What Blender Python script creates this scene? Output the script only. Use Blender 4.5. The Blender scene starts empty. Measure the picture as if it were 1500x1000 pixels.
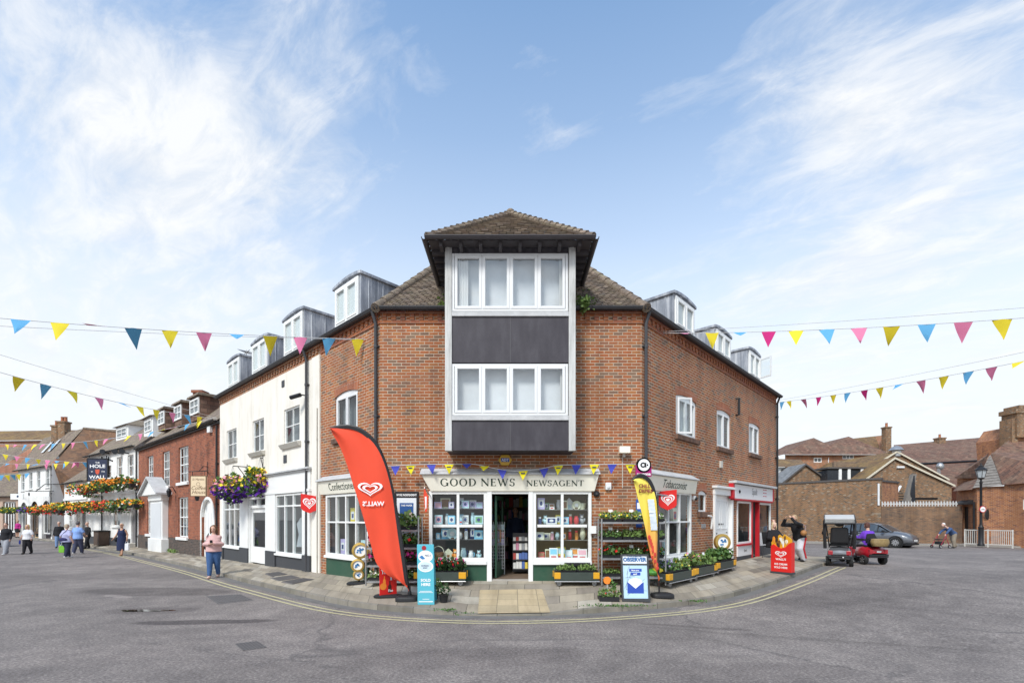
import bpy,bmesh,math,random
from mathutils import Vector as V,Matrix as Mx
R = math.radians
C = bpy.context.scene.collection
sc = bpy.context.scene
# ---------------------------------------------------------------- camera, sky, sun, exposure
CAMH,FPX,HOR = 1.85,705.0,758.0
cd = bpy.data.cameras.new('camera'); cam = bpy.data.objects.new('camera',cd); C.objects.link(cam)
cam.location = (0,0,CAMH); cam.rotation_euler = (R(90),0,0)
cd.sensor_width = 36; cd.lens = 36*FPX/1500; cd.shift_y = (HOR - 500)/1500
cd.clip_start = 0.1; cd.clip_end = 2000
sc.camera = cam
sc.view_settings.view_transform = 'Standard'; sc.view_settings.look = 'None'
sc.view_settings.exposure = 0.62; sc.view_settings.gamma = 1
SUN_EL,SUN_AZ = R(46),R(205)
sd = bpy.data.lights.new('sun','SUN'); sd.energy = 2.0; sd.angle = R(14); sd.color = (1,.965,.91)
so = bpy.data.objects.new('sun',sd); C.objects.link(so)
sv = V((math.sin(SUN_AZ)*math.cos(SUN_EL),math.cos(SUN_AZ)*math.cos(SUN_EL),math.sin(SUN_EL)))
so.rotation_euler = sv.to_track_quat('Z','Y').to_euler(); so.location = (0,-20,40)
class NT:
 """tiny node-tree helper"""
 def __init__(s,tree): s.t = tree; s.n = tree.nodes; s.l = tree.links
 def new(s,typ,**kw):
  n = s.n.new(typ)
  for k,v in kw.items():
   if k == 'ins':
    for a,b in v.items():
     if isinstance(b,bpy.types.NodeSocket): s.l.new(b,n.inputs[a])
     else: n.inputs[a].default_value = b
   else: setattr(n,k,v)
  return n
 def math(s,op,a,b=None,c=None,clamp=False):
  n = s.n.new('ShaderNodeMath'); n.operation = op; n.use_clamp = clamp
  for i,x in enumerate((a,b,c)):
   if x is None: continue
   if isinstance(x,bpy.types.NodeSocket): s.l.new(x,n.inputs[i])
   else: n.inputs[i].default_value = x
  return n.outputs[0]
 def mix(s,f,a,b,blend='MIX'):
  n = s.n.new('ShaderNodeMix'); n.data_type = 'RGBA'; n.blend_type = blend
  for i,x in ((0,f),(6,a),(7,b)):
   if isinstance(x,bpy.types.NodeSocket): s.l.new(x,n.inputs[i])
   else: n.inputs[i].default_value = x if i == 0 else (*x[:3],1)
  return n.outputs[2]
 def ramp(s,f,stops,interp='LINEAR'):
  n = s.n.new('ShaderNodeValToRGB'); n.color_ramp.interpolation = interp
  el = n.color_ramp.elements
  while len(el) < len(stops): el.new(.5)
  for e,(p,c) in zip(el,stops):
   e.position = p; e.color = (*c,1) if not isinstance(c,(int,float)) else (c,c,c,1)
  s.l.new(f,n.inputs[0]); return n.outputs[0]
 def noise(s,vec,scale,detail=4,rough=.55,dist=0):
  n = s.new('ShaderNodeTexNoise'); n.inputs['Scale'].default_value = scale
  n.inputs['Detail'].default_value = detail; n.inputs['Roughness'].default_value = rough
  n.inputs['Distortion'].default_value = dist
  if vec is not None: s.l.new(vec,n.inputs['Vector'])
  return n.outputs['Fac']
world = bpy.data.worlds.new('World'); sc.world = world; world.use_nodes = True
def build_world():
 t = NT(world.node_tree); t.n.clear()
 sky = t.new('ShaderNodeTexSky',sky_type='NISHITA',sun_disc=False,sun_elevation=SUN_EL,sun_rotation=SUN_AZ,
  altitude=0,air_density=1.0,dust_density=1.0,ozone_density=1.6)
 tc = t.new('ShaderNodeTexCoord').outputs['Generated']
 sep = t.new('ShaderNodeSeparateXYZ',ins={0: tc})
 z = t.math('MAXIMUM',sep.outputs[2],0.0)
 zz = t.math('ADD',z,.22)
 px = t.math('DIVIDE',sep.outputs[0],zz); py = t.math('DIVIDE',sep.outputs[1],zz)
 cv = t.new('ShaderNodeCombineXYZ',ins={0: px,1: py,2: 0.0}).outputs[0]
 dot = lambda v: t.new('ShaderNodeVectorMath',operation='DOT_PRODUCT',ins={0: cv,1: v}).outputs['Value']
 mv = t.new('ShaderNodeCombineXYZ',ins={0: t.math('MULTIPLY',dot((-.83,.56,0)),.85),1: t.math('MULTIPLY',dot((.56,.83,0)),1.7),2: 3.7}).outputs[0]
 n1 = t.noise(mv,1.9,9,.60,.7)
 n2 = t.noise(mv,6.5,9,.66,.5)
 dens = None
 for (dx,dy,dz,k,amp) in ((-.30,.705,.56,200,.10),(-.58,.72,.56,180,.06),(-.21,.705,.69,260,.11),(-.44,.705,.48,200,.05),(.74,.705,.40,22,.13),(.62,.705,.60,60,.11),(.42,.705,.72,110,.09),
  (-.66,.705,.34,26,.14),(-.36,.705,.34,60,.10),(.48,.705,.36,40,.08),(0,.705,.72,30,-.04),(.12,.705,.5,40,-.03),(-.75,.705,.75,20,.03),(.04,.705,.66,300,.09),(.06,.705,.58,300,.07),(-.62,.705,.68,90,.08),(0,-.8,.6,3.0,.16)):  # last lobe adds unseen bright cloud behind the camera to light the facades
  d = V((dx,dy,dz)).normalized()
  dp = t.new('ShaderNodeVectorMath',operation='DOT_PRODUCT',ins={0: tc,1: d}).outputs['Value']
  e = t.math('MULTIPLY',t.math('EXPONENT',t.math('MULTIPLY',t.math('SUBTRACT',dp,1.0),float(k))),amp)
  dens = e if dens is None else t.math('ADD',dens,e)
 low = t.math('MULTIPLY',t.math('POWER',t.math('SUBTRACT',1.0,z),4.0),.10)
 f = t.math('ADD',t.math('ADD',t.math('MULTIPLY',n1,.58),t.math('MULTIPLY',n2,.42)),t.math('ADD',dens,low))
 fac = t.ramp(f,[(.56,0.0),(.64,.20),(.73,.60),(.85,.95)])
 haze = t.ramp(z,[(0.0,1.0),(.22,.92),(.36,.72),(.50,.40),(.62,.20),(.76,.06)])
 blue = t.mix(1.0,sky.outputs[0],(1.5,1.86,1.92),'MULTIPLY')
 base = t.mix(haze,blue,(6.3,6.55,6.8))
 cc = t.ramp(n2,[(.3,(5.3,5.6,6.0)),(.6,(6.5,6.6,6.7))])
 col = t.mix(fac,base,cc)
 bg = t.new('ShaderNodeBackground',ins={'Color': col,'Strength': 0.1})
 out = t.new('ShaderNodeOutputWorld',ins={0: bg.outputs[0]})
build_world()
# ---------------------------------------------------------------- materials
MATS = {}
def principled(name,rough=.7,metal=0,spec=.35):
 m = bpy.data.materials.new(name); m.use_nodes = True; t = NT(m.node_tree)
 b = t.n['Principled BSDF']; b.inputs['Roughness'].default_value = rough; b.inputs['Metallic'].default_value = metal
 b.inputs['Specular IOR Level'].default_value = spec
 return m,t,b
def M(name,col=(.5,.5,.5),rough=.6,var=.18,scale=6.,bump=0.,metal=0.,spec=.35,dirt=None,bscale=None,coat=0):
 """plain surface with irregular tone; cached by name"""
 if name in MATS: return MATS[name]
 m,t,b = principled(name,rough,metal,spec)
 tc = t.new('ShaderNodeTexCoord').outputs['Object']
 n = t.noise(tc,scale,6,.6)
 c = t.mix(n,[x*(1 - var) for x in col],[min(1,x*(1 + var)) for x in col])
 if dirt:
  dn = t.ramp(t.noise(tc,scale*.4,8,.7),[(.48,0.),(.72,1.)])
  c = t.mix(t.math('MULTIPLY',dn,dirt[1]),c,dirt[0])
 t.l.new(c,b.inputs['Base Color'])
 rn = t.math('ADD',t.math('MULTIPLY',n,.25),rough - .12,clamp=True); t.l.new(rn,b.inputs['Roughness'])
 if coat: b.inputs['Coat Weight'].default_value = coat; b.inputs['Coat Roughness'].default_value = .08
 if bump:
  bn = t.new('ShaderNodeBump',ins={'Strength': bump,'Distance': .02,'Height': t.noise(tc,bscale or scale*8,5,.6)})
  t.l.new(bn.outputs[0],b.inputs['Normal'])
 MATS[name] = m; return m
def masonry(name,bw,bh,stops,mortar,mcol,bump=.5,offset=.5,stain=((.1,.09,.08),.25),rough=.85,tint=.16,sscale=.5):
 """per-unit coloured bricks / slabs / tiles from UV metres"""
 if name in MATS: return MATS[name]
 m,t,b = principled(name,rough,0,.25)
 uv = t.new('ShaderNodeUVMap').outputs[0]
 sp = t.new('ShaderNodeSeparateXYZ',ins={0: uv})
 row = t.math('FLOOR',t.math('DIVIDE',sp.outputs[1],bh))
 odd = t.math('MODULO',t.math('ABSOLUTE',row),2.0)
 cu = t.math('ADD',t.math('DIVIDE',sp.outputs[0],bw),t.math('MULTIPLY',odd,offset))
 colm = t.math('FLOOR',cu)
 fu = t.math('FRACT',cu); fv = t.math('FRACT',t.math('DIVIDE',sp.outputs[1],bh))
 du = t.math('MULTIPLY',t.math('SUBTRACT',.5,t.math('ABSOLUTE',t.math('SUBTRACT',fu,.5))),bw)
 dv = t.math('MULTIPLY',t.math('SUBTRACT',.5,t.math('ABSOLUTE',t.math('SUBTRACT',fv,.5))),bh)
 wob = t.noise(uv,14,3,.6)
 d = t.math('ADD',t.math('MINIMUM',du,dv),t.math('MULTIPLY',t.math('SUBTRACT',wob,.5),mortar*.7))
 mm = t.new('ShaderNodeMapRange',interpolation_type='SMOOTHSTEP',ins={0: d,1: mortar*.25,2: mortar*.8,3: 0.,4: 1.}).outputs[0]
 wn = t.new('ShaderNodeTexWhiteNoise',noise_dimensions='2D',ins={0: t.new('ShaderNodeCombineXYZ',ins={0: colm,1: row,2: 0.}).outputs[0]})
 bc = t.ramp(wn.outputs['Value'],stops,'LINEAR')
 fine = t.noise(uv,30,5,.65)
 bc = t.mix(1.0,bc,t.mix(fine,(1 - tint,)*3,(1 + tint,)*3),'MULTIPLY')
 c = t.mix(mm,mcol,bc)
 st = t.ramp(t.noise(uv,sscale,8,.65),[(.46,0.),(.72,1.)])
 c = t.mix(t.math('MULTIPLY',st,stain[1]),c,stain[0])
 mp = t.new('ShaderNodeMapping'); mp.inputs['Scale'].default_value = (2.2,.28,1); t.l.new(uv,mp.inputs[0])
 c = t.mix(1.0,c,t.ramp(t.noise(mp.outputs[0],1.,7,.65),[(.34,(.76,.75,.74)),(.52,(1.,1.,1.)),(.70,(1.12,1.11,1.09))]),'MULTIPLY')
 t.l.new(c,b.inputs['Base Color'])
 if bump:
  h = t.math('ADD',mm,t.math('MULTIPLY',fine,.35))
  bn = t.new('ShaderNodeBump',ins={'Strength': bump,'Distance': .008,'Height': h}); t.l.new(bn.outputs[0],b.inputs['Normal'])
 MATS[name] = m; return m
def streaky(name,c1,c2,c3,rough=.6,metal=0.,sc_=(5,5,.5),bump=.2):
 """rain-streaked sheet: tones run down the surface"""
 if name in MATS: return MATS[name]
 m,t,b = principled(name,rough,metal); tc = t.new('ShaderNodeTexCoord').outputs['Object']
 mp = t.new('ShaderNodeMapping'); mp.inputs['Scale'].default_value = sc_; t.l.new(tc,mp.inputs[0])
 n = t.noise(mp.outputs[0],1.6,8,.7); big = t.noise(tc,1.1,5,.6)
 c = t.ramp(t.math('ADD',t.math('MULTIPLY',n,.75),t.math('MULTIPLY',big,.25)),[(.36,c1),(.5,c2),(.64,c3)]); t.l.new(c,b.inputs['Base Color'])
 bn = t.new('ShaderNodeBump',ins={'Strength': bump,'Distance': .02,'Height': n}); t.l.new(bn.outputs[0],b.inputs['Normal'])
 MATS[name] = m; return m
def glass(name='glass',tint=(.9,.95,.95),rough=.0,ior=1.5):
 if name in MATS: return MATS[name]
 m = bpy.data.materials.new(name); m.use_nodes = True; t = NT(m.node_tree); t.n.clear()
 bf = t.new('ShaderNodeNewGeometry').outputs['Backfacing']; fr = t.new('ShaderNodeFresnel',ins={'IOR': t.math('ADD',t.math('MULTIPLY',bf,1/ior - ior),ior)})
 tc = t.new('ShaderNodeTexCoord').outputs['Object']
 bn = t.new('ShaderNodeBump',ins={'Strength': .04,'Distance': .02,'Height': t.noise(tc,1.6,2,.5)})
 gl = t.new('ShaderNodeBsdfGlossy',ins={'Roughness': rough + .015,'Normal': bn.outputs[0]})
 tr = t.new('ShaderNodeBsdfTransparent',ins={'Color': (*tint,1)})
 mx = t.new('ShaderNodeMixShader',ins={0: t.math('ADD',fr.outputs[0],.02),1: tr.outputs[0],2: gl.outputs[0]})
 t.new('ShaderNodeOutputMaterial',ins={0: mx.outputs[0]})
 MATS[name] = m; return m
def leafmat(name,cols,scale=30,trans=.25,rough=.5):
 if name in MATS: return MATS[name]
 m,t,b = principled(name,rough,0,.3)
 g = t.new('ShaderNodeNewGeometry').outputs['Random Per Island']
 n = len(cols)
 c = t.ramp(g,[(i/max(1,n - 1),k) for i,k in enumerate(cols)])
 t.l.new(c,b.inputs['Base Color'])
 try: b.inputs['Subsurface Weight'].default_value = 0
 except Exception: pass
 MATS[name] = m; return m
 # ---------------------------------------------------------------- mesh builder
WLOC = {}
class MB:
 def __init__(s): s.v = []; s.f = []; s.m = []; s.uv = {}; s.cuts = []
 def cut(s):
  """what follows is a separate piece and becomes an object of its own"""
  if s.f and (not s.cuts or s.cuts[-1][1] != len(s.f)): s.cuts.append((len(s.v),len(s.f)))
  return s
 def face(s,pts,mi=0,uv=None):
  k = len(s.v); s.v += [tuple(p) for p in pts]; s.f.append(tuple(range(k,k + len(pts)))); s.m.append(mi)
  if uv: s.uv[len(s.f) - 1] = uv
  return s
 def hexa(s,p,mi=0):
  """p: 4 bottom corners (ccw from above) then the 4 above them"""
  k = len(s.v); s.v += [tuple(q) for q in p]
  for f in ((3,2,1,0),(4,5,6,7),(0,1,5,4),(1,2,6,5),(2,3,7,6),(3,0,4,7)):
   s.f.append(tuple(k + i for i in f)); s.m.append(mi)
  return s
 def box(s,x0,x1,y0,y1,z0,z1,mi=0):
  return s.hexa([(x0,y0,z0),(x1,y0,z0),(x1,y1,z0),(x0,y1,z0),(x0,y0,z1),(x1,y0,z1),(x1,y1,z1),(x0,y1,z1)],mi)
 def fbox(s,F,u0,u1,z0,z1,w0,w1,mi=0):
  if w0 < w1: w0,w1 = w1,w0
  P = F.p
  return s.hexa([P(u0,z0,w0),P(u1,z0,w0),P(u1,z0,w1),P(u0,z0,w1),P(u0,z1,w0),P(u1,z1,w0),P(u1,z1,w1),P(u0,z1,w1)],mi)
 def prism(s,pts,off,mi=0,cap=True):
  n = len(pts); k = len(s.v); off = V(off)
  s.v += [tuple(p) for p in pts] + [tuple(V(p) + off) for p in pts]
  if cap:
   s.f.append(tuple(range(k,k + n))); s.m.append(mi)
   s.f.append(tuple(k + n + i for i in reversed(range(n)))); s.m.append(mi)
  for i in range(n):
   j = (i + 1) % n; s.f.append((k + j,k + i,k + n + i,k + n + j)); s.m.append(mi)
  return s
 def tube(s,pts,r,n=8,cap=True,mi=0,flat=1.,up=None):
  pts = [V(p) for p in pts]; N = len(pts)
  rs = r if isinstance(r,(list,tuple)) else [r]*N
  k = len(s.v); ref = V(up) if up else None
  for i,p in enumerate(pts):
   d = (pts[min(i + 1,N - 1)] - pts[max(i - 1,0)]).normalized()
   a = ref or (V((0,0,1)) if abs(d.z) < .9 else V((0,1,0)))
   x = d.cross(a)
   if x.length < 1e-5: x = d.cross(V((1,0,0)))
   x.normalize(); y = x.cross(d).normalized()
   rr = rs[i]; rx,ry = rr if isinstance(rr,(tuple,list)) else (rr,rr*flat)
   for q in range(n):
    an = 2*math.pi*q/n; s.v.append(tuple(p + x*rx*math.cos(an) + y*ry*math.sin(an)))
  for i in range(N - 1):
   for q in range(n):
    q2 = (q + 1) % n
    s.f.append((k + i*n + q,k + (i + 1)*n + q,k + (i + 1)*n + q2,k + i*n + q2)); s.m.append(mi)
  if cap:
   s.f.append(tuple(k + q for q in range(n))); s.m.append(mi)
   s.f.append(tuple(k + (N - 1)*n + q for q in reversed(range(n)))); s.m.append(mi)
  return s
 def lathe(s,prof,o=(0,0,0),n=16,mi=0,axis=None,squash=(1,1),caps=True):
  k = len(s.v); o = V(o); rot = V((0,0,1)).rotation_difference(V(axis)).to_matrix() if axis else Mx.Identity(3)
  for r,z in prof:
   for q in range(n):
    a = 2*math.pi*q/n
    s.v.append(tuple(o + rot @ V((r*math.cos(a)*squash[0],r*math.sin(a)*squash[1],z))))
  for i in range(len(prof) - 1):
   for q in range(n):
    q2 = (q + 1) % n
    s.f.append((k + i*n + q,k + i*n + q2,k + (i + 1)*n + q2,k + (i + 1)*n + q)); s.m.append(mi)
  a,b,c,d = prof[0],prof[1],prof[-2],prof[-1]
  if caps and a[0] > 1e-4 and not (a[1] == b[1] and b[0] < a[0]): s.f.append(tuple(k + q for q in reversed(range(n)))); s.m.append(mi)
  if caps and d[0] > 1e-4 and not (c[1] == d[1] and c[0] < d[0]): s.f.append(tuple(k + (len(prof) - 1)*n + q for q in range(n))); s.m.append(mi)
  return s
 def ell(s,c,r,n=12,mi=0,rot=None):
  c = V(c); k = len(s.v); m = max(5,n // 2 + 1); rot = rot or Mx.Identity(3)
  for i in range(1,m):
   th = math.pi*i/m
   for q in range(n):
    a = 2*math.pi*q/n
    s.v.append(tuple(c + rot @ V((r[0]*math.sin(th)*math.cos(a),r[1]*math.sin(th)*math.sin(a),r[2]*math.cos(th)))))
  t0 = len(s.v); s.v.append(tuple(c + rot @ V((0,0,r[2])))); s.v.append(tuple(c - rot @ V((0,0,r[2]))))
  for i in range(m - 2):
   for q in range(n):
    q2 = (q + 1) % n; s.f.append((k + i*n + q,k + (i + 1)*n + q,k + (i + 1)*n + q2,k + i*n + q2)); s.m.append(mi)
  for q in range(n):
   q2 = (q + 1) % n
   s.f.append((t0,k + q,k + q2)); s.m.append(mi)
   s.f.append((t0 + 1,k + (m - 2)*n + q2,k + (m - 2)*n + q)); s.m.append(mi)
  return s
 def band(s,outer,inner,F,w0,w1,mi=0):
  """closed ring between two (u,z) outlines of equal count, w0 back w1 front"""
  n = len(outer); P = F.p
  for i in range(n):
   j = (i + 1) % n
   s.face([P(*outer[i],w1),P(*outer[j],w1),P(*inner[j],w1),P(*inner[i],w1)],mi)
   s.face([P(*outer[i],w0),P(*outer[j],w0),P(*outer[j],w1),P(*outer[i],w1)],mi)
   s.face([P(*inner[j],w0),P(*inner[i],w0),P(*inner[i],w1),P(*inner[j],w1)],mi)
  return s
 def build(s,name,mats,parent=None,smooth=False,bevel=0,loc=None,local=False,ang=40):
  if s.cuts:
   cs = [(0,0)] + [c for c in s.cuts if c[1] < len(s.f)] + [(len(s.v),len(s.f))]; outp = []
   for (v0,f0),(v1,f1) in zip(cs,cs[1:]):
    q = MB(); q.v = s.v[v0:v1]; q.f = [tuple(i - v0 for i in f) for f in s.f[f0:f1]]; q.m = s.m[f0:f1]; q.uv = {i - f0: u for i,u in s.uv.items() if f0 <= i < f1}
    outp.append(q.build(name,mats,parent,smooth,bevel,loc,local,ang))
   return outp[0]
  off = V((0,0,0))
  if not local:
   if parent is not None: off = WLOC.get(parent.name,V((0,0,0)))
   elif loc is not None: off = V(loc)
  me = bpy.data.meshes.new(name)
  me.from_pydata([(a - off.x,b - off.y,c - off.z) for a,b,c in s.v],[],s.f)
  mats = mats if isinstance(mats,(list,tuple)) else [mats]
  for m in mats: me.materials.append(m)
  me.polygons.foreach_set('material_index',s.m)
  uvl = me.uv_layers.new(name='UVMap'); data = []
  for i,f in enumerate(s.f):
   if i in s.uv:
    for q in s.uv[i]: data += q
    continue
   a,b,c = V(s.v[f[0]]),V(s.v[f[1]]),V(s.v[f[2]])
   n = (b - a).cross(c - a)
   if n.length < 1e-9 and len(f) > 3: n = (c - a).cross(V(s.v[f[3]]) - a)
   if n.length > 1e-12: n.normalize()
   if abs(n.z) < .97 and n.length > .5:
    t = V((-n.y,n.x,0)).normalized(); bt = n.cross(t)
   else: t,bt = V((1,0,0)),V((0,1,0))
   for q in f: p = V(s.v[q]); data += (p.dot(t),p.dot(bt))
  uvl.data.foreach_set('uv',data)
  me.validate(clean_customdata=False)
  bm = bmesh.new(); bm.from_mesh(me); bmesh.ops.remove_doubles(bm,verts=bm.verts,dist=1e-5) if smooth else None
  bm.to_mesh(me); bm.free()
  if smooth:
   me.polygons.foreach_set('use_smooth',[True]*len(me.polygons)); me.set_sharp_from_angle(angle=R(ang))
  o = bpy.data.objects.new(name,me); C.objects.link(o)
  if parent is not None: o.parent = parent; WLOC[o.name] = off.copy()
  elif loc is not None and not local: o.location = off; WLOC[o.name] = off.copy()
  if bevel:
   b = o.modifiers.new('bevel','BEVEL'); b.width = bevel; b.segments = 2; b.limit_method = 'ANGLE'; b.angle_limit = R(50)
  return o
def tag(o,label=None,cat=None,group=None,kind=None):
 if label: o['label'] = label
 if cat: o['category'] = cat
 if group: o['group'] = group
 if kind: o['kind'] = kind
 return o
def thing(name,label,cat,loc=(0,0,0),group=None,rz=0):
 o = bpy.data.objects.new(name,None); C.objects.link(o); o.location = loc; o.rotation_euler = (0,0,rz)
 o.empty_display_size = .2; WLOC[o.name] = V(loc)
 return tag(o,label,cat,group)
def dup(root,loc,rz=0,label=None,group=None,scale=None):
 def cp(o,par):
  c = o.copy(); C.objects.link(c); c.parent = par
  for ch in o.children: cp(ch,c)
  return c
 r = cp(root,None); r.location = loc; r.rotation_euler = (0,0,rz)
 if scale: r.scale = (scale,)*3 if isinstance(scale,(int,float)) else scale
 if label: r['label'] = label
 if group: r['group'] = group
 return r
 # ---------------------------------------------------------------- places: terrain height, sight lines, wall frames
def S(x): x = max(0.,min(1.,x)); return x*x*(3 - 2*x)
def g(x,y):
 return .24*S((x - 3)/8)*(1 - S((y - 20)/10))*S((y - 6)/6) - .14*S((-x - 12)/14)*S((y - 12)/15)
def G(px,py,dz=0.):
 """ground point seen at a photo position"""
 z = 0.
 for _ in range(30):
  y = FPX*(CAMH - z)/(py - HOR); x = (px - 750)/FPX*y; z = .5*z + .5*(g(x,y) + dz)
 return V((x,y,z))
def A(px,py,y):
 """point at a known distance y"""
 return V(((px - 750)/FPX*y,y,CAMH + (HOR - py)/FPX*y))
class Frame:
 """wall plane: u runs left to right seen from outside, w outwards"""
 def __init__(s,a,b):
  a,b = V((a[0],a[1],0)),V((b[0],b[1],0)); s.o = a; s.L = (b - a).length; s.d = (b - a)/s.L; s.n = V((s.d.y,-s.d.x,0))
 def p(s,u,z,w=0.): q = s.o + s.d*u + s.n*w; return V((q.x,q.y,z))
 def at(s,px,py=HOR,w=0.):
  o = s.o + s.n*w; k = (px - 750)/FPX
  u = (k*o.y - o.x)/(s.d.x - k*s.d.y); q = o + s.d*u
  return u,CAMH + (HOR - py)/FPX*q.y
 def u(s,px,w=0.): return s.at(px,HOR,w)[0]
 def z(s,px,py,w=0.): return s.at(px,py,w)[1]
 @property
 def rz(s): return math.atan2(s.d.y,s.d.x)
D = 11.75
PL,PR = V((-3.217,D,0)),V((3.167,D,0))
DL,DR = V((-.729,.685,0)).normalized(),V((.685,.729,0)).normalized()
ELW,ERW = PL + DL*12.5,PR + DR*11.52
FF = Frame(PL,PR); FL = Frame(ELW,PL); FR = Frame(PR,ERW)
EAVE = 6.885
TXT_CACHE = {}
def text_faces(st,h,sx=1.,shear=0.,bold=0.,align='CENTER',sp=1.):
 key = (st,sx,shear,bold,align,sp)
 if key not in TXT_CACHE:
  c = bpy.data.curves.new('t','FONT'); c.body = st; c.size = 1.; c.align_x = align; c.shear = shear; c.offset = bold; c.space_character = sp
  c.resolution_u = 3
  o = bpy.data.objects.new('t',c); C.objects.link(o)
  dg = bpy.context.evaluated_depsgraph_get(); me = bpy.data.meshes.new_from_object(o.evaluated_get(dg))
  TXT_CACHE[key] = ([tuple(v.co) for v in me.vertices],[tuple(p.vertices) for p in me.polygons])
  bpy.data.objects.remove(o); bpy.data.curves.remove(c); bpy.data.meshes.remove(me)
 vs,fs = TXT_CACHE[key]; k = h/.7
 return [(x*k*sx,y*k) for x,y,z in vs],fs
def lettering(mb,P,st,h,u,z,w,sx=1.,shear=0.,bold=0.,align='CENTER',mirror=False,sp=1.,mi=0,maxw=None):
 """flat lettering laid on a surface; P(u,z,w) maps to the world; z is the baseline"""
 vs,fs = text_faces(st,h,sx,shear,bold,align,sp); k = len(mb.v)
 if maxw:
  W = max(v[0] for v in vs) - min(v[0] for v in vs); q = min(1,maxw/W); vs = [(x*q,y) for x,y in vs]
 sg = -1 if mirror else 1
 mb.v += [tuple(P(u + sg*x,z + y,w)) for x,y in vs]
 for f in fs: mb.f.append(tuple(k + i for i in f)); mb.m.append(mi)
def heart(n=28):
 o = []
 for i in range(n):
  t = 2*math.pi*i/n
  o.append((16*math.sin(t)**3/17,(13*math.cos(t) - 5*math.cos(2*t) - 2*math.cos(3*t) - math.cos(4*t))/17 + .12))
 return o
def heart_logo(mb,P,u,z,s,w,mi=0,rings=((1.,.80),(.62,.42)),sy=.86):
 H = heart()
 for a,b in rings:
  for i in range(len(H)):
   j = (i + 1) % len(H)
   mb.face([P(u + H[q][0]*s*k,z + H[q][1]*s*k*sy,w) for q,k in ((i,a),(j,a),(j,b),(i,b))],mi)
   # ---------------------------------------------------------------- materials of the place
STK = [(0,(.385,.122,.045)),(.35,(.325,.11,.044)),(.62,(.40,.162,.058)),(.78,(.30,.115,.06)),(.86,(.18,.105,.07)),(1,(.23,.145,.095))]
BRICK = masonry('red stock brick',.225,.075,STK,.0135,(.54,.43,.325),stain=((.17,.095,.065),.42),sscale=.7)
BRICK_OLD = masonry('old red brick',.225,.075,[(0,(.29,.085,.048)),(.5,(.35,.115,.06)),(.8,(.24,.075,.045)),(1,(.17,.07,.05))],.010,(.36,.24,.17),stain=((.17,.07,.045),.45))
BRICK_BROWN = masonry('brown yard brick',.17,.075,[(0,(.27,.145,.07)),(.4,(.20,.11,.057)),(.66,(.33,.16,.072)),(.80,(.12,.08,.057)),(.9,(.10,.075,.057)),(1,(.40,.32,.23))],.012,(.36,.29,.21),stain=((.1,.075,.055),.35))
BRICK_DARK = masonry('sooty plinth brick',.225,.075,[(0,(.07,.055,.05)),(.6,(.12,.085,.07)),(1,(.05,.045,.045))],.012,(.17,.15,.13))
BRICK_ORANGE = masonry('orange cottage brick',.225,.075,[(0,(.38,.15,.065)),(.5,(.46,.19,.075)),(.8,(.30,.11,.06)),(1,(.2,.09,.055))],.012,(.5,.38,.28),stain=((.16,.075,.05),.5))
BRICK_ARCH = masonry('arch brick',.075,.225,[(0,(.36,.115,.058)),(.6,(.40,.14,.068)),(1,(.29,.1,.058))],.009,(.42,.32,.25),offset=0)
TILE = masonry('clay roof tile',.17,.105,[(0,(.19,.145,.112)),(.4,(.25,.19,.145)),(.7,(.155,.125,.105)),(1,(.31,.235,.18))],.006,(.05,.04,.035),stain=((.26,.235,.13),.45),sscale=.9)
TILE_RED = masonry('red brown roof tile',.3,.2,[(0,(.15,.08,.058)),(.4,(.235,.125,.085)),(.7,(.11,.066,.052)),(1,(.28,.165,.115))],.014,(.05,.034,.03),stain=((.21,.165,.115),.6),sscale=.6)
TILE_OCHRE = masonry('lichened roof tile',.3,.2,[(0,(.17,.1,.06)),(.5,(.24,.15,.07)),(1,(.12,.085,.06))],.012,(.06,.04,.03),stain=((.36,.24,.08),.6),sscale=.22)
SLATE = masonry('grey slate',.3,.2,[(0,(.20,.205,.21)),(.5,(.25,.255,.26)),(1,(.16,.165,.17))],.008,(.1,.1,.1))
RENDER = streaky('cream render',(.68,.63,.545),(.80,.755,.675),(.83,.79,.72),.85,0,(1.3,1.3,.22),.12)
RENDER_W = streaky('white painted wall',(.66,.64,.60),(.79,.78,.755),(.82,.81,.79),.75,0,(1.2,1.2,.25),.1)
WHITE = M('white gloss paint',(.82,.82,.80),.4,.03,5,dirt=((.62,.6,.56),.25))
UPVC = M('white frame',(.76,.76,.755),.35,.02,5)
CREAM = M('cream sign board',(.92,.88,.75),.5,.03,3,dirt=((.62,.58,.48),.3))
GREEN = M('dark green paint',(.028,.085,.052),.45,.2,4,dirt=((.09,.11,.08),.4))
GREENINK = M('dark green letters',(.02,.045,.03),.5,.1)
LEAD = streaky('weathered lead',(.13,.145,.175),(.30,.32,.36),(.62,.63,.65),.5,.2,(3.2,3.2,.35))
LEADP = M('pale lead',(.5,.5,.5),.6,.25,5,.4,dirt=((.75,.74,.72),.5),bscale=20)
PANEL = streaky('dark panel',(.042,.037,.045),(.055,.049,.058),(.074,.068,.078),.6,0,(2.4,2.4,.8),.06)
SLATEGREY = M('charcoal plinth paint',(.055,.058,.065),.6,.2,4)
BLACKM = M('black metal',(.018,.018,.02),.45,.25,5)
GUTTER = M('grey gutter',(.06,.06,.065),.5,.25,5)
BLACKP = M('black plastic',(.02,.02,.022),.5,.2,6)
DARKIN = M('dim shop interior',(.045,.04,.036),.85,.3,2)
MIDIN = M('interior wall',(.2,.18,.15),.85,.2,2)
STEEL = M('galvanised steel',(.42,.42,.42),.4,.2,9,metal=.7)
CHROME = M('chrome',(.7,.7,.7),.18,.1,5,metal=1)
RUBBER = M('rubber',(.02,.02,.02),.8,.2,8)
RED = M('bright red sign',(.68,.022,.018),.45,.05,3)
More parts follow.
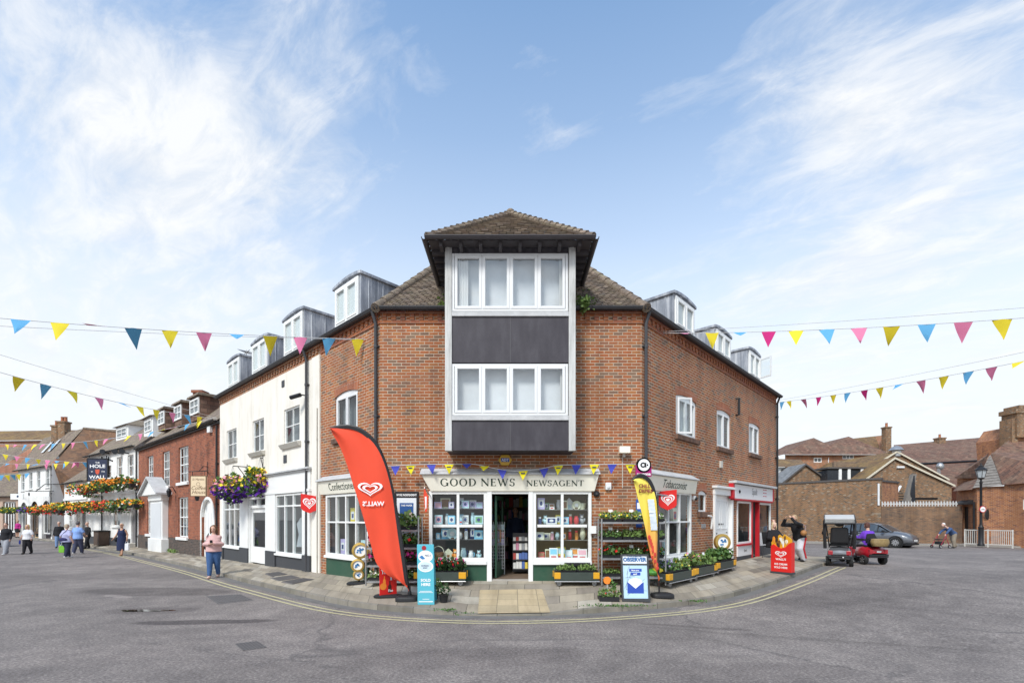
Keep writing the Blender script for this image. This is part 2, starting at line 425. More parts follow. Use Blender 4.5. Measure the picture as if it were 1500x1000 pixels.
FLAGRED = M('red flag cloth',(.76,.075,.032),.75,.07,2,.15,bscale=7)
WHITEINK = M('white print',(.86,.86,.85),.5,.02)
BLACKINK = M('black print',(.02,.02,.022),.5,.05)
NAVY = M('navy print',(.022,.04,.11),.5,.1)
BLUE = M('blue print',(.03,.10,.40),.5,.1)
LBLUE = M('pale blue print',(.42,.62,.74),.55,.1)
TEAL = M('teal board',(.10,.45,.55),.45,.06,2)
YELLOW = M('yellow plastic',(.72,.36,.02),.5,.1,6)
MAGENTA = M('magenta print',(.38,.012,.16),.5,.05)
ORANGE = M('orange card',(.85,.25,.03),.6,.05)
WOOD = M('weathered timber',(.16,.14,.12),.85,.35,9,.5)
BROWNWOOD = M('brown wood',(.16,.085,.045),.6,.3,7)
CURTAIN = M('pale blind',(.62,.63,.64),.9,.08,1.5)
CURTAIN_G = M('grey room',(.16,.17,.18),.9,.4,1.2)
CONC = M('concrete sill',(.38,.35,.31),.85,.2,8,.3)
STONE = M('stone sill',(.55,.52,.46),.85,.12,6,.2)
GLASS = glass()
GLASS_D = glass('shaded glass',(.55,.6,.62))
LEAF = leafmat('leaf',[(.045,.10,.028),(.08,.17,.04),(.12,.21,.055),(.055,.12,.035)])
LEAF_L = leafmat('pale leaf',[(.09,.17,.04),(.16,.25,.06),(.22,.30,.10),(.12,.2,.06)])
LEAF_D = leafmat('dark leaf',[(.02,.05,.018),(.035,.08,.025),(.06,.085,.035)])
def FLO(n,*c): return leafmat('petal ' + n,list(c),rough=.6)
F_RED = FLO('red',(.62,.015,.02),(.75,.03,.02)); F_MAG = FLO('magenta',(.55,.02,.2),(.7,.05,.3)); F_YEL = FLO('yellow',(.85,.62,.02),(.9,.75,.06))
F_ORG = FLO('orange',(.8,.2,.015),(.88,.36,.02),(.72,.1,.015)); F_PUR = FLO('purple',(.10,.02,.34),(.19,.04,.48),(.07,.015,.25)); F_WHT = FLO('white',(.8,.8,.75),(.85,.83,.7))
F_PNK = FLO('pink',(.75,.22,.32),(.85,.4,.45)); F_LIL = FLO('lilac',(.42,.36,.62),(.62,.58,.75))
SOIL = M('potting soil',(.03,.02,.015),.95,.3,30)
# ---------------------------------------------------------------- ground
def asphalt():
 m,t,b = principled('worn asphalt',.86,0,.3)
 tc = t.new('ShaderNodeTexCoord').outputs['Object']
 sp = t.noise(tc,26,5,.85); big = t.noise(tc,.35,7,.6,.4); mid = t.noise(tc,2.2,6,.65)
 c = t.ramp(sp,[(.30,(.085,.073,.069)),(.5,(.212,.183,.166)),(.68,(.43,.38,.35))])
 c = t.mix(1.,c,t.ramp(big,[(.32,(.74,.735,.74)),(.66,(1.16,1.15,1.14))]),'MULTIPLY')
 c = t.mix(1.,c,t.ramp(mid,[(.35,(.80,.80,.81)),(.65,(1.10,1.10,1.09))]),'MULTIPLY')
 vor = t.new('ShaderNodeTexVoronoi',feature='DISTANCE_TO_EDGE'); vor.inputs['Scale'].default_value = .22
 wv = t.new('ShaderNodeVectorMath',operation='ADD',ins={0: tc,1: t.new('ShaderNodeCombineXYZ',ins={0: mid,1: big,2: 0.}).outputs[0]})
 t.l.new(wv.outputs[0],vor.inputs['Vector'])
 crack = t.ramp(vor.outputs['Distance'],[(.0,1.),(.006,.55),(.012,0.)])
 c = t.mix(t.math('MULTIPLY',t.math('MULTIPLY',crack,t.ramp(big,[(.44,0.),(.54,1.)])),.5),c,(.05,.048,.05))
 for (q,rx,ry,rot,amt,colr) in PATCHES:
  mp = t.new('ShaderNodeMapping',vector_type='TEXTURE'); mp.inputs['Location'].default_value = q; mp.inputs['Rotation'].default_value = (0,0,rot); mp.inputs['Scale'].default_value = (rx,ry,4)
  wob = t.new('ShaderNodeVectorMath',operation='ADD',ins={0: tc,1: t.new('ShaderNodeCombineXYZ',ins={0: t.math('MULTIPLY',t.math('SUBTRACT',mid,.5),.55),1: t.math('MULTIPLY',t.math('SUBTRACT',big,.5),.7),2: 0.}).outputs[0]})
  t.l.new(wob.outputs[0],mp.inputs[0])
  ln = t.new('ShaderNodeVectorMath',operation='LENGTH',ins={0: mp.outputs[0]}).outputs['Value']
  k = t.math('MULTIPLY',t.ramp(ln,[(.80,1.),(1.0,0.)]),amt)
  c = t.mix(k,c,t.mix(1.,c,colr,'MULTIPLY'))
 t.l.new(c,b.inputs['Base Color'])
 bn = t.new('ShaderNodeBump',ins={'Strength': .55,'Distance': .012,'Height': sp}); t.l.new(bn.outputs[0],b.inputs['Normal'])
 return m
pp = G(212,894)
PATCHES = [((pp.x + .1,pp.y,0),1.0,.42,0,.9,(.72,.71,.72)),(tuple(G(300,910)),1.35,.24,.12,.95,(.45,.44,.46)),(tuple(G(225,866)),2.2,.75,-.1,.85,(.62,.61,.62)),
 (tuple(G(95,845)),3.0,1.2,.2,.5,(.80,.79,.80)),(tuple(G(450,845)),1.5,.6,-.4,.4,(.7,.69,.7)),(tuple(G(1250,905)),3.5,1.2,.3,.35,(.84,.84,.85)),
 (tuple(G(170,873)),.5,.16,-.3,.8,(1.5,1.5,1.5)),(tuple(G(1180,935)),2.6,.10,-.35,.45,(.6,.6,.6)),(tuple(G(420,985)),2.0,.5,.1,.3,(.8,.8,.8)),(tuple(G(700,962)),1.7,.5,.1,.6,(.78,.77,.78)),(tuple(G(930,945)),2.1,.35,-.15,.55,(1.2,1.2,1.2)),(tuple(G(560,930)),.9,.3,.3,.55,(1.22,1.21,1.2)),
 (tuple(G(1020,918)),1.0,.10,-.25,.7,(.6,.59,.6)),(tuple(G(1330,860)),4.5,.9,.4,.5,(.74,.74,.75)),(tuple(G(1120,985)),1.3,.45,.2,.5,(.75,.74,.75)),(tuple(G(120,960)),1.4,.6,.1,.5,(1.2,1.19,1.18))]
ASPH = asphalt()
def ground():
 xs = [-400,-200,-120,-80] + [-60 + 1.5*i for i in range(81)] + [80,120,200,400]
 ys = [-60,-30,-12,-4] + [i*1.2 for i in range(60)] + [76,90,120,200,400,900]
 nx = len(xs); mb = MB(); mb.v = [(x,y,g(x,y)) for y in ys for x in xs]
 for j in range(len(ys) - 1):
  for i in range(nx - 1):
   mb.f.append((j*nx + i,j*nx + i + 1,(j + 1)*nx + i + 1,(j + 1)*nx + i)); mb.m.append(0)
 tag(mb.build('road',ASPH,smooth=True),kind='structure')
ground()
KPX = [(40,789.5),(80,793.5),(128,801),(172,808),(192,812),(228,820),(260,827),(306,838),(360,853.5),(405,864),(450,875),(480,882),(518,890),(570,896),(615,899),(660,901.5),(705,903),
 (750,903),(810,901.5),(874,898),(940,893.5),(1008,887),(1052,880),(1080,872.5),(1120,860),(1160,846.5),(1205,829)]
KERB = [G(*k) for k in KPX]
def resample(P,n):
 L = [0.]
 for a,b in zip(P,P[1:]): L.append(L[-1] + (b - a).length)
 o = []
 for i in range(n):
  s = L[-1]*i/(n - 1); j = 0
  while j < len(L) - 2 and L[j + 1] < s: j += 1
  o.append(P[j].lerp(P[j + 1],(s - L[j])/max(1e-6,L[j + 1] - L[j])))
 return o
def smooth(P,k=2):
 for _ in range(k): P = [P[0]] + [(P[i - 1] + P[i]*2 + P[i + 1])/4 for i in range(1,len(P) - 1)] + [P[-1]]
 return P
KL = smooth(resample(KERB,140),4)
def nrm(P,i):
 d = P[min(i + 1,len(P) - 1)] - P[max(i - 1,0)]; d.z = 0; d.normalize(); return V((d.y,-d.x,0))
WF = [V((-46,46,-.04)),V((-35.8,38.6,.0)),V((-30.5,34.6,.02)),V((-22.5,29,.06)),V((ELW.x,ELW.y,.13)),V((*FL.p(FL.u(470),0).xy,.26)),V((PL.x,PL.y,.32)),V((PR.x,PR.y,.32)),V((ERW.x,ERW.y,.40))]
def paving():
 seg = []
 kidx = [min(range(len(KL)),key=lambda i: (KL[i] - G(*q)).length) for q in ((40,789.5),(80,793.5),(128,801),(172,808),(300,836),(440,873),(560,895),(935,894),(1205,829))]
 ks,ws = [],[]
 for a in range(len(WF) - 1):
  n = max(2,kidx[a + 1] - kidx[a])
  for i in range(n):
   t = i/n; ks.append(KL[min(len(KL) - 1,int(kidx[a] + (kidx[a + 1] - kidx[a])*t))].copy()); ws.append(WF[a].lerp(WF[a + 1],t))
 ks.append(KL[-1].copy()); ws.append(WF[-1].copy())
 def kt(p):
  d = abs(p.x + .02); return .10 - .075*(1 - S((d - .75)/.8)) if p.y < 10.5 else .10
 mb = MB(); kb = MB(); NT_ = 6; L = 0; prev = None; rows = []
 for k,w in zip(ks,ws):
  top = k.copy(); top.z = g(k.x,k.y) + kt(k)
  inn = top + (w - top).normalized()*.15; inn.z = top.z + .004
  if prev is not None: L += ((top - prev[0]).length + (w - prev[1]).length)/2
  prev = (top,w); rows.append((top,inn,w,L,V((k.x,k.y,g(k.x,k.y) - .1))))
 for (t0,i0,w0,l0,b0),(t1,i1,w1,l1,b1) in zip(rows,rows[1:]):
  if (t1 - t0).length > 1e-4:
   kb.face([b0,b1,t1,t0],uv=[(l0,0),(l1,0),(l1,.1),(l0,.1)]); kb.face([t0,t1,i1,i0],uv=[(l0,.1),(l1,.1),(l1,.25),(l0,.25)])
  for q in range(NT_):
   a,b = q/NT_,(q + 1)/NT_
   pts = [i0.lerp(w0,a),i1.lerp(w1,a),i1.lerp(w1,b),i0.lerp(w0,b)]
   d0,d1 = (w0 - i0).length,(w1 - i1).length
   mb.face(pts,uv=[(l0,d0*a),(l1,d1*a),(l1,d1*b),(l0,d0*b)])
 SL = masonry('paving slabs',.78,.55,[(0,(.34,.29,.225)),(.3,(.41,.35,.265)),(.55,(.27,.23,.185)),(.75,(.48,.43,.35)),(.9,(.19,.16,.13)),(1,(.37,.32,.245))],.012,(.11,.10,.075),bump=.4,stain=((.17,.145,.11),.5),sscale=.7,tint=.2)
 KS = masonry('kerb stone',.9,.4,[(0,(.24,.215,.18)),(.5,(.30,.27,.225)),(1,(.2,.18,.155))],.014,(.09,.085,.07),bump=.4,stain=((.10,.10,.055),.5),sscale=1.2)
 tag(mb.build('pavement',SL,smooth=True),kind='structure'); tag(kb.build('kerb',KS),kind='structure')
 e = MB(); k = rows[-1]; q = [k[0],V((14.6,20.6,.20)),V((13.2,23.0,.2)),k[2]]
 e.prism([p - V((0,0,.004)) for p in q],(0,0,-.3)); tag(e.build('pavement_end',SL),kind='structure')
 return rows
PROWS = paving()
def pave_z(x,y):
 best = min(PROWS,key=lambda r: min((r[0].lerp(r[2],t).xy - V((x,y))).length for t in (0,.2,.4,.6,.8,1)))
 a,b = best[1],best[2]; d = (b - a).xy; t = max(0,min(1,(V((x,y)) - a.xy).dot(d)/d.length_squared)); return a.z + (b.z - a.z)*t
def PG(px,py):
 """paving point seen at a photo position"""
 z = .2
 for _ in range(25):
  y = FPX*(CAMH - z)/(py - HOR); x = (px - 750)/FPX*y; z = .5*z + .5*pave_z(x,y)
 return V((x,y,z))
def ribbons():
 m,t,b = principled('yellow road paint',.75); tc = t.new('ShaderNodeTexCoord').outputs['Object']
 w = t.ramp(t.noise(tc,9,7,.7),[(.40,0.),(.62,1.)]); w2 = t.noise(tc,90,3,.6)
 c = t.mix(t.math('MULTIPLY',w,.55),(.62,.545,.28),(.27,.25,.22)); c = t.mix(t.math('MULTIPLY',w2,.35),c,(.4,.37,.28)); t.l.new(c,b.inputs['Base Color'])
 mb = MB()
 for off in (.43,.61):
  for i in range(len(KL) - 1):
   if KL[i].x < -34: continue
   q = []
   for j,o in ((i,off),(i + 1,off),(i + 1,off + .062),(i,off + .062)):
    p = KL[j] + nrm(KL,j)*o; q.append((p.x,p.y,g(p.x,p.y) + .006))
   mb.face(q)
 tag(mb.build('yellow_lines',m),kind='structure')
 cb = MB(); CH = M('gutter channel',(.17,.16,.15),.85,.25,5,.3,dirt=((.08,.075,.06),.5))
 for i in range(len(KL) - 1):
  q = []
  for j,o in ((i,-.01),(i + 1,-.01),(i + 1,.24),(i,.24)):
   p = KL[j] + nrm(KL,j)*o; q.append((p.x,p.y,g(p.x,p.y) + .003))
  cb.face(q)
 tag(cb.build('gutter_channel',CH),kind='structure')
ribbons()
def flat_poly(name,pts,mat,dz=.005,kind='structure'):
 return tag(MB().face([(x,y,g(x,y) + dz) for x,y in pts]).build(name,mat),kind=kind)
def ramp_slabs():
 BUFF = masonry('buff tactile slab',.42,.42,[(0,(.46,.36,.22)),(.5,(.52,.41,.26)),(1,(.41,.33,.21))],.010,(.2,.17,.12),offset=0,stain=((.3,.24,.16),.4),sscale=1.5)
 mb = MB(); a,b,c,d = [PG(*q) for q in ((703,864.5),(794,863),(806,897.5),(700,899))]
 n = 6
 for i in range(n):
  q = [a.lerp(d,i/n),a.lerp(d,(i + 1)/n),b.lerp(c,(i + 1)/n),b.lerp(c,i/n)]
  p = []
  for v in q: p.append(V((v.x,v.y,pave_z(v.x,v.y) + .016)))
  mb.face(p,uv=[(v.x - a.x,v.y) for v in p])
 tag(mb.build('ramp_slabs',BUFF),kind='structure')
ramp_slabs()
def puddle():
 m,t,b = principled('puddle water',.03,0,.6); b.inputs['Base Color'].default_value = (.035,.028,.024,1)
 rnd = random.Random(4); c = G(212,894); pts = []
 for i in range(28):
  a = 2*math.pi*i/28; r = 1 + .18*math.sin(3*a + 1) + .1*math.sin(5*a)
  pts.append((c.x + .50*r*math.cos(a),c.y + .11*r*math.sin(a)))
 tag(MB().face([(x,y,g(x,y) + .007) for x,y in pts]).build('puddle',m),kind='structure')
puddle()
IRON = M('cast iron cover',(.17,.155,.15),.7,.25,12,.3)
def cover(name,label,q,cells,cat,slats):
 p = [G(*k) for k in q]; c = sum(p,V())/4
 t = thing(name,label,cat,c)
 fr = MB(); gr = MB()
 def at(a,b,dz): v = p[0].lerp(p[1],a).lerp(p[3].lerp(p[2],a),b); return V((v.x,v.y,g(v.x,v.y) + dz))
 fr.prism([at(0,0,.008),at(1,0,.008),at(1,1,.008),at(0,1,.008)],(0,0,-.03)); fr.build('frame',IRON,t)
 for i in range(cells):
  a = (i + .15)/cells; b = (i + .85)/cells
  if slats: gr.prism([at(a,.06,.016),at(b,.06,.016),at(b,.94,.016),at(a,.94,.016)],(0,0,-.012))
  else:
   for j in range(cells):
    e = (j + .15)/cells; f = (j + .85)/cells
    gr.prism([at(a,e,.014),at(b,e,.014),at(b,f,.014),at(a,f,.014)],(0,0,-.01))
 gr.build('grating',M('cast iron bars',(.115,.105,.102),.6,.2,12),t)
cover('drain_cover','long slatted iron drain cover in the road before the left kerb',[(302,873),(352,870),(371,879),(319,884.5)],13,'drain',True)
cover('manhole_cover','small square iron cover alone in the middle of the road',[(344,943),(377,939),(391,948),(356,953)],7,'manhole cover',False)
for q,lb in (([(388,840),(409,837.5),(422,841),(398,844.5)],'dark iron cellar grating in the left pavement, furthest back of three'),([(396,846.5),(428,842.5),(440,846),(408,851)],'dark iron cellar grating in the left pavement, middle of three'),([(412,852),(446,846.5),(461,848.5),(428,855.5)],'dark iron cellar grating in the left pavement, nearest of three')):
 p = [PG(*k) for k in q]; c = sum(p,V())/4
 t = thing('cellar_grating',lb,'grating',c,'gratings in the left pavement')
 MB().prism([V((v.x,v.y,pave_z(v.x,v.y) + .010)) for v in p],(0,0,-.04)).build('plate',IRON,t)
 mb = MB()
 for i in range(8):
  a = (i + .2)/8; b = (i + .8)/8
  mb.prism([p[0].lerp(p[3],a).lerp(p[1].lerp(p[2],a),e)*1 + V((0,0,.02)) for e in (.05,.95)] + [p[0].lerp(p[3],b).lerp(p[1].lerp(p[2],b),e) + V((0,0,.02)) for e in (.95,.05)],(0,0,-.02))
 mb.build('grating',M('cast iron bars'),t)
def leaf(mb,c,s,rnd,mi=0,droop=.0,flatn=None):
 d = V((rnd.gauss(0,1),rnd.gauss(0,1),rnd.gauss(.25,.7) - droop)).normalized(); x = d.cross(V((rnd.gauss(0,1),rnd.gauss(0,1),rnd.gauss(0,1)))).normalized()
 w = s*rnd.uniform(.32,.5); m = c + d*s*.5 + V((0,0,s*.08))
 mb.face([c,m + x*w,c + d*s,m - x*w],mi)
def FA(pa,pb,y): return Frame(A(pa,HOR,y),A(pb,HOR,y))
def zy(py,y): return CAMH + (HOR - py)/FPX*y
# ---------------------------------------------------------------- building helpers
def wall(mb,F,u0,u1,z0,z1,holes=(),w=0.,reveal=.11,mi=0):
 us = sorted({u0,u1,*[h[0] for h in holes],*[h[1] for h in holes]}); zs = sorted({z0,z1,*[h[2] for h in holes],*[h[3] for h in holes]})
 us = [u for u in us if u0 <= u <= u1]; zs = [z for z in zs if z0 <= z <= z1]
 P = F.p
 for a,b in zip(us,us[1:]):
  for c,d in zip(zs,zs[1:]):
   mu,mz = (a + b)/2,(c + d)/2
   if any(h[0] < mu < h[1] and h[2] < mz < h[3] for h in holes): continue
   mb.face([P(a,c,w),P(b,c,w),P(b,d,w),P(a,d,w)],mi)
 for h in holes:
  a,b,c,d = h[:4]; r = h[4] if len(h) > 4 else 0; wi = w - reveal
  if r:
   n = 8; q = [(a + (b - a)*i/n,d - r + r*math.sin(math.pi*(.5 - abs(.5 - i/n)))**.8 if False else d - r*(2*i/n - 1)**2) for i in range(n + 1)]
   for (ua,za),(ub,zb) in zip(q,q[1:]):
    mb.face([P(ua,za,w),P(ub,zb,w),P(ub,d,w),P(ua,d,w)],mi); mb.face([P(ua,za,wi),P(ub,zb,wi),P(ub,zb,w),P(ua,za,w)],mi)
  else: mb.face([P(a,d,wi),P(b,d,wi),P(b,d,w),P(a,d,w)],mi)
  mb.face([P(a,c,w),P(b,c,w),P(b,c,wi),P(a,c,wi)],mi)
  mb.face([P(a,c,w),P(a,c,wi),P(a,d,wi),P(a,d,w)],mi); mb.face([P(b,c,wi),P(b,c,w),P(b,d,w),P(b,d,wi)],mi)
def arch_top(u,a,b,d,r): return d - r*(2*(u - a)/(b - a) - 1)**2
def window(par,F,u0,u1,z0,z1,w=-.06,cols=2,rows=1,fw=.05,bar=.03,mat=None,arch=0,sill=None,back=CURTAIN,gl=None,tall=None,pname='window',inner=.0,split=None,depth=.06,backd=.16,meet=0):
 mat = mat or UPVC; mb = MB(); wb,wf = w - depth/2,w + depth/2
 mb.fbox(F,u0,u0 + fw,z0,z1 - arch,wb,wf); mb.fbox(F,u1 - fw,u1,z0,z1 - arch,wb,wf); mb.fbox(F,u0 + fw,u1 - fw,z0,z0 + fw,wb,wf)
 if arch:
  n = 8
  for i in range(n):
   a,b = u0 + (u1 - u0)*i/n,u0 + (u1 - u0)*(i + 1)/n
   za,zb = arch_top(a,u0,u1,z1,arch),arch_top(b,u0,u1,z1,arch); lo = z1 - arch - fw
   mb.prism([F.p(a,min(lo,za),wf),F.p(b,min(lo,zb),wf),F.p(b,zb,wf),F.p(a,za,wf)],-F.n*depth)
 else: mb.fbox(F,u0 + fw,u1 - fw,z1 - fw,z1,wb,wf)
 zt = z1 - arch - fw
 iu0,iu1,iz0 = u0 + fw,u1 - fw,z0 + fw
 for i in range(1,cols):
  u = iu0 + (iu1 - iu0)*i/cols; h = (bar if inner == 0 else inner*1.3)/2; mb.fbox(F,u - h,u + h,iz0,zt,wb + .004,wf - .004)
 rz = split or [iz0 + (zt - iz0)*j/rows for j in range(1,rows)]
 for z in rz:
  for i in range(cols):
   a,b = iu0 + (iu1 - iu0)*i/cols + bar/2,iu0 + (iu1 - iu0)*(i + 1)/cols - bar/2
   mb.fbox(F,a,b,z - bar/2,z + bar/2,wb + .008,wf - .008)
 if inner:
  for i in range(cols):
   a,b = iu0 + (iu1 - iu0)*i/cols + .012,iu0 + (iu1 - iu0)*(i + 1)/cols - .012
   for q in ((a,a + inner,iz0,zt),(b - inner,b,iz0,zt),(a + inner,b - inner,iz0,iz0 + inner),(a + inner,b - inner,zt - inner,zt)): mb.fbox(F,*q,wb + .01,wf + .012)
 if meet: mb.fbox(F,iu0,iu1,(z0 + z1)/2 - .025,(z0 + z1)/2 + .025,wb + .002,wf + .01)
 o = mb.build(pname,mat,par,bevel=.004)
 MB().face([F.p(iu0,iz0,w),F.p(iu1,iz0,w),F.p(iu1,zt + (fw if arch else 0),w),F.p(iu0,zt + (fw if arch else 0),w)]).build('pane',gl or GLASS,o)
 if back:
  MB().face([F.p(u0 - .02,z0 - .02,w - backd),F.p(u1 + .02,z0 - .02,w - backd),F.p(u1 + .02,z1 + .02,w - backd),F.p(u0 - .02,z1 + .02,w - backd)]).build('blind' if back is CURTAIN else 'room_behind',back,o)
 if sill:
  sm,sh,sp = sill
  MB().fbox(F,u0 - .08,u1 + .08,z0 - sh,z0 - .002,-.09,sp).build('sill',sm,o,bevel=.008)
 return o
def tiles(mb,a,b,d,c,gauge=.105,tw=.17,seed=1,lift=.022,mi=0):
 """courses of lapped tiles between eave a-b and top d-c"""
 a,b,c,d = map(V,(a,b,c,d)); rnd = random.Random(seed)
 n = (b - a).cross(d - a).normalized()
 if n.z < 0: n = -n
 rows = max(2,round(max((d - a).length,(c - b).length)/gauge))
 for r in range(rows):
  t0,t1 = r/rows,min(1,(r + 1.18)/rows)
  l0,r0,l1,r1 = a.lerp(d,t0),b.lerp(c,t0),a.lerp(d,t1),b.lerp(c,t1)
  L = (r0 - l0).length; k = max(1,round(L/tw)); sh = .5/k if r % 2 else 0
  es = [0] + [min(1,(i + .0)/k + sh) for i in range(0 if sh else 1,k)] + [1.]
  for e0,e1 in zip(es,es[1:]):
   if e1 - e0 < 1e-3: continue
   up = n*(lift + rnd.uniform(-.004,.007)); p = [l0.lerp(r0,e0 + .002),l0.lerp(r0,e1 - .002),l1.lerp(r1,e1 - .002),l1.lerp(r1,e0 + .002)]
   q = [p[0] + up,p[1] + up + n*rnd.uniform(-.003,.003),p[2] + n*.004,p[3] + n*.004]
   uc,vc = (rnd.randint(0,400) + .03)*.17,(rnd.randint(0,200)*2 + .08)*.105
   mb.face(q,mi,uv=[(uc,vc),(uc + .15,vc),(uc + .15,vc + .09),(uc,vc + .09)])
   mb.face([p[0],p[1],q[1],q[0]],mi,uv=[(uc + .02,vc + .01),(uc + .12,vc + .01),(uc + .12,vc + .03),(uc + .02,vc + .03)])
def pipe(par,F,u,z0,z1,w=.07,r=.04,mat=None,name='downpipe',top=None):
 mb = MB(); pts = [F.p(u,z0,w),F.p(u,z1,w)]
 if top: pts += [F.p(u + top[0]*.5,z1 + .12,w + top[2]*.4),F.p(u + top[0],z1 + top[1],w + top[2])]
 mb.tube(pts,r,10); k = z0 + .6
 while k < z1 - .2: mb.tube([F.p(u,k,w),F.p(u,k + .07,w)],r*1.28,10); mb.fbox(F,u - r*1.9,u + r*1.9,k + .02,k + .05,w - r*.6,.0); k += 1.7
 return mb.build(name,mat or GUTTER,par,smooth=True)
def gutter(par,F,u0,u1,z,w=.16,r=.06,mat=None):
 mb = MB(); n = 8
 for i in range(n):
  a,b = math.pi*(1 + i/n),math.pi*(1 + (i + 1)/n)
  q = [F.p(u,z + r*math.sin(t),w + r*math.cos(t)) for u,t in ((u0,a),(u1,a),(u1,b),(u0,b))]
  mb.face(q); mb.face([p + V((0,0,.012)) for p in reversed(q)])
 mb.fbox(F,u0,u1,z - .004,z + .014,w + r - .004,w + r + .012)
 return mb.build('gutter',mat or GUTTER,par,smooth=True)
def sign_board(name,label,F,b0,b1,t0,t1,zb,zt,wb=.09,wt=.19,cat='sign',mat=None):
 """flared fascia: bottom edge at wb, wider top edge leaning forward at wt"""
 t = thing(name,label,cat,F.p((b0 + b1)/2,zb,0))
 P = F.p; mb = MB()
 mb.hexa([P(b0,zb,wb),P(b1,zb,wb),P(b1,zb,.002),P(b0,zb,.002),P(t0,zt,wt),P(t1,zt,wt),P(t1,zt,.002),P(t0,zt,.002)])
 mb.build('board',mat or CREAM,t,bevel=.006)
 m2 = MB(); m2.hexa([P(t0 - .03,zt + .003,wt + .05),P(t1 + .03,zt + .003,wt + .05),P(t1 + .03,zt + .003,.003),P(t0 - .03,zt + .003,.003),P(t0 - .03,zt + .035,wt + .05),P(t1 + .03,zt + .035,wt + .05),P(t1 + .03,zt + .17,.003),P(t0 - .03,zt + .17,.003)])
 m2.build('lead_flashing',LEADP,t,bevel=.01)
 def face(u,z,w):
  k = (z - zb)/(zt - zb); return P(u,z,wb + (wt - wb)*k + w)
 return t,face
def roman(mb,P,st,h,u,z,w,thick=.17,thin=.055,sp=.16,sx=1.2):
 G_ = {'I': .18}
 def L(x0,y0,x1,y1,t):
  d = V((x1 - x0,y1 - y0)); n = V((-d.y,d.x)).normalized()*t/2
  if abs(d.x) < .35*abs(d.y) or True: pass
  return [(x0 + n.x,y0 + n.y),(x1 + n.x,y1 + n.y),(x1 - n.x,y1 - n.y),(x0 - n.x,y0 - n.y)]
 def arc(cx,cy,rx,ry,a0,a1,tk=None,n=22):
  tk = tk or thick; o = []
  for i in range(n):
   q = []
   for a,s in ((a0 + (a1 - a0)*i/n,1),(a0 + (a1 - a0)*(i + 1)/n,1)):
    t = thin + (tk - thin)*abs(math.cos(R(a)))**1.3; q.append((a,t))
   (aa,ta),(ab,tb) = q
   e = lambda a,t,s: (cx + (rx - (t if s else 0))*math.cos(R(a)),cy + (ry - (t if s else 0))*math.sin(R(a)))
   o.append([e(aa,ta,0),e(ab,tb,0),e(ab,tb,1),e(aa,ta,1)])
  return o
 def ser(x,y,ww=.2): return L(x - ww/2,y,x + ww/2,y,thin)
 b,t_ = thin/2,1 - thin/2
 GL = {'O': (arc(.46,.5,.46,.52,0,360),.92),'G': (arc(.47,.5,.47,.52,40,325) + [L(.80,.04,.80,.42,thick),ser(.78,.42,.3)],.93),
  'D': ([L(.16,0,.16,1,thick),L(.02,b,.4,b,thin),L(.02,t_,.4,t_,thin)] + arc(.36,.5,.48,.5,-90,90),.86),
  'N': ([L(.14,0,.14,1,thin*1.3),L(.82,0,.82,1,thin*1.3),L(.12,.97,.82,.03,thick),ser(.14,b),ser(.10,t_,.16),ser(.82,t_)],.94),
  'E': ([L(.16,0,.16,1,thick),L(.02,b,.62,b,thin),L(.02,t_,.6,t_,thin),L(.2,.5,.5,.5,thin),L(.60,0,.60,.2,thin),L(.58,.82,.58,1,thin),L(.5,.41,.5,.59,thin)],.66),
  'W': ([L(.10,.98,.38,.0,thick*.85),L(.38,0,.64,.98,thin*1.2),L(.60,.98,.88,0,thick*.85),L(.88,0,1.14,.98,thin*1.2),ser(.10,t_),ser(.62,t_),ser(1.14,t_)],1.22),
  'S': (arc(.30,.74,.27,.28,20,270,thick*.8) + arc(.30,.26,.29,.28,90,-160,thick*.9) + [L(.55,.74,.55,.98,thin),L(.02,.04,.02,.26,thin)],.60),
  'A': ([L(.08,0,.42,.98,thin*1.2),L(.40,1.0,.76,0,thick*.9),L(.2,.34,.62,.34,thin),ser(.08,b),ser(.76,b)],.84),
  'T': ([L(.40,0,.40,1,thick),L(.0,t_,.8,t_,thin),ser(.4,b),L(.02,.78,.02,1,thin),L(.78,.78,.78,1,thin)],.80)}
 for ch in st:
  if ch == ' ': u += .45*h; continue
  fs,adv = GL[ch]
  for q in fs: mb.face([P(u + x*h*sx,z + y*h,w) for x,y in q])
  u += (adv + sp)*h*sx
 return u
 # ---------------------------------------------------------------- the corner newsagent
NB = thing('corner_building','red brick corner building with a dark projecting bay above its cream shop sign','building',((PL + PR)/2 + V((0,0,.3))))
uW = FL.u(470)
LW = FL.L
zf = lambda px,py,w=0: FF.z(px,py,w)
sf = (FF.u(629),FF.u(866),.10,zf(750,719))
def hole(F,pxa,pxb,ytop,ybot,at='r',w=0.):
 p = pxb if at == 'r' else pxa
 return F.u(pxa,w),F.u(pxb,w),F.z(p,ybot,w),F.z(p,ytop,w)
hl1 = hole(FL,491,524,566,636)
hlc = (FL.u(479.5),FL.u(541),.20,FL.z(479.5,725))
hr = [hole(FR,990,1020,574,636,'l'),hole(FR,1050,1070,597,654,'l'),hole(FR,1097,1112.5,617,663,'l')]
hrt = (FR.u(958),FR.u(1010.5),FR.z(1010,811),FR.z(1010,722))
hrs = hole(FR,1023,1035,718,749,'l')
hrd = (FR.u(1045.5),FR.u(1071),.25,FR.z(1045.5,723))
hsp = (FR.u(1079),FR.u(1128),.25,FR.z(1079,731))
mb = MB()
wall(mb,FF,0,FF.L,-.2,EAVE,[sf]);
wall(mb,FL,uW,LW,-.2,EAVE,[(*hl1,.09),hlc])
wall(mb,FR,0,FR.L,-.2,EAVE + .04,[(*hr[0],.08),(*hr[1],.08),(*hr[2],.07),hrt,(*hrs,.07),hrd,hsp])
endF = Frame(ERW,ERW - FR.n*7); wall(mb,endF,0,7,-.2,EAVE)
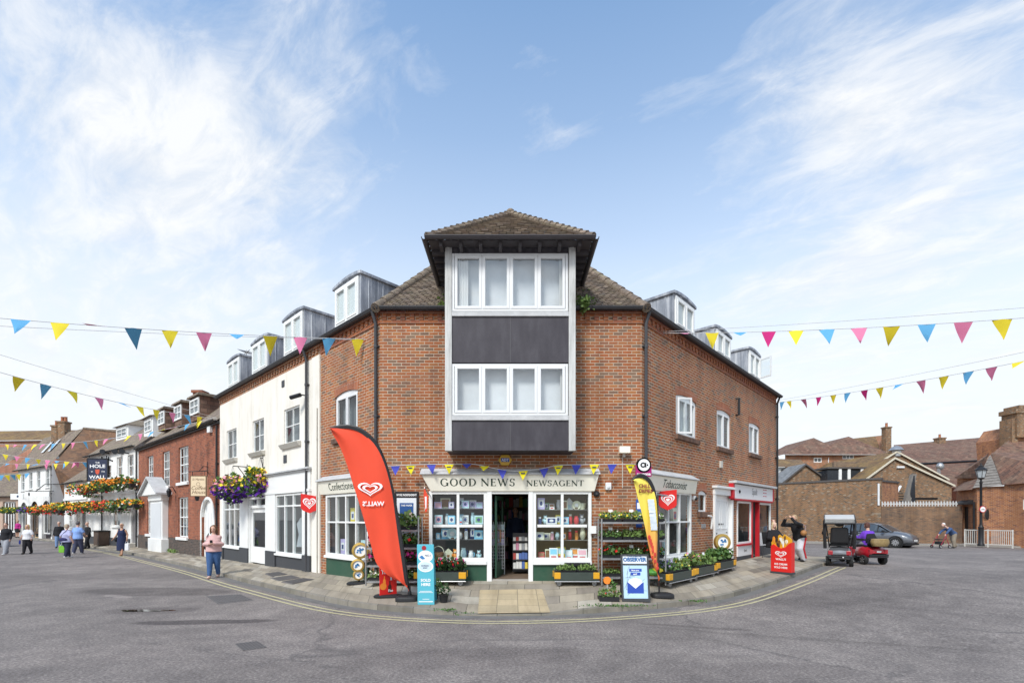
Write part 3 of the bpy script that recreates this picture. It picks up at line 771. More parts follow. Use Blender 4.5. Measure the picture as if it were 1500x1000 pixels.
mb.prism([endF.p(0,EAVE,0),endF.p(7,EAVE,0),endF.p(3.5,EAVE + 3.1,0)],-endF.n*.2)
mb.build('wall',BRICK,NB)
cb = MB()
for F,a,b in ((FF,.0,1.62),(FF,FF.L - 1.66,FF.L),(FL,uW,LW),(FR,0,FR.L)):
 cb.cut(); cb.fbox(F,a,b,EAVE - .30,EAVE - .225,.0,.022); cb.fbox(F,a,b,EAVE - .075,EAVE - .01,.0,.05)
 u = a + .05
 while u < b - .1: cb.fbox(F,u,u + .11,EAVE - .222,EAVE - .078,.0,.035); u += .225
cb.build('cornice',masonry('cornice brick',.225,.075,STK[:2] + [(1,(.28,.09,.055))],.01,(.3,.2,.15)),NB)
ab = MB()
for F,h,r in ((FL,hl1,.09),(FR,hr[0],.08),(FR,hr[1],.08),(FR,hr[2],.07),(FR,hrs,.07)):
 n = 10; ab.cut()
 for i in range(n):
  a,b = h[0] + (h[1] - h[0])*i/n,h[0] + (h[1] - h[0])*(i + 1)/n
  za,zb = arch_top(a,h[0],h[1],h[3],r) + .003,arch_top(b,h[0],h[1],h[3],r) + .003; dx = ((a + b)/2 - (h[0] + h[1])/2)*.12
  ab.prism([F.p(a,za,.006),F.p(b,zb,.006),F.p(b + dx,zb + .225,.006),F.p(a + dx,za + .225,.006)],-F.n*.004)
ab.build('window_arch',BRICK_ARCH,NB)
BS = (masonry('sill brick',.11,.3,[(0,(.12,.07,.05)),(1,(.2,.11,.075))],.01,(.12,.1,.09),offset=0),.13,.09)
window(NB,FL,*hl1,arch=.09,inner=.045,sill=BS,back=CURTAIN_G)
window(NB,FR,*hr[0],arch=.08,inner=.045,sill=BS); window(NB,FR,*hr[1],arch=.08,inner=.045,sill=BS); window(NB,FR,*hr[2],arch=.07,inner=.045,sill=BS)
window(NB,FR,*hrs,cols=1,arch=.07,sill=(BS[0],.16,.07),back=CURTAIN_G)
def casement(par,F,u,z0,z1,wid,ang,w=.0):
 p0 = F.p(u,z0,w); d = (F.d*math.cos(R(ang)) + F.n*math.sin(R(ang))); e = Frame(p0,p0 + d)
 mb = MB()
 for q in ((0,.05,z0,z1),(wid - .05,wid,z0,z1),(.05,wid - .05,z0,z0 + .05),(.05,wid - .05,z1 - .05,z1)): mb.fbox(e,*q,-.02,.02)
 o = mb.build('open_casement',UPVC,par); MB().face([e.p(.05,z0 + .05),e.p(wid - .05,z0 + .05),e.p(wid - .05,z1 - .05),e.p(.05,z1 - .05)]).build('pane',GLASS,o)
casement(NB,FR,hr[0][0] + .03,hr[0][2] + .03,hr[0][3] - .14,.42,38,.03)
# --- main roof
tanp = .90
def hipL(r): return V((PL.x + .368*r,PL.y + .930*r,EAVE + .93*r*tanp))
def hipR(r): return V((PR.x - .397*r,PR.y + .918*r,EAVE + .918*r*tanp))
RM = 3.75
ov = .20
e0,e1 = V((PL.x - ov*.42,PL.y - ov,EAVE - ov*tanp + .17)),V((PR.x + ov*.43,PR.y - ov,EAVE - ov*tanp + .17))
mb = MB(); tiles(mb,e0,e1,hipL(RM) + V((0,0,.12)),hipR(RM) + V((0,0,.12)),seed=3)
for F,hp,a,b in ((FL,hipL,0,LW),(FR,hipR,0,FR.L)):
 top = hp(RM) + V((0,0,.12)); inn = (top - F.p(0,0,0)); off = -(inn.x*F.n.x + inn.y*F.n.y)
 ut = (top - F.o).dot(F.d)
 z = EAVE - ov*tanp + .17
 if F is FL: q = [F.p(a - .1,z,ov),F.p(b + .08,z,ov),top,F.p(a - .1,top.z,-off)]
 else: q = [F.p(a - .08,z,ov),F.p(b + .12,z,ov),F.p(b + .12,top.z,-off),top]
 mb.face(q)
 mb.face([q[3],q[2]] + [F.p(ut if F is FL else b + .12,z,-2*off - ov),F.p(a - .1 if F is FL else ut,z,-2*off - ov)])
mb.build('roof',TILE,NB)
hm = MB()
for hp in (hipL,hipR):
 n = 12; hm.cut()
 for i in range(n):
  a,b = hp(-.2 + (RM + .2)*i/n) + V((0,0,.17)),hp(-.2 + (RM + .2)*(i + 1)/n + .03) + V((0,0,.15))
  hm.tube([a,b],[.115,.105],10)
hm.build('hip_tile',TILE,NB,smooth=True)
mo = MB(); rnd = random.Random(9)
MOSS = M('moss',(.11,.17,.03),.95,.4,20,.6)
for i in range(150):
 sd_ = -1 if i % 3 == 0 else 1; x = (-1.60 - abs(rnd.gauss(0,.13))) if sd_ < 0 else (1.53 + abs(rnd.gauss(0,.22))); y = D - .1 + abs(rnd.gauss(0,.3)); z = EAVE + .17 + (y - D)*tanp
 mo.ell((x,y,z),(rnd.uniform(.02,.05),rnd.uniform(.03,.07),.016),6)
tag(mo.build('moss',MOSS,NB,smooth=True),kind='stuff')
wd = MB()
for i in range(260): leaf(wd,V((1.66 + abs(rnd.gauss(0,.10)),D - .22 + rnd.gauss(0,.07),EAVE + .08 + rnd.gauss(0,.08))),rnd.uniform(.05,.11),rnd)
tag(wd.build('gutter_weed',LEAF_L,loc=(1.7,D - .2,EAVE)),'green and brown weed growing in the gutter right of the bay','weeds')
gutter(NB,FF,-.05,1.62,EAVE + .03); gutter(NB,FF,FF.L - 1.66,FF.L + .05,EAVE + .03); gutter(NB,FL,uW,LW + .05,EAVE + .03); gutter(NB,FR,-.05,FR.L + .15,EAVE + .03)
pipe(NB,FL,FL.u(554),.3,EAVE - .3,top=(.0,.28,.10)); pipe(NB,FR,FR.u(942.5),.3,EAVE - .3,top=(0,.28,.10)); pipe(NB,FR,FR.L - .10,.3,EAVE - .3,top=(0,.28,.1),mat=BLACKM)
bz = MB(); q = FR.at(1078,584),FR.at(1078,608); bz.tube([FR.p(q[0][0],q[0][1],.0),FR.p(q[0][0],q[0][1],.10),FR.p(q[1][0],q[1][1],.10),FR.p(q[1][0],q[1][1],.0)],.045,8); bz.build('overflow_pipe',BLACKM,NB,smooth=True)
sf_ = MB()
for F,a,b in ((FL,uW,LW),(FR,0,FR.L + .1)): sf_.cut(); sf_.fbox(F,a,b,EAVE - .006,EAVE + .03,-.1,.17)
sf_.build('soffit',M('eaves board',(.06,.05,.05),.7,.2),NB)
# --- bay
YB = 11.0; FB = Frame((-1.529,YB),(1.451,YB)); BL = FB.L
zb_ = lambda y: CAMH + (HOR - y)/FPX*YB
ub_ = lambda x: FB.u(x)
dep = D - YB - .004
bd = MB(); POST = streaky('weathered white post',(.36,.35,.33),(.55,.545,.525),(.68,.67,.645),.7,0,(6,6,.5))
mbp = MB()
z0,z1 = zb_(660),zb_(358)
for a,b in ((0,.155),(BL - .155,BL)): mbp.cut(); mbp.fbox(FB,a,b,z0,z1,-.12,.03)
wbx = [(zb_(659.5),zb_(616)),(zb_(531),zb_(464))]
for a,b in wbx: bd.fbox(FB,.157,BL - .157,a,b,-.08,.0)
bd.fbox(FB,.06,BL - .06,z0 + .012,z0 + .09,-dep,-.125)
for u in (.0,BL - .06): bd.fbox(FB,u,u + .06,z0 + .02,z1 + .3,-dep,-.125)
bd.fbox(FB,.157,BL - .157,zb_(371) + .004,z1 + .26,-.08,-.02)
BAY = bd.build('bay_window',PANEL,NB,bevel=.004); mbp.build('post',POST,BAY,bevel=.006)
pj = MB()
for a,b in wbx:
 pj.cut(); pj.fbox(FB,BL/2 - .006,BL/2 + .006,a,b,-.01,.004)
pj.build('panel_joint',M('joint strip',(.10,.095,.10),.5,.2),BAY)
fl = MB()
for a,b in ((zb_(464) + .004,zb_(457)),(zb_(616) + .004,zb_(609))): fl.cut(); fl.fbox(FB,.157,BL - .157,a,b,-.06,.035)
fl.build('flashing',LEADP,BAY,bevel=.01)
for yt,yb in ((371,455.5),(532.7,608)):
 window(NB,FB,ub_(662),ub_(832),zb_(yb),zb_(yt),w=-.03,cols=4,fw=.055,inner=.06,back=None,gl=glass('bay glass',(.93,.95,.96),ior=2.0))
rm = MB()
for yt,yb in ((371,455.5),(532.7,608)):
 za,zb2 = zb_(yb) - .03,zb_(yt) + .03; rm.cut()
 rm.face([FB.p(.1,za,-.24),FB.p(BL - .1,za,-.24),FB.p(BL - .1,zb2,-.24),FB.p(.1,zb2,-.24)])
 for u in (.12,BL - .12): rm.face([FB.p(u,za,-.24),FB.p(u,za,-.1),FB.p(u,zb2,-.1),FB.p(u,zb2,-.24)])
 rm.face([FB.p(.1,za,-.24),FB.p(BL - .1,za,-.24),FB.p(BL - .1,za,-.1),FB.p(.1,za,-.1)]); rm.face([FB.p(.1,zb2,-.24),FB.p(BL - .1,zb2,-.24),FB.p(BL - .1,zb2,-.1),FB.p(.1,zb2,-.1)])
rm.build('bay_sky_backing',M('painted sky reflection',(.74,.76,.78),.9,.32,1.1),NB)  # backing behind the panes; its pale tone paints in the reflected sky
nc = MB()
for u0_,u1_,ya,yb_ in ((.24,.52,453,374),(BL - .36,BL - .24,453,374),(BL - .34,BL - .24,606,535)):
 nc.cut(); n = 18; za,zb2 = zb_(ya),zb_(yb_)
 for i in range(n):
  a,b = u0_ + (u1_ - u0_)*i/n,u0_ + (u1_ - u0_)*(i + 1)/n
  wa,wb2 = -.10 + .012*math.sin(i*1.9),-.10 + .012*math.sin((i + 1)*1.9); nc.face([FB.p(a,za,wa),FB.p(b,za,wb2),FB.p(b,zb2,wb2),FB.p(a,zb2,wa)])
nc.build('net_curtain',M('net curtain',(.75,.75,.73),.9,.05),NB,smooth=True)
YE = 10.65; ZE = CAMH + 409/FPX*YE; cx = -.04; hw = 1.85; BE = D + (ZE - EAVE - .12)/tanp
ap = V((cx,YE + hw,CAMH + 443/FPX*(YE + hw))); rb = V((cx,D + (ap.z - EAVE - .12)/tanp,ap.z))
el,er,bl,br = V((cx - hw,YE,ZE)),V((cx + hw,YE,ZE)),V((cx - hw,BE,ZE)),V((cx + hw,BE,ZE))
mb = MB(); tiles(mb,el,er,ap,ap,seed=5); tiles(mb,bl,el,rb,ap,seed=6); tiles(mb,er,br,ap,rb,seed=7)
mb.build('bay_roof',TILE,NB)
hm = MB()
for a,b in ((el,ap),(er,ap)):
 n = 15; hm.cut()
 for i in range(n):
  p,q = a.lerp(b,i/n),a.lerp(b,(i + 1.1)/n); hm.tube([p + V((0,0,.05)),q + V((0,0,.025))],[.085,.07],8)
hm.cut(); hm.tube([ap + V((0,-.05,.04)),rb + V((0,0,.04))],.11,10); hm.ell(ap + V((0,0,.06)),(.12,.12,.09),10)
hm.build('hip_tile',TILE,NB,smooth=True)
so_ = MB(); DKW = M('dark stained timber',(.07,.062,.066),.6,.25,8)
so_.box(cx - hw + .03,cx + hw - .03,YE + .04,YB - .05,ZE - .03,ZE - .012)
for s in (-1,1): so_.box(*sorted((cx + s*(hw - .03),cx + s*1.45)),YB - .05,BE,ZE - .03,ZE - .012)
for i in range(8):
 x = cx - 1.55 + i*3.1/7; so_.box(x - .035,x + .035,YE + .06,YB - .02,ZE - .13,ZE - .032)
for i in range(6):
 y = YB + .1 + i*.3
 for s in (-1,1): so_.box(*sorted((cx + s*(hw - .05),cx + s*1.5)),y - .03,y + .03,ZE - .13,ZE - .032)
so_.build('rafter_feet',DKW,NB)
FG = Frame((cx - hw - .03,YE),(cx + hw + .03,YE)); gutter(NB,FG,0,FG.L,ZE + .005,w=.05,r=.055,mat=DKW)
for s in (-1,1):
 a,b = (V((cx - hw,BE,0)),V((cx - hw,YE - .04,0))) if s < 0 else (V((cx + hw,YE - .04,0)),V((cx + hw,BE,0)))
 f = Frame(a,b); gutter(NB,f,0,f.L,ZE + .005,w=.05,r=.055,mat=DKW)
 # --- lead dormers
def dormer(par,F,pa,pb,ytop,ybot,corner,w=.03,deep=2.9,name='dormer',opened=False):
 ua,ub = F.u(pa,w),F.u(pb,w); px = pa if corner == 'l' else pb
 rise = .055; zt,z0 = F.z(px,ytop,w) + rise,EAVE + .04
 n = 8; prof = [F.p(ua,z0,w)] + [F.p(ua + (ub - ua)*i/n,zt - rise*(2*i/n - 1)**2,w) for i in range(n + 1)] + [F.p(ub,z0,w)]
 mb = MB(); mb.prism(list(reversed(prof)),-F.n*deep)
 pr = [F.p(ua - .05 + (ub - ua + .1)*i/n,zt + .02 - (rise + .02)*(2*i/n - 1)**2,w + .06) for i in range(n + 1)]; mb.prism(list(reversed(pr + [p - V((0,0,.07)) for p in reversed(pr)])),-F.n*(deep + .06))
 for u in (ua,ub):
  k = .22
  while k < deep - .3: mb.tube([F.p(u,z0 + .1,w - k),F.p(u,zt - rise - .06,w - k)],.018,6); k += .42
 o = mb.build(name,LEAD,par)
 f = Frame(F.p(ua,0,w),F.p(ub,0,w)); L = f.L
 fb = MB(); zs = z0 + .10; ze = zt - rise - .10
 for q in ((.08,.15,zs,ze),(L - .15,L - .08,zs,ze),(.15,L - .15,zs,zs + .07),(.15,L - .15,ze - .07,ze),(L/2 - .04,L/2 + .04,zs + .07,ze - .07)): fb.fbox(f,*q,.004,.05)
 for a,b in ((.155,L/2 - .045),(L/2 + .045,L - .155)):
  for q in ((a,a + .045,zs + .075,ze - .075),(b - .045,b,zs + .075,ze - .075),(a + .045,b - .045,zs + .075,zs + .12),(a + .045,b - .045,ze - .12,ze - .075)): fb.fbox(f,*q,.008,.065)
 fb.build('window_frame',WHITE,o)
 MB().face([f.p(.15,zs,.022),f.p(L - .15,zs,.022),f.p(L - .15,ze,.022),f.p(.15,ze,.022)]).build('pane',GLASS,o)
 MB().face([f.p(.1,zs - .02,.006),f.p(L - .1,zs - .02,.006),f.p(L - .1,ze + .02,.006),f.p(.1,ze + .02,.006)]).build('blind',M('white blind',(.70,.70,.69),.9,.1,1),o)
 if opened: casement(o,f,L - .15,zs + .08,ze - .08,.48,112,.07)
 return o
dormer(NB,FL,491,529,397,0,'r')
for q in ((986,1016.5,426),(1046,1069.5,476),(1095,1112,508)): dormer(NB,FR,q[0],q[1],q[2],0,'l',opened=q[0] == 1095)
# --- main shopfront
P = FF.p; U = lambda x,w=0: FF.u(x,w)
zsf,zsill,zbase = sf[3],zf(750,825),.30
fr = MB()
ul,ul2,dr0,dr1,ur,ur2 = sf[0],U(714),U(720.5),U(774),U(780),sf[1]
fr.fbox(FF,ul2 - .01,dr0,.2,zsf,-.10,.07); fr.fbox(FF,dr1,ur + .01,.2,zsf,-.10,.07)
for a,b in ((ul,ul2 - .012),(ur + .012,ur2)):
 fr.fbox(FF,a,b,zsill - .02,zsill + .07,-.08,.10)
fr.fbox(FF,dr0 + .002,dr1 - .002,zsf - .07,zsf,-.1,.05)
fr.build('shopfront',WHITE,NB,bevel=.006)
for a,b in ((ul,ul2 - .012),(ur + .012,ur2)):
 window(NB,FF,a,b,zsill + .072,zsf,w=.0,cols=2,rows=2,fw=.075,bar=.065,mat=WHITE,back=None,pname='display_window',depth=.10)
rs = MB();
for a,b in ((ul,ul2 - .012),(ur + .012,ur2)): rs.cut(); rs.fbox(FF,a,b,.15,zsill - .022,-.1,.035)
rs.build('stall_riser',GREEN,NB,bevel=.004)
st = MB(); st.fbox(FF,dr0 + .002,dr1 - .002,.2,.355,-.9,.05); st.build('doorstep',CONC,NB,bevel=.01)
it = MB(); zi,zc = .45,zsf + .25
X0,X1,Y0,Y1 = -2.9,2.7,D + .12,D + 3.7
it.face([(X0,Y1,zi),(X1,Y1,zi),(X1,Y1,zc),(X0,Y1,zc)]); it.face([(X0,Y0,zc),(X1,Y0,zc),(X1,Y1,zc),(X0,Y1,zc)])
it.face([(X0,Y0,zi),(X0,Y1,zi),(X0,Y1,zc),(X0,Y0,zc)]); it.face([(X1,Y0,zi),(X1,Y1,zi),(X1,Y1,zc),(X1,Y0,zc)])
it.build('shop_interior',M('shop wall',(.16,.14,.12),.85,.3,2),NB)
MB().face([(X0,Y0 - .1,.358),(X1,Y0 - .1,.358),(X1,Y1,zi),(X0,Y1,zi)]).build('shop_floor',M('worn floorboards',(.17,.12,.085),.6,.3,4),NB)
bk = MB()
WL,WR_ = (ul + .02,ul2 - .04),(ur + .04,ur2 - .02)
for (a,b),k in ((WL,0),(WR_,1)):
 bk.cut()
 bk.fbox(FF,a,b,zsill + .03,zsill + .075,-.75,-.12,k)
 bk.face([P(a,zsill,-.78),P(b,zsill,-.78),P(b,zsf,-.78),P(a,zsf,-.78)],k)
 for u in (a,b): bk.face([P(u,zsill,-.78),P(u,zsill,-.11),P(u,zsf,-.11),P(u,zsf,-.78)],k)
bk.build('display_back',[M('grey display back',(.26,.245,.235),.85,.4,2),M('mustard display back',(.46,.34,.13),.85,.2,2)],NB)
SHZ = {}
for nm,(a,b),ys in (('left',WL,(744.5,767.5,789)),('right',WR_,(746,767.5,790))):
 SHZ[nm] = [FF.z(750,y,-.35) for y in ys] + [zsill + .08]
 for z in SHZ[nm][:3]: MB().fbox(FF,a + .01,b - .01,z - .012,z,-.62,-.14).build('display_shelf',M('shelf',(.3,.28,.25),.5,.1) if nm == 'right' else M('grey shelf',(.2,.2,.2),.5,.1),NB)
dF = Frame(P(dr0 + .09,0,-.12),P(dr0 + .25,0,-1.0)); dr = MB()
for q in ((0,.1,.37,2.4),(dF.L - .1,dF.L,.37,2.4),(.1,dF.L - .1,.37,.75),(.1,dF.L - .1,2.3,2.4)): dr.fbox(dF,*q,-.02,.02)
do = dr.build('door',GREEN,NB); MB().face([dF.p(.1,.75),dF.p(dF.L - .1,.75),dF.p(dF.L - .1,2.3),dF.p(.1,2.3)]).build('pane',GLASS_D,do)
hd = MB(); hd.tube([dF.p(.14,1.25,.02),dF.p(.14,1.25,.09),dF.p(.14,1.55,.09),dF.p(.14,1.55,.02)],.016,8); hd.build('handle',BROWNWOOD,do,smooth=True)
rnd = random.Random(21)
sh = MB()
for k,z in enumerate((.55,.95,1.35,1.75,2.15,2.5)): sh.cut(); sh.box(-1.6,2.0,Y1 - .5,Y1 - .05,z,z + .025)
sh.build('stock_shelf',BROWNWOOD,NB)
gd = MB(); cols = [M('stock ' + n,c,.6,.1) for n,c in (('red',(.4,.05,.04)),('blue',(.06,.12,.35)),('white',(.6,.6,.58)),('yellow',(.6,.45,.05)),('pink',(.5,.2,.3)),('green',(.08,.25,.1)),('grey',(.25,.26,.28)))]
for z in (.575,.975,1.375,1.775,2.175):
 x = -1.55
 while x < 1.9:
  w = rnd.uniform(.05,.16); h = rnd.uniform(.14,.32); gd.box(x,x + w*.9,Y1 - .42,Y1 - .12,z,z + h,rnd.randrange(7)); x += w
o = gd.build('shelf_stock',cols,NB); tag(o,kind='stuff')
mg = MB(); mg.box(.02,.42,D + 1.02,D + 1.06,.42,1.45)
for k in range(4): mg.box(.02,.42,D + .80 + k*.05,D + 1.02,.50 + k*.24,.52 + k*.24)
mg.build('magazine_rack',GUTTER,NB)
rq = random.Random(31); mz = MB()
for k in range(4):
 for j in range(5): x = .03 + j*.077; z = .525 + k*.24; h = rq.uniform(.15,.21); mz.hexa([(x,D + .83 + k*.05,z),(x + .07,D + .83 + k*.05,z),(x + .07,D + .845 + k*.05,z),(x,D + .845 + k*.05,z),(x,D + .90 + k*.05,z + h),(x + .07,D + .90 + k*.05,z + h),(x + .07,D + .915 + k*.05,z + h),(x,D + .915 + k*.05,z + h)],rq.choice((2,2,6,4,1,0,3)))
tag(mz.build('magazines',cols,NB),kind='stuff')
ct = MB(); ct.box(.15,1.3,D + 2.0,D + 2.5,.4,1.15); ct.build('counter',BROWNWOOD,NB)
t,face = sign_board('shop_sign','long cream shop sign reading GOOD NEWS NEWSAGENT over the shop door',FF,U(631,.09),U(871,.09),U(617,.19),U(877.5,.19),zf(750,719,.09),zf(750,695,.19))
mb = MB(); zz = lambda y: FF.z(750,y,.15)
u = roman(mb,face,'GOOD NEWS',.175,U(645,.15),zz(711.3),.006)
roman(mb,face,'NEWSAGENT',.135,U(771,.15),zz(711.3),.006,sp=.12)
mb.build('lettering',GREENINK,t)
zl0,zl1 = FL.z(469,724.5,.09),FL.z(464.5,706,.19)
t,face = sign_board('shop_sign','cream shop sign reading Confectioner beside the tall red flag',FL,FL.u(469,.09),FL.u(548,.09),FL.u(464.5,.19),FL.u(554,.19),zl0,zl1)
mb = MB(); lettering(mb,face,'Confectioner',(zl1 - zl0)*.55,FL.u(481,.15),zl0 + (zl1 - zl0)*.27,.006,sx=.95,bold=.0,align='LEFT',shear=.0); mb.build('lettering',GREENINK,t)
zr0,zr1 = FR.z(1019,723.5,.09),FR.z(1022,704,.19)
t,face = sign_board('shop_sign','cream shop sign reading Tobacconist over the window on the right street',FR,FR.u(952,.09),FR.u(1019,.09),FR.u(947,.19),FR.u(1022,.19),zr0,zr1)
mb = MB(); lettering(mb,face,'Tobacconist',(zr1 - zr0)*.55,FR.u(971,.15),zr0 + (zr1 - zr0)*.27,.006,sx=1.0,bold=.0,align='LEFT',shear=.12); mb.build('lettering',GREENINK,t)
def side_window(F,h,cols,split,zs):
 window(NB,F,h[0],h[1],zs,h[3],w=.0,cols=cols,fw=.065,bar=.045,mat=WHITE,back=None,split=split,pname='display_window',depth=.10)
 s = MB(); s.fbox(F,h[0] - .02,h[1] + .02,zs - .07,zs - .002,-.08,.10); s.build('window_sill',WHITE,NB,bevel=.006)
 r = MB(); r.fbox(F,h[0],h[1],h[2],zs - .072,-.1,.035); r.build('stall_riser',GREEN,NB,bevel=.004)
 b = MB(); a0,a1 = h[0] + .02,h[1] - .02
 b.face([F.p(a0,zs,-.8),F.p(a1,zs,-.8),F.p(a1,h[3],-.8),F.p(a0,h[3],-.8)]); b.fbox(F,a0,a1,zs - .02,zs + .02,-.8,-.12)
 for u in (a0,a1): b.face([F.p(u,zs,-.8),F.p(u,zs,-.11),F.p(u,h[3],-.11),F.p(u,h[3],-.8)])
 b.build('display_back',M('side display',(.18,.165,.15),.85,.25,2),NB)
zs1 = FL.z(479.5,812)
side_window(FL,hlc,4,[zs1 + (hlc[3] - zs1)*.55],zs1)
side_window(FR,(hrt[0],hrt[1],.2,hrt[3]),3,[hrt[2] + (hrt[3] - hrt[2])*.53],hrt[2])
dz0,dz1 = .36,hrd[3]
ds = MB(); ds.fbox(FR,hrd[0] - .06,hrd[0] + .06,.2,dz1,-.10,.06); ds.fbox(FR,hrd[1] - .06,hrd[1] + .06,.2,dz1,-.10,.06); ds.fbox(FR,hrd[0] - .08,hrd[1] + .08,dz1 - .02,dz1 + .18,-.10,.07); ds.fbox(FR,hrd[0] - .14,hrd[1] + .14,dz1 + .182,dz1 + .26,.0,.16)
ds.build('door_surround',WHITE,NB,bevel=.01)
dd = MB(); a,b = hrd[0] + .062,hrd[1] - .062; dd.fbox(FR,a,b,dz0,dz1 - .022,-.11,-.06)
W_ = b - a
for ua,ub,za,zb2 in ((.1,.46,.12,.42),(.54,.9,.12,.42),(.1,.46,.5,.92),(.54,.9,.5,.92)):
 for q in ((ua,ub,za,za + .015),(ua,ub,zb2 - .015,zb2),(ua,ua + .04,za + .015,zb2 - .015),(ub - .04,ub,za + .015,zb2 - .015)): dd.fbox(FR,a + q[0]*W_,a + q[1]*W_,dz0 + q[2]*(dz1 - dz0),dz0 + q[3]*(dz1 - dz0),-.06,-.045)
o = dd.build('door',WHITE,NB,bevel=.004)
hb = MB(); hb.ell(FR.p(a + .12*W_ + .05,1.35,-.02),(.03,.03,.03),8); hb.ell(FR.p(a + .8*W_,1.36,-.02),(.025,.025,.025),8); hb.fbox(FR,a + .35*W_,a + .65*W_,1.62,1.67,-.058,-.05); hb.build('door_furniture',BLACKM,o)
ds2 = MB(); ds2.fbox(FR,hrd[0] - .1,hrd[1] + .1,.15,.355,-.1,.12); ds2.build('doorstep',STONE,NB)
sz1 = hsp[3]; zs2 = FR.z(1079,797); a,b = hsp[0],hsp[1]; ds_,de = FR.u(1100),FR.u(1110)
RW = M('red shopfront paint',(.52,.02,.03),.4,.06,4)
m1 = MB()
for u in (ds_,de): m1.fbox(FR,u - .05,u + .05,.25,sz1,-.08,.06)
m1.fbox(FR,a,ds_ - .052,zs2 - .06,zs2,-.06,.09); m1.fbox(FR,a,b,sz1 - .05,sz1,-.06,.07); m1.build('shopfront',RW,NB)
window(NB,FR,a,ds_ - .052,zs2 + .002,sz1 - .052,w=.0,cols=1,fw=.07,mat=WHITE,back=None,pname='display_window')
window(NB,FR,de + .052,b,FR.z(1110,783),sz1 - .052,w=.0,cols=1,fw=.08,mat=WHITE,back=None,pname='display_window')
m2 = MB(); m2.fbox(FR,a,ds_ - .052,zs2 - .42,zs2 - .062,-.06,.04); m2.cut(); m2.fbox(FR,de + .052,b,FR.z(1110,783) - .42,FR.z(1110,783) - .002,-.06,.04); m2.build('lower_panel',M('white shop panel',(.78,.76,.75),.5,.03),NB)
m3 = MB(); m3.fbox(FR,a,ds_ - .052,.2,zs2 - .422,-.06,.035); m3.cut(); m3.fbox(FR,de + .052,b,.2,FR.z(1110,783) - .422,-.06,.035); m3.build('stall_riser',SLATEGREY,NB)
m4 = MB(); lettering(m4,FR.p,'Spoilt',.10,(a + ds_)/2,zs2 - .28,.044,sx=.9,shear=.3); m4.cut(); lettering(m4,FR.p,'Spoilt',.10,(de + b)/2 + .02,FR.z(1110,783) - .25,.044,shear=.3); m4.build('window_lettering',BLACKINK,NB)
m5 = MB()
for q in ((a + .02,b - .02),):
 m5.face([FR.p(q[0],.3,-1.5),FR.p(q[1],.3,-1.5),FR.p(q[1],sz1,-1.5),FR.p(q[0],sz1,-1.5)])
 for u in q: m5.face([FR.p(u,.3,-1.5),FR.p(u,.3,-.1),FR.p(u,sz1,-.1),FR.p(u,sz1,-1.5)])
 m5.face([FR.p(q[0],.42,-1.5),FR.p(q[1],.42,-1.5),FR.p(q[1],.42,-.07),FR.p(q[0],.42,-.07)]); m5.face([FR.p(q[0],sz1 + .01,-1.5),FR.p(q[1],sz1 + .01,-1.5),FR.p(q[1],sz1 + .01,-.07),FR.p(q[0],sz1 + .01,-.07)])
for k in range(6): m5.fbox(FR,ds_ + .1,de + .3,.7 + k*.3,.72 + k*.3,-1.2,-.8)
m5.build('salon_interior',M('salon interior',(.22,.22,.22),.8,.3,1.5),NB)
zq0,zq1 = FR.z(1076,729.5,.14),FR.z(1076,708,.14)
t = thing('shop_sign','white shop sign with red ends at the far end of the brick building','sign',FR.p((a + b)/2,zq0,0))
mb = MB(); mb.fbox(FR,FR.u(1076,.14),FR.u(1132,.14),zq0,zq1,.003,.14); mb.build('board',M('white shop panel'),t,bevel=.01)
mb = MB()
for u in (FR.u(1076,.14) - .14,FR.u(1132,.14)): mb.cut(); mb.prism([FR.p(u,zq0,.15),FR.p(u + .14,zq0,.15),FR.p(u + .14,zq1 + .02,.15),FR.p(u,zq1 + .02,.15),FR.p(u - .02,(zq0 + zq1)/2,.15)],-FR.n*.145)
mb.fbox(FR,FR.u(1076,.14),FR.u(1132,.14),zq0 - .05,zq0 - .002,.003,.145); mb.build('end_bracket',RW,t)
mb = MB(); mb.fbox(FR,FR.u(1076,.14) - .15,FR.u(1132,.14) + .15,zq1 + .022,zq1 + .10,.003,.26); mb.build('lead_flashing',LEADP,t)
mb = MB(); um = (FR.u(1076,.14) + FR.u(1132,.14))/2; lettering(mb,FR.p,'Spoilt',(zq1 - zq0)*.5,um - .1,zq0 + .18,.144,sx=.75,shear=.25,bold=-.01); mb.cut(); mb.ell(FR.p(FR.u(1083,.14),(zq0 + zq1)/2,.144),(.05,.05,.06),6); mb.build('lettering',BLACKINK,t)
mb = MB()
for du in (1.35,1.6):
 for k in range(3): mb.fbox(FR,um + du - .42,um + du - .24,zq0 + .16 + k*.12,zq0 + .19 + k*.12,.141,.144)
mb.build('small_print',M('red print',(.55,.05,.06),.5,.05),t)
def fitting(name,label,cat,F,px,py,s,mat,w0=.0,bevel=.01):
 u,z = F.at(px,py); mb = MB(); mb.fbox(F,u - s[0]/2,u + s[0]/2,z - s[1]/2,z + s[1]/2,w0,w0 + s[2])
 return tag(mb.build(name,mat,loc=F.p(u,z,0),bevel=bevel),label,cat)
u,z = FF.at(740,674)
t = thing('alarm_box','yellow hexagonal alarm box under the bay window','alarm box',FF.p(u,z,0)); mb = MB()
mb.prism([FF.p(u + .17*math.cos(R(60*k)),z + .15*math.sin(R(60*k)),.10) for k in range(6)],-FF.n*.098); mb.build('case',M('alarm yellow',(.66,.40,.05),.4,.06),t,bevel=.012)
mb = MB(); mb.fbox(FF,u - .10,u + .10,z - .045,z + .045,.101,.104); mb.build('badge',BLUE,t); mb = MB(); lettering(mb,FF.p,'ADT',.06,u,z - .03,.106,bold=.02); mb.build('lettering',WHITEINK,t)
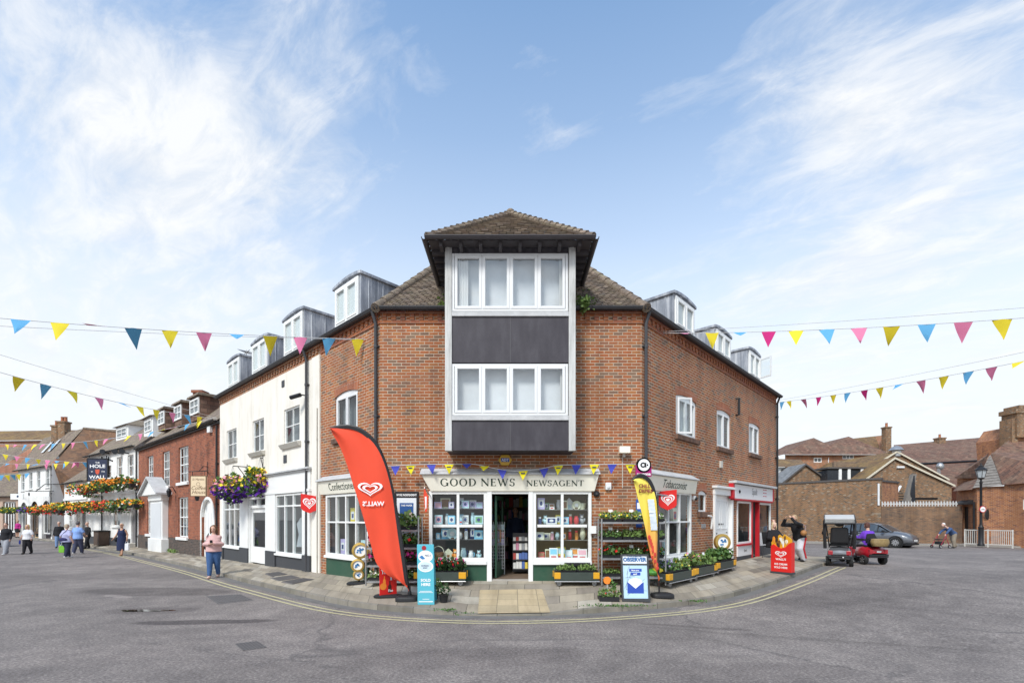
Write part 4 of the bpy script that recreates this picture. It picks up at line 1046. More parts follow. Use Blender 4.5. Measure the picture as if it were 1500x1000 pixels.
u,z = FF.at(913,660); t = thing('floodlight','cream square floodlight high on the brick right of the bay','floodlight',FF.p(u,z,0)); mb = MB(); mb.fbox(FF,u - .13,u + .13,z - .08,z + .08,.06,.20); mb.build('housing',CREAM,t,bevel=.015)
mb = MB(); mb.fbox(FF,u - .03,u + .03,z - .16,z - .082,.0,.1); mb.tube([FF.p(u - .02,z - .16,.01),FF.p(u - .02,z - .9,.012)],.012,6); mb.build('bracket',STONE,t)
u,z = FF.at(890.5,712); t = thing('sensor_box','small white sensor box on the brick above the right flower rack','sensor',FF.p(u,z,0)); mb = MB(); mb.fbox(FF,u - .07,u + .07,z - .09,z + .09,.0,.08); mb.build('case',UPVC,t,bevel=.015); mb = MB(); mb.ell(FF.p(u,z - .03,.08),(.045,.02,.04),8); mb.build('lens',CURTAIN,t,smooth=True)
def camera_dome(F,px,py,label,mat):
 u,z = F.at(px,py); t = thing('security_camera',label,'camera',F.p(u,z,0)); mb = MB(); mb.lathe([(.0,.0),(.075,.0),(.075,.06),(.05,.09),(0,.09)],F.p(u,z,.002),14,axis=F.n); mb.build('base',UPVC if mat is UPVC else BLACKM,t,smooth=True)
 mb = MB(); mb.ell(F.p(u,z - .02,.09),(.055,.055,.055),10); mb.build('dome',BLACKP,t,smooth=True)
camera_dome(FF,873.5,723,'black dome camera at the right end of the long cream sign',BLACKM); camera_dome(FR,1015,729,'white camera under the right end of the Tobacconist sign',UPVC)
fitting('vent_grille','small grey vent grille low on the brick between small window and white door','vent',FR,1030,770,(.34,.14,.02),STEEL); fitting('vent_cowl','small white vent between the first floor and the side door','vent',FR,1055,680,(.18,.22,.06),STONE)
mb = MB(); u,z = FR.at(1039,755); mb.tube([FR.p(u - .3,z + .0,.06),FR.p(u,z - .02,.07),FR.p(u + .03,z - .12,.07),FR.p(u + .03,z - .4,.05)],.03,8); tag(mb.build('waste_pipe',UPVC,loc=FR.p(u,z,0),smooth=True),'short white waste pipe under the small arched window','pipe')
# ---------------------------------------------------------------- white rendered shop on the left street
WB = thing('white_shop_building','cream rendered shop building with lead dormers left of the brick corner','building',FL.p(uW/2,.15,0))
ZR = EAVE - .32
wins = [hole(FL,332,346.5,626,669.5),hole(FL,370,386.6,611,659),hole(FL,416,438.8,592,645)]
shopL = (FL.u(329),FL.u(353),.2,FL.z(353,731)); shopR = (FL.u(405.5),FL.u(445),.2,FL.z(445,721)); shopD = (FL.u(365.5),FL.u(391),.15,FL.z(391,727))
mb = MB(); wall(mb,FL,0,uW - .002,-.3,ZR,[*wins,shopL,shopD,shopR])
gF = Frame(ELW - FL.n*7,ELW); wall(mb,gF,0,7,-.2,EAVE); mb.prism([gF.p(0,EAVE,0),gF.p(7,EAVE,0),gF.p(3.5,EAVE + 3.1,0)],-gF.n*.2)
mb.build('wall',RENDER,WB)
mb = MB(); wall(mb,FL,0,uW - .002,ZR + .001,EAVE,w=-.002); mb.fbox(FL,0,uW - .002,EAVE - .075,EAVE - .01,0,.05); u = .05
while u < uW - .2: mb.fbox(FL,u,u + .11,EAVE - .222,EAVE - .078,.0,.035); u += .225
mb.build('brick_cornice',BRICK,WB)
mb = MB(); mb.fbox(FL,uW - .50,uW - .006,-.2,ZR - .004,.0,.045); mb.build('pilaster',RENDER,WB,bevel=.01)
MB().fbox(FL,-.05,uW - .003,EAVE - .006,EAVE + .03,-.1,.17).build('soffit',M('eaves board'),WB); gutter(WB,FL,-.1,uW,EAVE + .03); pipe(WB,FL,FL.u(452),.1,EAVE - .3,top=(0,.28,.1)); pipe(WB,FL,uW - .10,.1,FL.z(470,597),w=.07,r=.018,mat=STONE,name='thin_pipe')
for h in wins: window(WB,FL,*h,w=-.07,cols=2,rows=2,fw=.05,bar=.03,mat=WHITE,back=CURTAIN_G,meet=0); MB().hexa([FL.p(h[0] - .12,h[2] - .17,.06),FL.p(h[1] + .12,h[2] - .17,.06),FL.p(h[1] + .12,h[2] - .17,-.05),FL.p(h[0] - .12,h[2] - .17,-.05),FL.p(h[0] - .12,h[2] - .03,.15),FL.p(h[1] + .12,h[2] - .03,.15),FL.p(h[1] + .12,h[2] - .002,-.05),FL.p(h[0] - .12,h[2] - .002,-.05)]).build('window_sill',STONE,WB,bevel=.01)
zfa = FL.z(449,690)
fa = MB(); fa.fbox(FL,.45,uW - .62,shopR[3] + .10,zfa - .002,.002,.05); fa.build('fascia_board',WHITE,WB,bevel=.006)
fa = MB(); fa.fbox(FL,.40,uW - .58,zfa,zfa + .05,.002,.10); fa.fbox(FL,.38,uW - .56,zfa + .052,zfa + .11,.002,.15); fa.build('cornice_moulding',LEADP,WB,bevel=.01)
fa = MB(); fa.fbox(FL,.42,uW - .60,shopR[3] + .02,shopR[3] + .098,.002,.08); fa.build('lower_moulding',WHITE,WB)
pl = MB(); pd = MB()
for a,b in ((.45,shopL[0] - .02),(shopL[1] + .02,shopD[0] - .02),(shopD[1] + .02,shopR[0] - .02),(shopR[1] + .02,uW - .62)):
 pl.cut(); pd.cut(); pl.fbox(FL,a,b,.72,shopR[3] + .018,.002,.06); pd.fbox(FL,a - .01,b + .01,-.1,.718,.002,.075)
pl.build('shop_pilaster',WHITE,WB,bevel=.008); pd.build('plinth',SLATEGREY,WB,bevel=.008)
rs = MB()
for h,ys,p in ((shopL,802,353),(shopR,814.5,445)):
 zs = FL.z(p,ys); rs.cut(); rs.fbox(FL,h[0],h[1],.0,zs - .062,-.1,.03)
 window(WB,FL,h[0],h[1],zs,h[3],w=-.01,cols=3,fw=.06,bar=.05,mat=WHITE,back=None,split=[zs + (h[3] - zs)*.80],pname='display_window',depth=.09)
 s = MB(); s.fbox(FL,h[0] - .02,h[1] + .02,zs - .06,zs - .002,-.08,.09); s.build('window_sill',WHITE,WB)
 b = MB(); b.face([FL.p(h[0],zs,-1.1),FL.p(h[1],zs,-1.1),FL.p(h[1],h[3],-1.1),FL.p(h[0],h[3],-1.1)]); b.fbox(FL,h[0],h[1],zs - .03,zs,-1.1,-.12)
 for u in (h[0],h[1]): b.face([FL.p(u,zs,-1.1),FL.p(u,zs,-.11),FL.p(u,h[3],-.11),FL.p(u,h[3],-1.1)])
 b.build('display_back',M('grey shop wall',(.24,.24,.24),.85,.35,1.3),WB)
rs.build('stall_riser',SLATEGREY,WB,bevel=.005)
a,b,zt = shopD[0],shopD[1],shopD[3]; ztr = FL.z(391,739)
df = MB()
for q in ((a,a + .08,.15,zt),(b - .08,b,.15,zt),(a + .08,b - .08,zt - .06,zt),(a + .08,b - .08,ztr - .1,ztr),((a + b)/2 - .03,(a + b)/2 + .03,ztr,zt - .06)): df.fbox(FL,*q,-.1,.03)
df.build('door_frame',WHITE,WB)
MB().face([FL.p(a + .08,ztr,-.05),FL.p(b - .08,ztr,-.05),FL.p(b - .08,zt - .06,-.05),FL.p(a + .08,zt - .06,-.05)]).build('transom_pane',GLASS,WB)
d = MB(); a2,b2,zd = a + .082,b - .082,ztr - .102
for q in ((a2,a2 + .16,.22,zd),(b2 - .16,b2,.22,zd),(a2 + .16,b2 - .16,.22,.80),(a2 + .16,b2 - .16,zd - .16,zd)): d.fbox(FL,*q,-.09,-.04)
o = d.build('door',WHITE,WB); MB().face([FL.p(a2 + .16,.8,-.065),FL.p(b2 - .16,.8,-.065),FL.p(b2 - .16,zd - .16,-.065),FL.p(a2 + .16,zd - .16,-.065)]).build('pane',GLASS,o)
MB().face([FL.p(a,.2,-.9),FL.p(b,.2,-.9),FL.p(b,zt,-.9),FL.p(a,zt,-.9)]).build('hall_back',M('grey shop wall'),WB)
fb = MB(); uc,zc = (a + b)/2,FL.z(391,705)
for r in (.32,.52): fb.tube([FL.p(uc + r*math.cos(R(180*i/16))*1.2,zc + r*math.sin(R(180*i/16)),.08) for i in range(17)],.018,6)
for k in range(7): an = R(180*k/6); fb.tube([FL.p(uc,zc,.08),FL.p(uc + .52*math.cos(an)*1.2,zc + .52*math.sin(an),.08)],.012,6)
fb.build('iron_fanlight',STEEL,WB,smooth=True)
for q in ((416,446,393),(370,393,435.5),(334.5,352,460)):
 pass
for pa,pb,yt,px in ((416.5,446.5,449,0),(370,394,488,0),(334.5,353,518,0)): dormer(WB,FL,pa,pb,yt,0,'r',deep=2.7)
fitting('wall_vent','small dark vent high on the cream render','vent',FL,415,562,(.22,.22,.02),SLATEGREY); fitting('air_brick','small dark air brick just above the shop fascia moulding','vent',FL,418,672,(.25,.26,.02),SLATEGREY)
u,z = FL.at(447,579); t = thing('security_camera','dark camera on the cream render beside the black downpipe','camera',FL.p(u,z,0)); mb = MB(); mb.tube([FL.p(u,z,0),FL.p(u,z,.2),FL.p(u - .03,z - .05,.26)],.02,6); mb.build('arm',BLACKM,t); mb = MB(); mb.tube([FL.p(u + .12,z - .04,.2),FL.p(u - .22,z - .09,.34)],.065,8); mb.build('body',BLACKM,t,smooth=True)
# ---------------------------------------------------------------- left street: coffee house, pub, gabled shops
def seg_arch(F,u0,u1,z1,n=12):
 c,r = (u0 + u1)/2,(u1 - u0)/2
 return [(c + r*math.cos(math.pi*(1 - i/n)),z1 - r + r*math.sin(math.pi*i/n)) for i in range(n + 1)]
def sash(par,F,h,**k): return window(par,F,*h,w=-.10,cols=k.pop('cols',3),rows=k.pop('rows',4),fw=.06,bar=.028,mat=WHITE,back=CURTAIN_G,meet=1,depth=.05,**k)
CH0,CH1 = V((ELW.x,ELW.y,0)),V((-22.5,29.0,0)); FC = Frame(CH1,CH0)
CB = thing('coffee_house_building','red brick house with white pedimented doorcase beside the cream rendered shop','building',FC.p(FC.L/2,.1,0))
ce = lambda u: 6.17 + (5.72 - 6.17)*u/FC.L
CE = 5.95
def ch(pa,pb,yt,yb,at): p = pa if at == 'l' else pb; return FC.u(pa),FC.u(pb),FC.z(p,yb),FC.z(p,yt)
cw = [ch(261.5,276,651.5,705,'r'),ch(238,248.5,659,711,'r'),ch(216,224.5,666,713,'r'),ch(261,275.5,727,787,'r'),ch(215.5,224,731,782,'r')]
ad = (FC.u(295.5),FC.u(313.5),.12,FC.z(305,731))
zpl = .85
mb = MB(); wall(mb,FC,0,FC.L,zpl,CE,[*cw,(ad[0],ad[1],zpl - 1,ad[3])],reveal=.14)
pts = seg_arch(FC,ad[0],ad[1],ad[3])
for (a,za),(b,zb2) in zip(pts,pts[1:]): mb.face([FC.p(a,za),FC.p(b,zb2),FC.p(b,ad[3]),FC.p(a,ad[3])])
cF = Frame(CH1 - FC.n*6,CH1); wall(mb,cF,0,6,-.3,CE)
mb.build('wall',BRICK_OLD,CB)
mb = MB(); wall(mb,FC,0,FC.L,-.3,zpl,[(ad[0],ad[1],-.31,zpl)],w=.03); mb.build('plinth',BRICK_DARK,CB)
mb = MB(); mb.prism([FC.p(u,z,-.1) for u,z in [(ad[0],.1)] + pts + [(ad[1],.1)]],-FC.n*.05); o = mb.build('arched_door',WHITE,CB)
mb = MB()
for k in range(4): mb.fbox(FC,ad[0] + .2 + k*.35,ad[0] + .22 + k*.35,.2,ad[3] - .6,-.1,-.09)
mb.build('boarding',CURTAIN,o)
c0 = [(ad[0] - .12,.1)] + seg_arch(FC,ad[0] - .12,ad[1] + .12,ad[3] + .12) + [(ad[1] + .12,.1)]; c1 = [(ad[0],.1)] + pts + [(ad[1],.1)]
mb = MB()
for i in range(len(c0) - 1): mb.prism([FC.p(*c0[i],.03),FC.p(*c0[i + 1],.03),FC.p(*c1[i + 1],.03),FC.p(*c1[i],.03)],-FC.n*.12)
mb.build('door_surround',WHITE,CB)
for h in cw: sash(CB,FC,h,sill=(WHITE,.14,.10))
pa,pb = FC.u(226.5),FC.u(248.5); zt = FC.z(248,724); mid = (pa + pb)/2; u0,u1 = FC.u(229),FC.u(247)
mb = MB(); mb.fbox(FC,u0,u1,.1,zt - .3,.002,.28); mb.fbox(FC,u0 - .12,u1 + .12,.05,.75,.002,.36); mb.fbox(FC,u0 - .1,u1 + .1,zt - .3,zt,.002,.36)
mb.prism([FC.p(pa - .35,zt,.55),FC.p(pb + .35,zt,.55),FC.p(mid,zt + .85,.55)],-FC.n*.548); mb.build('doorcase',WHITE,CB,bevel=.02)
mb = MB()
for s,e in ((pa - .45,mid),(mid,pb + .45)):
 z0,z1 = (zt - .02,zt + .88) if s < e and s < mid else (zt + .88,zt - .02)
 mb.cut(); mb.hexa([FC.p(s,z0,.7),FC.p(e,z1,.7),FC.p(e,z1,.0),FC.p(s,z0,.0),FC.p(s,z0 + .09,.7),FC.p(e,z1 + .09,.7),FC.p(e,z1 + .09,.0),FC.p(s,z0 + .09,.0)])
mb.build('pediment_lead',LEADP,CB)
mb = MB(); mb.fbox(FC,u0 + .2,u1 - .2,.3,zt - .42,.282,.30); mb.build('door_panel',CURTAIN,CB,bevel=.01)
mb = MB(); mb.fbox(FC,FC.u(214),FC.u(222),.15,.5,.02,.036); mb.build('cellar_opening',BLACKP,CB)
rt = 2.9; rd = 2.9
mb = MB(); mb.face([FC.p(-.05,CE - .08,.2),FC.p(FC.L,CE - .08,.2),FC.p(FC.L,CE + rt,-rd),FC.p(-.05,CE + rt,-rd)]); mb.face([FC.p(FC.L,CE - .08,-2*rd),FC.p(-.05,CE - .08,-2*rd),FC.p(-.05,CE + rt,-rd),FC.p(FC.L,CE + rt,-rd)])
mb.prism([FC.p(FC.L - .02,CE,0),FC.p(FC.L - .02,CE,-2*rd),FC.p(FC.L - .02,CE + rt - .15,-rd)],-FC.d*.1); mb.prism([FC.p(.1,CE,0),FC.p(.1,CE,-2*rd),FC.p(.1,CE + rt - .15,-rd)],-FC.d*.1)
mb.build('roof',TILE,CB)
mb = MB(); mb.fbox(FC,0,FC.L,CE - .14,CE - .02,.005,.12); mb.build('eaves_board',BLACKM,CB); gutter(CB,FC,0,FC.L,CE + .02,w=.2,mat=BLACKM)
pipe(CB,FC,FC.L - .18,.1,CE - .2,mat=BLACKM);
def brick_dormer(par,F,pa,pb,yt,yb,w,mat=TILE_RED,white=False):
 ua,ub = F.u(pa,w),F.u(pb,w); z0,z1 = F.z((pa + pb)/2,yb,w),F.z((pa + pb)/2,yt,w)
 mb = MB(); mb.fbox(F,ua,ub,z0 - .3,z1,w - 2.2,w); o = mb.build('dormer',mat,par)
 window(o,F,ua + .05,ub - .05,z0,z1 - .08,w=w + .03,cols=2,rows=2,fw=.09,bar=.05,mat=WHITE,back=None)
 mb = MB(); mb.fbox(F,ua + .05,ub - .05,z0,z1 - .08,w + .001,w + .006); mb.build('room_behind',CURTAIN_G,o)
 mb = MB(); mb.prism([F.p(ua - .15,z1,w + .15),F.p(ub + .15,z1,w + .15),F.p(ub + .15,z1 + .12,w + .1),F.p(ua - .15,z1 + .12,w + .1)],-F.n*2.4); mb.build('dormer_roof',TILE,o)
brick_dormer(CB,FC,279,293,582,607,-.5); brick_dormer(CB,FC,256,267,592,615,-.5); brick_dormer(CB,FC,232,242,601,622,-.5)
def chimney(par,p,s,h,pots=2,mat=None):
 x,y,z = p; mb = MB(); mb.box(x - s/2,x + s/2,y - s/2,y + s/2,z - 2.5,z + h); mb.box(x - s/2 - .07,x + s/2 + .07,y - s/2 - .07,y + s/2 + .07,z + h + .002,z + h + .16); o = mb.build('chimney',mat or BRICK_OLD,par)
 mb = MB()
 for k in range(pots): mb.cut(); mb.lathe([(.15,0),(.13,.45),(.16,.5),(.11,.5)],(x + (k - (pots - 1)/2)*.36,y,z + h + .16),10)
 if pots: mb.build('chimney_pot',M('terracotta',(.42,.17,.09),.8,.2),o,smooth=True)
chimney(CB,FC.p(2.2,CE + 2.0,-2.6),.55,1.5,0)
u,z = FL.at(329,540); t = thing('tv_aerial','thin television aerial beyond the last lead dormer on the left','aerial',FL.p(.1,EAVE + 1,-1)); mb = MB(); q = FL.p(.1,0,-1); zt = FL.z(328,535,-1)
mb.tube([(q.x,q.y,EAVE),(q.x,q.y,zt)],.02,6)
for k in range(5): mb.tube([(q.x - .25 + k*.04,q.y - .25,zt - .05 - k*.02),(q.x + .25 - k*.04,q.y + .25,zt - .05 - k*.02)],.01,4);
mb.tube([(q.x - .3,q.y + .3,zt - .1),(q.x + .3,q.y - .3,zt - .1)],.015,5); mb.build('mast',STEEL,t)
# --- white pub
PB1 = V((-30.5,34.6,0)); FP_ = Frame(PB1,CH1); PE = 6.2
PBld = thing('pub_building','white painted pub with rows of orange flower boxes below its tiled roof','building',FP_.p(FP_.L/2,0,0))
def ph(pa,pb,yt,yb,at='r'): p = pb if at == 'r' else pa; return FP_.u(pa),FP_.u(pb),FP_.z(p,yb),FP_.z(p,yt)
pw = [ph(187,195.5,665,697),ph(171,179,668,697),ph(157,163,681,699)]; pg = [ph(165,176,746,770)]; pdr = (FP_.u(192),FP_.u(199.5),.25,FP_.z(195,741))
mb = MB(); wall(mb,FP_,0,FP_.L - .01,-.3,PE,[*pw,*pg,pdr]); mb.build('wall',RENDER_W,PBld)
for h in pw: sash(PBld,FP_,h,cols=2,rows=2,sill=(WHITE,.1,.08))
for h in pg: window(PBld,FP_,*h,cols=2,mat=WHITE,back=CURTAIN_G,sill=(WHITE,.12,.1))
mb = MB(); mb.fbox(FP_,pdr[0],pdr[1],.2,pdr[3],-.11,-.07); mb.build('door',M('grey door',(.18,.17,.17),.5,.15),PBld); mb = MB(); mb.fbox(FP_,pdr[0] - .1,pdr[1] + .1,.0,.3,-.1,.45); mb.build('doorstep',STONE,PBld)
mb = MB(); mb.fbox(FP_,0,FP_.L - .01,FP_.z(195,722),FP_.z(195,722) + .14,.002,.09); mb.build('string_course',WHITE,PBld)
mb = MB(); mb.fbox(FP_,0,pdr[0] - .1,-.2,.55,.002,.05); mb.build('plinth',SLATEGREY,PBld)
mb = MB(); mb.face([FP_.p(-.2,PE - .1,.25),FP_.p(FP_.L + .3,PE - .1,.25),FP_.p(FP_.L + .3,PE + 3.3,-3.6),FP_.p(-.2,PE + 3.3,-3.6)]); mb.face([FP_.p(FP_.L + .3,PE - .1,-7.2),FP_.p(-.2,PE - .1,-7.2),FP_.p(-.2,PE + 3.3,-3.6),FP_.p(FP_.L + .3,PE + 3.3,-3.6)]); mb.build('roof',TILE,PBld)
gutter(PBld,FP_,0,FP_.L,PE,w=.25,mat=BLACKM); pipe(PBld,FP_,FP_.u(151),.1,PE - .2,mat=BLACKM); pipe(PBld,FP_,FP_.L - .15,.1,PE - .2,mat=BLACKM)
def hip_dormer(par,F,pa,pb,ytop,yw,yb,w,white=WHITE):
 ua,ub = F.u(pa,w),F.u(pb,w); pm = (pa + pb)/2; z0,z1,zt = F.z(pm,yb,w),F.z(pm,yw,w),F.z(pm,ytop,w)
 mb = MB(); mb.fbox(F,ua,ub,z0 - .4,z1,w - 2.0,w); o = mb.build('dormer',white,par)
 um = (ua + ub)/2; h = (ub - ua)/2 + .15; mb = MB()
 A_,B_,C_,D_ = F.p(um - h,z1,w + .2),F.p(um + h,z1,w + .2),F.p(um + h,z1,w - 2.2),F.p(um - h,z1,w - 2.2); T = F.p(um,zt,w + .2 - h)
 T2 = F.p(um,zt,w - 2.2)
 mb.face([A_,B_,T]); mb.face([B_,C_,T2,T]); mb.face([D_,A_,T,T2]); mb.face([A_,D_,C_,B_]); mb.build('dormer_roof',TILE,o)
 window(o,F,ua + .25,ub - .25,z0,z1 - .15,w=w + .02,cols=2,rows=2,fw=.08,bar=.05,mat=WHITE,back=None); mb = MB(); mb.fbox(F,ua + .25,ub - .25,z0,z1 - .15,w + .001,w + .006); mb.build('room_behind',CURTAIN_G,o)
hip_dormer(PBld,FP_,170,188,609,624,640,-1.2); hip_dormer(CB,FC,211,224,600,612,632,-.6)
mb = MB();
for px in (160,178,189): u,z = FP_.at(px,664); mb.cut(); mb.tube([FP_.p(u,z,0),FP_.p(u,z + .05,.3)],.04,6); mb.tube([FP_.p(u - .1,z + .0,.3),FP_.p(u + .25,z + .08,.42)],[.1,.16],8)
mb.build('spotlight',BLACKM,PBld)
u,z = FP_.at(158,772); t = thing('wooden_planter','brown timber planter against the white pub wall behind the woman in navy','planter',FP_.p(u,.05,.4)); mb = MB(); mb.fbox(FP_,u - .6,u + .5,.05,.95,.05,.6); mb.build('box',M('dark planter wood',(.09,.06,.045),.7,.3),t,bevel=.02); mb = MB(); mb.fbox(FP_,u - .68,u + .58,.952,1.02,.02,.66); mb.build('top',BLACKM,t)
q = A(193,680,32.2); u0 = FP_.u(166)
SGN = thing('hanging_sign','dark navy hanging pub sign with white words and a red glass on it','sign',A(143.5,676,32.0))
ctr = A(143.5,688,32.0); hw_,hh_ = 32.0/FPX*14.8,32.0/FPX*16.2
FS = Frame(ctr - V((hw_,0,0)),ctr + V((hw_,0,0))); zc = ctr.z
mb = MB(); mb.fbox(FS,0,2*hw_,zc - hh_,zc + hh_,-.04,.04); mb.build('board',M('pub sign blue',(.03,.038,.075),.4,.1),SGN,bevel=.01)
mb = MB(); mb.band([(-.04,zc - hh_ - .04),(2*hw_ + .04,zc - hh_ - .04),(2*hw_ + .04,zc + hh_ + .04),(-.04,zc + hh_ + .04)],[(.03,zc - hh_ + .03),(2*hw_ - .03,zc - hh_ + .03),(2*hw_ - .03,zc + hh_ - .03),(.03,zc + hh_ - .03)],FS,-.05,.055); mb.build('frame',BLACKM,SGN)
mb = MB(); H = hh_*2
for s,h,zz_,sx in (('THE',.06,.80,1.2),('HOLE',.145,.60,1.35),('IN',.05,.40,1.2),('THE',.05,.40,1.2),('WALL',.145,.11,1.35)):
 uu = hw_ + (0 if s not in ('IN',) else -hw_*.55)
 if s == 'THE' and zz_ == .40: uu = hw_*1.55
 lettering(mb,FS.p,s,h*H,uu,zc - hh_ + zz_*H,.043,sx=sx,bold=.025)
mb.fbox(FS,hw_*.35,hw_*1.65,zc - hh_ + .05*H,zc - hh_ + .065*H,.04,.044); mb.build('lettering',WHITEINK,SGN)
mb = MB(); mb.prism([FS.p(hw_ + x*H,zc - hh_ + z*H,.045) for x,z in ((-.10,.52),(-.085,.38),(-.04,.31),(.04,.31),(.085,.38),(.10,.52))],-FS.n*.003); mb.build('red_glass_emblem',M('sign red',(.62,.10,.05),.5,.05),SGN)
mb = MB(); e = FP_.p(FP_.u(165.5),FP_.z(165.5,675),.0); p0 = A(129,670.5,32.0); p1 = A(161,673,32.0); mb.tube([p0,p1,e],.05,6); mb.tube([A(159,671,32.0),A(162,664,32.3),A(168,664.5,32.8),e + V((0,0,.6))],.045,6)
for x in (.1,2*hw_ - .1): mb.tube([FS.p(x,zc + hh_,0),FS.p(x,zc + hh_ + .22,0)],.025,5)
mb.build('bracket',BLACKM,SGN)
cc_ = A(291,711.5,19.9); w_,h_ = 19.9/FPX*11.8,19.9/FPX*15.2
FS = Frame(cc_ - V((w_,0,0)),cc_ + V((w_,0,0))); zc = cc_.z
SGN = thing('hanging_sign','cream hanging coffee house sign on the red brick house','sign',(cc_.x,cc_.y,zc)); mb = MB(); mb.fbox(FS,0,2*w_,zc - h_,zc + h_,-.03,.03); mb.build('board',M('sign cream',(.72,.57,.38),.6,.04),SGN,bevel=.01)
mb = MB(); lettering(mb,FS.p,'St Martins',.085,w_,zc + h_*.55,.033,sx=1.,shear=.2); lettering(mb,FS.p,'Coffee',.15,w_,zc - h_*.35,.033,shear=.35,sx=1.05); lettering(mb,FS.p,'House',.15,w_ + .02,zc - h_*.75,.033,shear=.35,sx=1.05)
for k in range(10): an = 2*math.pi*k/10; mb.fbox(FS,w_ + .07*math.cos(an) - .012,w_ + .07*math.cos(an) + .012,zc + h_*.18 + .07*math.sin(an) - .012,zc + h_*.18 + .07*math.sin(an) + .012,.03,.033)
mb.build('lettering',BROWNWOOD,SGN)
mb = MB(); mb.band([(0,zc - h_),(2*w_,zc - h_),(2*w_,zc + h_),(0,zc + h_)],[(.025,zc - h_ + .025),(2*w_ - .025,zc - h_ + .025),(2*w_ - .025,zc + h_ - .025),(.025,zc + h_ - .025)],FS,.0,.038); mb.build('border',BROWNWOOD,SGN)
mb = MB(); e = FC.p(FC.u(304),zc + h_ + .28,0); mb.tube([FS.p(-.1,zc + h_ + .16,0),FS.p(2*w_,zc + h_ + .2,0),e],.02,6); mb.tube([FS.p(w_,zc + h_ + .18,0),FS.p(w_*1.6,zc + h_ + .38,0),e + V((0,0,.25))],.015,6)
for x in (.08,2*w_ - .08): mb.tube([FS.p(x,zc + h_,0),FS.p(x,zc + h_ + .18,0)],.012,5)
mb.tube([e + V((0,0,-.2)),e + V((0,0,.45))],.025,6); mb.build('bracket',BLACKM,SGN)
for px,py,lb in ((258,722,'black lantern on the red brick between the doorcase and the ground floor window'),(300,727,'black lantern on the red brick just above the white arched door')):
 u,z = FC.at(px,py); t = thing('wall_lantern',lb,'lantern',FC.p(u,z,.3)); mb = MB(); mb.tube([FC.p(u,z,0),FC.p(u,z + .3,.15),FC.p(u,z + .3,.3)],.02,6); mb.lathe([(.06,-.2),(.13,.1),(.02,.26)],FC.p(u,z,.3),6); mb.build('body',BLACKM,t)
fitting('alarm_box','small white alarm box at the top corner of the red brick house','alarm box',FC,309.5,627,(.35,.4,.12),UPVC)
mb = MB(); rnd = random.Random(2)
for k in range(60): q = FC.p(FC.u(258) + rnd.gauss(0,.35),.12,.12 + rnd.random()*.15); mb.face([q,q + V((rnd.uniform(-.1,.1),rnd.uniform(-.1,.1),rnd.uniform(.05,.22))),q + V((rnd.uniform(-.1,.1),rnd.uniform(-.1,.1),rnd.uniform(.02,.15)))])
tag(mb.build('weeds',LEAF_L,loc=FC.p(FC.u(258),.1,.2)),'tuft of green weeds at the foot of the red brick wall','weeds')
# --- low white extension of the pub
LX1 = V((-36.0,38.7,0)); FX = Frame(LX1,PB1); XE = 4.55
X_ = thing('low_extension','low white painted extension with tiled roof at the far end of the pub','building',FX.p(FX.L/2,0,0));
def xh(pa,pb,yt,yb): return FX.u(pa),FX.u(pb),FX.z(pb,yb),FX.z(pb,yt)
xw = [xh(101,106,752,772),xh(112,118,752,770),(FX.u(120),FX.u(125.5),.15,FX.z(123,745))]
mb = MB(); wall(mb,FX,0,FX.L - .01,-.3,XE,xw); mb.build('wall',RENDER_W,X_)
for h in xw[:2]: window(X_,FX,*h,cols=2,rows=2,mat=WHITE,back=CURTAIN_G)
mb = MB(); mb.fbox(FX,xw[2][0],xw[2][1],.1,xw[2][3],-.11,-.06); mb.build('door',M('grey door'),X_)
mb = MB(); mb.fbox(FX,0,FX.L - .01,-.2,.5,.002,.05); mb.build('plinth',SLATEGREY,X_)
mb = MB(); mb.fbox(FX,0,FX.L - .01,3.2,3.35,.002,.08); mb.build('string_course',WHITE,X_)
mb = MB(); mb.face([FX.p(-.2,XE - .1,.25),FX.p(FX.L,XE - .1,.25),FX.p(FX.L,XE + 3.2,-3.4),FX.p(-.2,XE + 3.2,-3.4)]); mb.build('roof',TILE,X_); gutter(X_,FX,0,FX.L,XE,w=.25,mat=BLACKM)
# --- gabled white building with brown tile-hung side
g0,g1 = V((-51.3,50,0)),V((-43.0,45,0)); FG_ = Frame(g0,g1); GE = 6.76
GB = thing('gabled_building','white fronted building with arched shop openings and a tall brown tile hung side','building',FG_.p(FG_.L/2,0,0))
def gh(pa,pb,yt,yb): return FG_.u(pa),FG_.u(pb),FG_.z(pb,yb),FG_.z(pb,yt)
gw = [gh(67,72.5,685,713),gh(54,59,688,714),gh(42.5,47.5,690,715.5),gh(31,36,693,718)]
ga = [gh(61,74.5,732.5,784),gh(44.5,56.5,733.5,784),gh(29.5,40,735,784)]
mb = MB(); wall(mb,FG_,0,FG_.L,-.3,GE,[*gw,*[(a,b,-.31,d) for a,b,c,d in ga]],reveal=.3)
for a,b,c,d in ga:
 pts = seg_arch(FG_,a,b,d)
 for (ua,za),(ub,zb2) in zip(pts,pts[1:]): mb.face([FG_.p(ua,za),FG_.p(ub,zb2),FG_.p(ub,d),FG_.p(ua,d)])
sideT = V((-42.0,46.9,0)); FGs = Frame(g1,sideT); wall(mb,FGs,0,FGs.L,-.3,GE + .2); mb.build('wall',RENDER_W,GB)
for h in gw: sash(GB,FG_,h,cols=2,rows=2,sill=(WHITE,.1,.1))
for i,h in enumerate(ga): window(GB,FG_,h[0],h[1],.3,h[3],w=-.2,cols=3,rows=1,fw=.12,bar=.06,mat=[WHITE,BROWNWOOD,WHITE][i],back=DARKIN,split=[FG_.z(65,749)],pname='shopfront',backd=.7)
apx = V((-43.6,49,10.95)); rr = A(176,632,47.5)
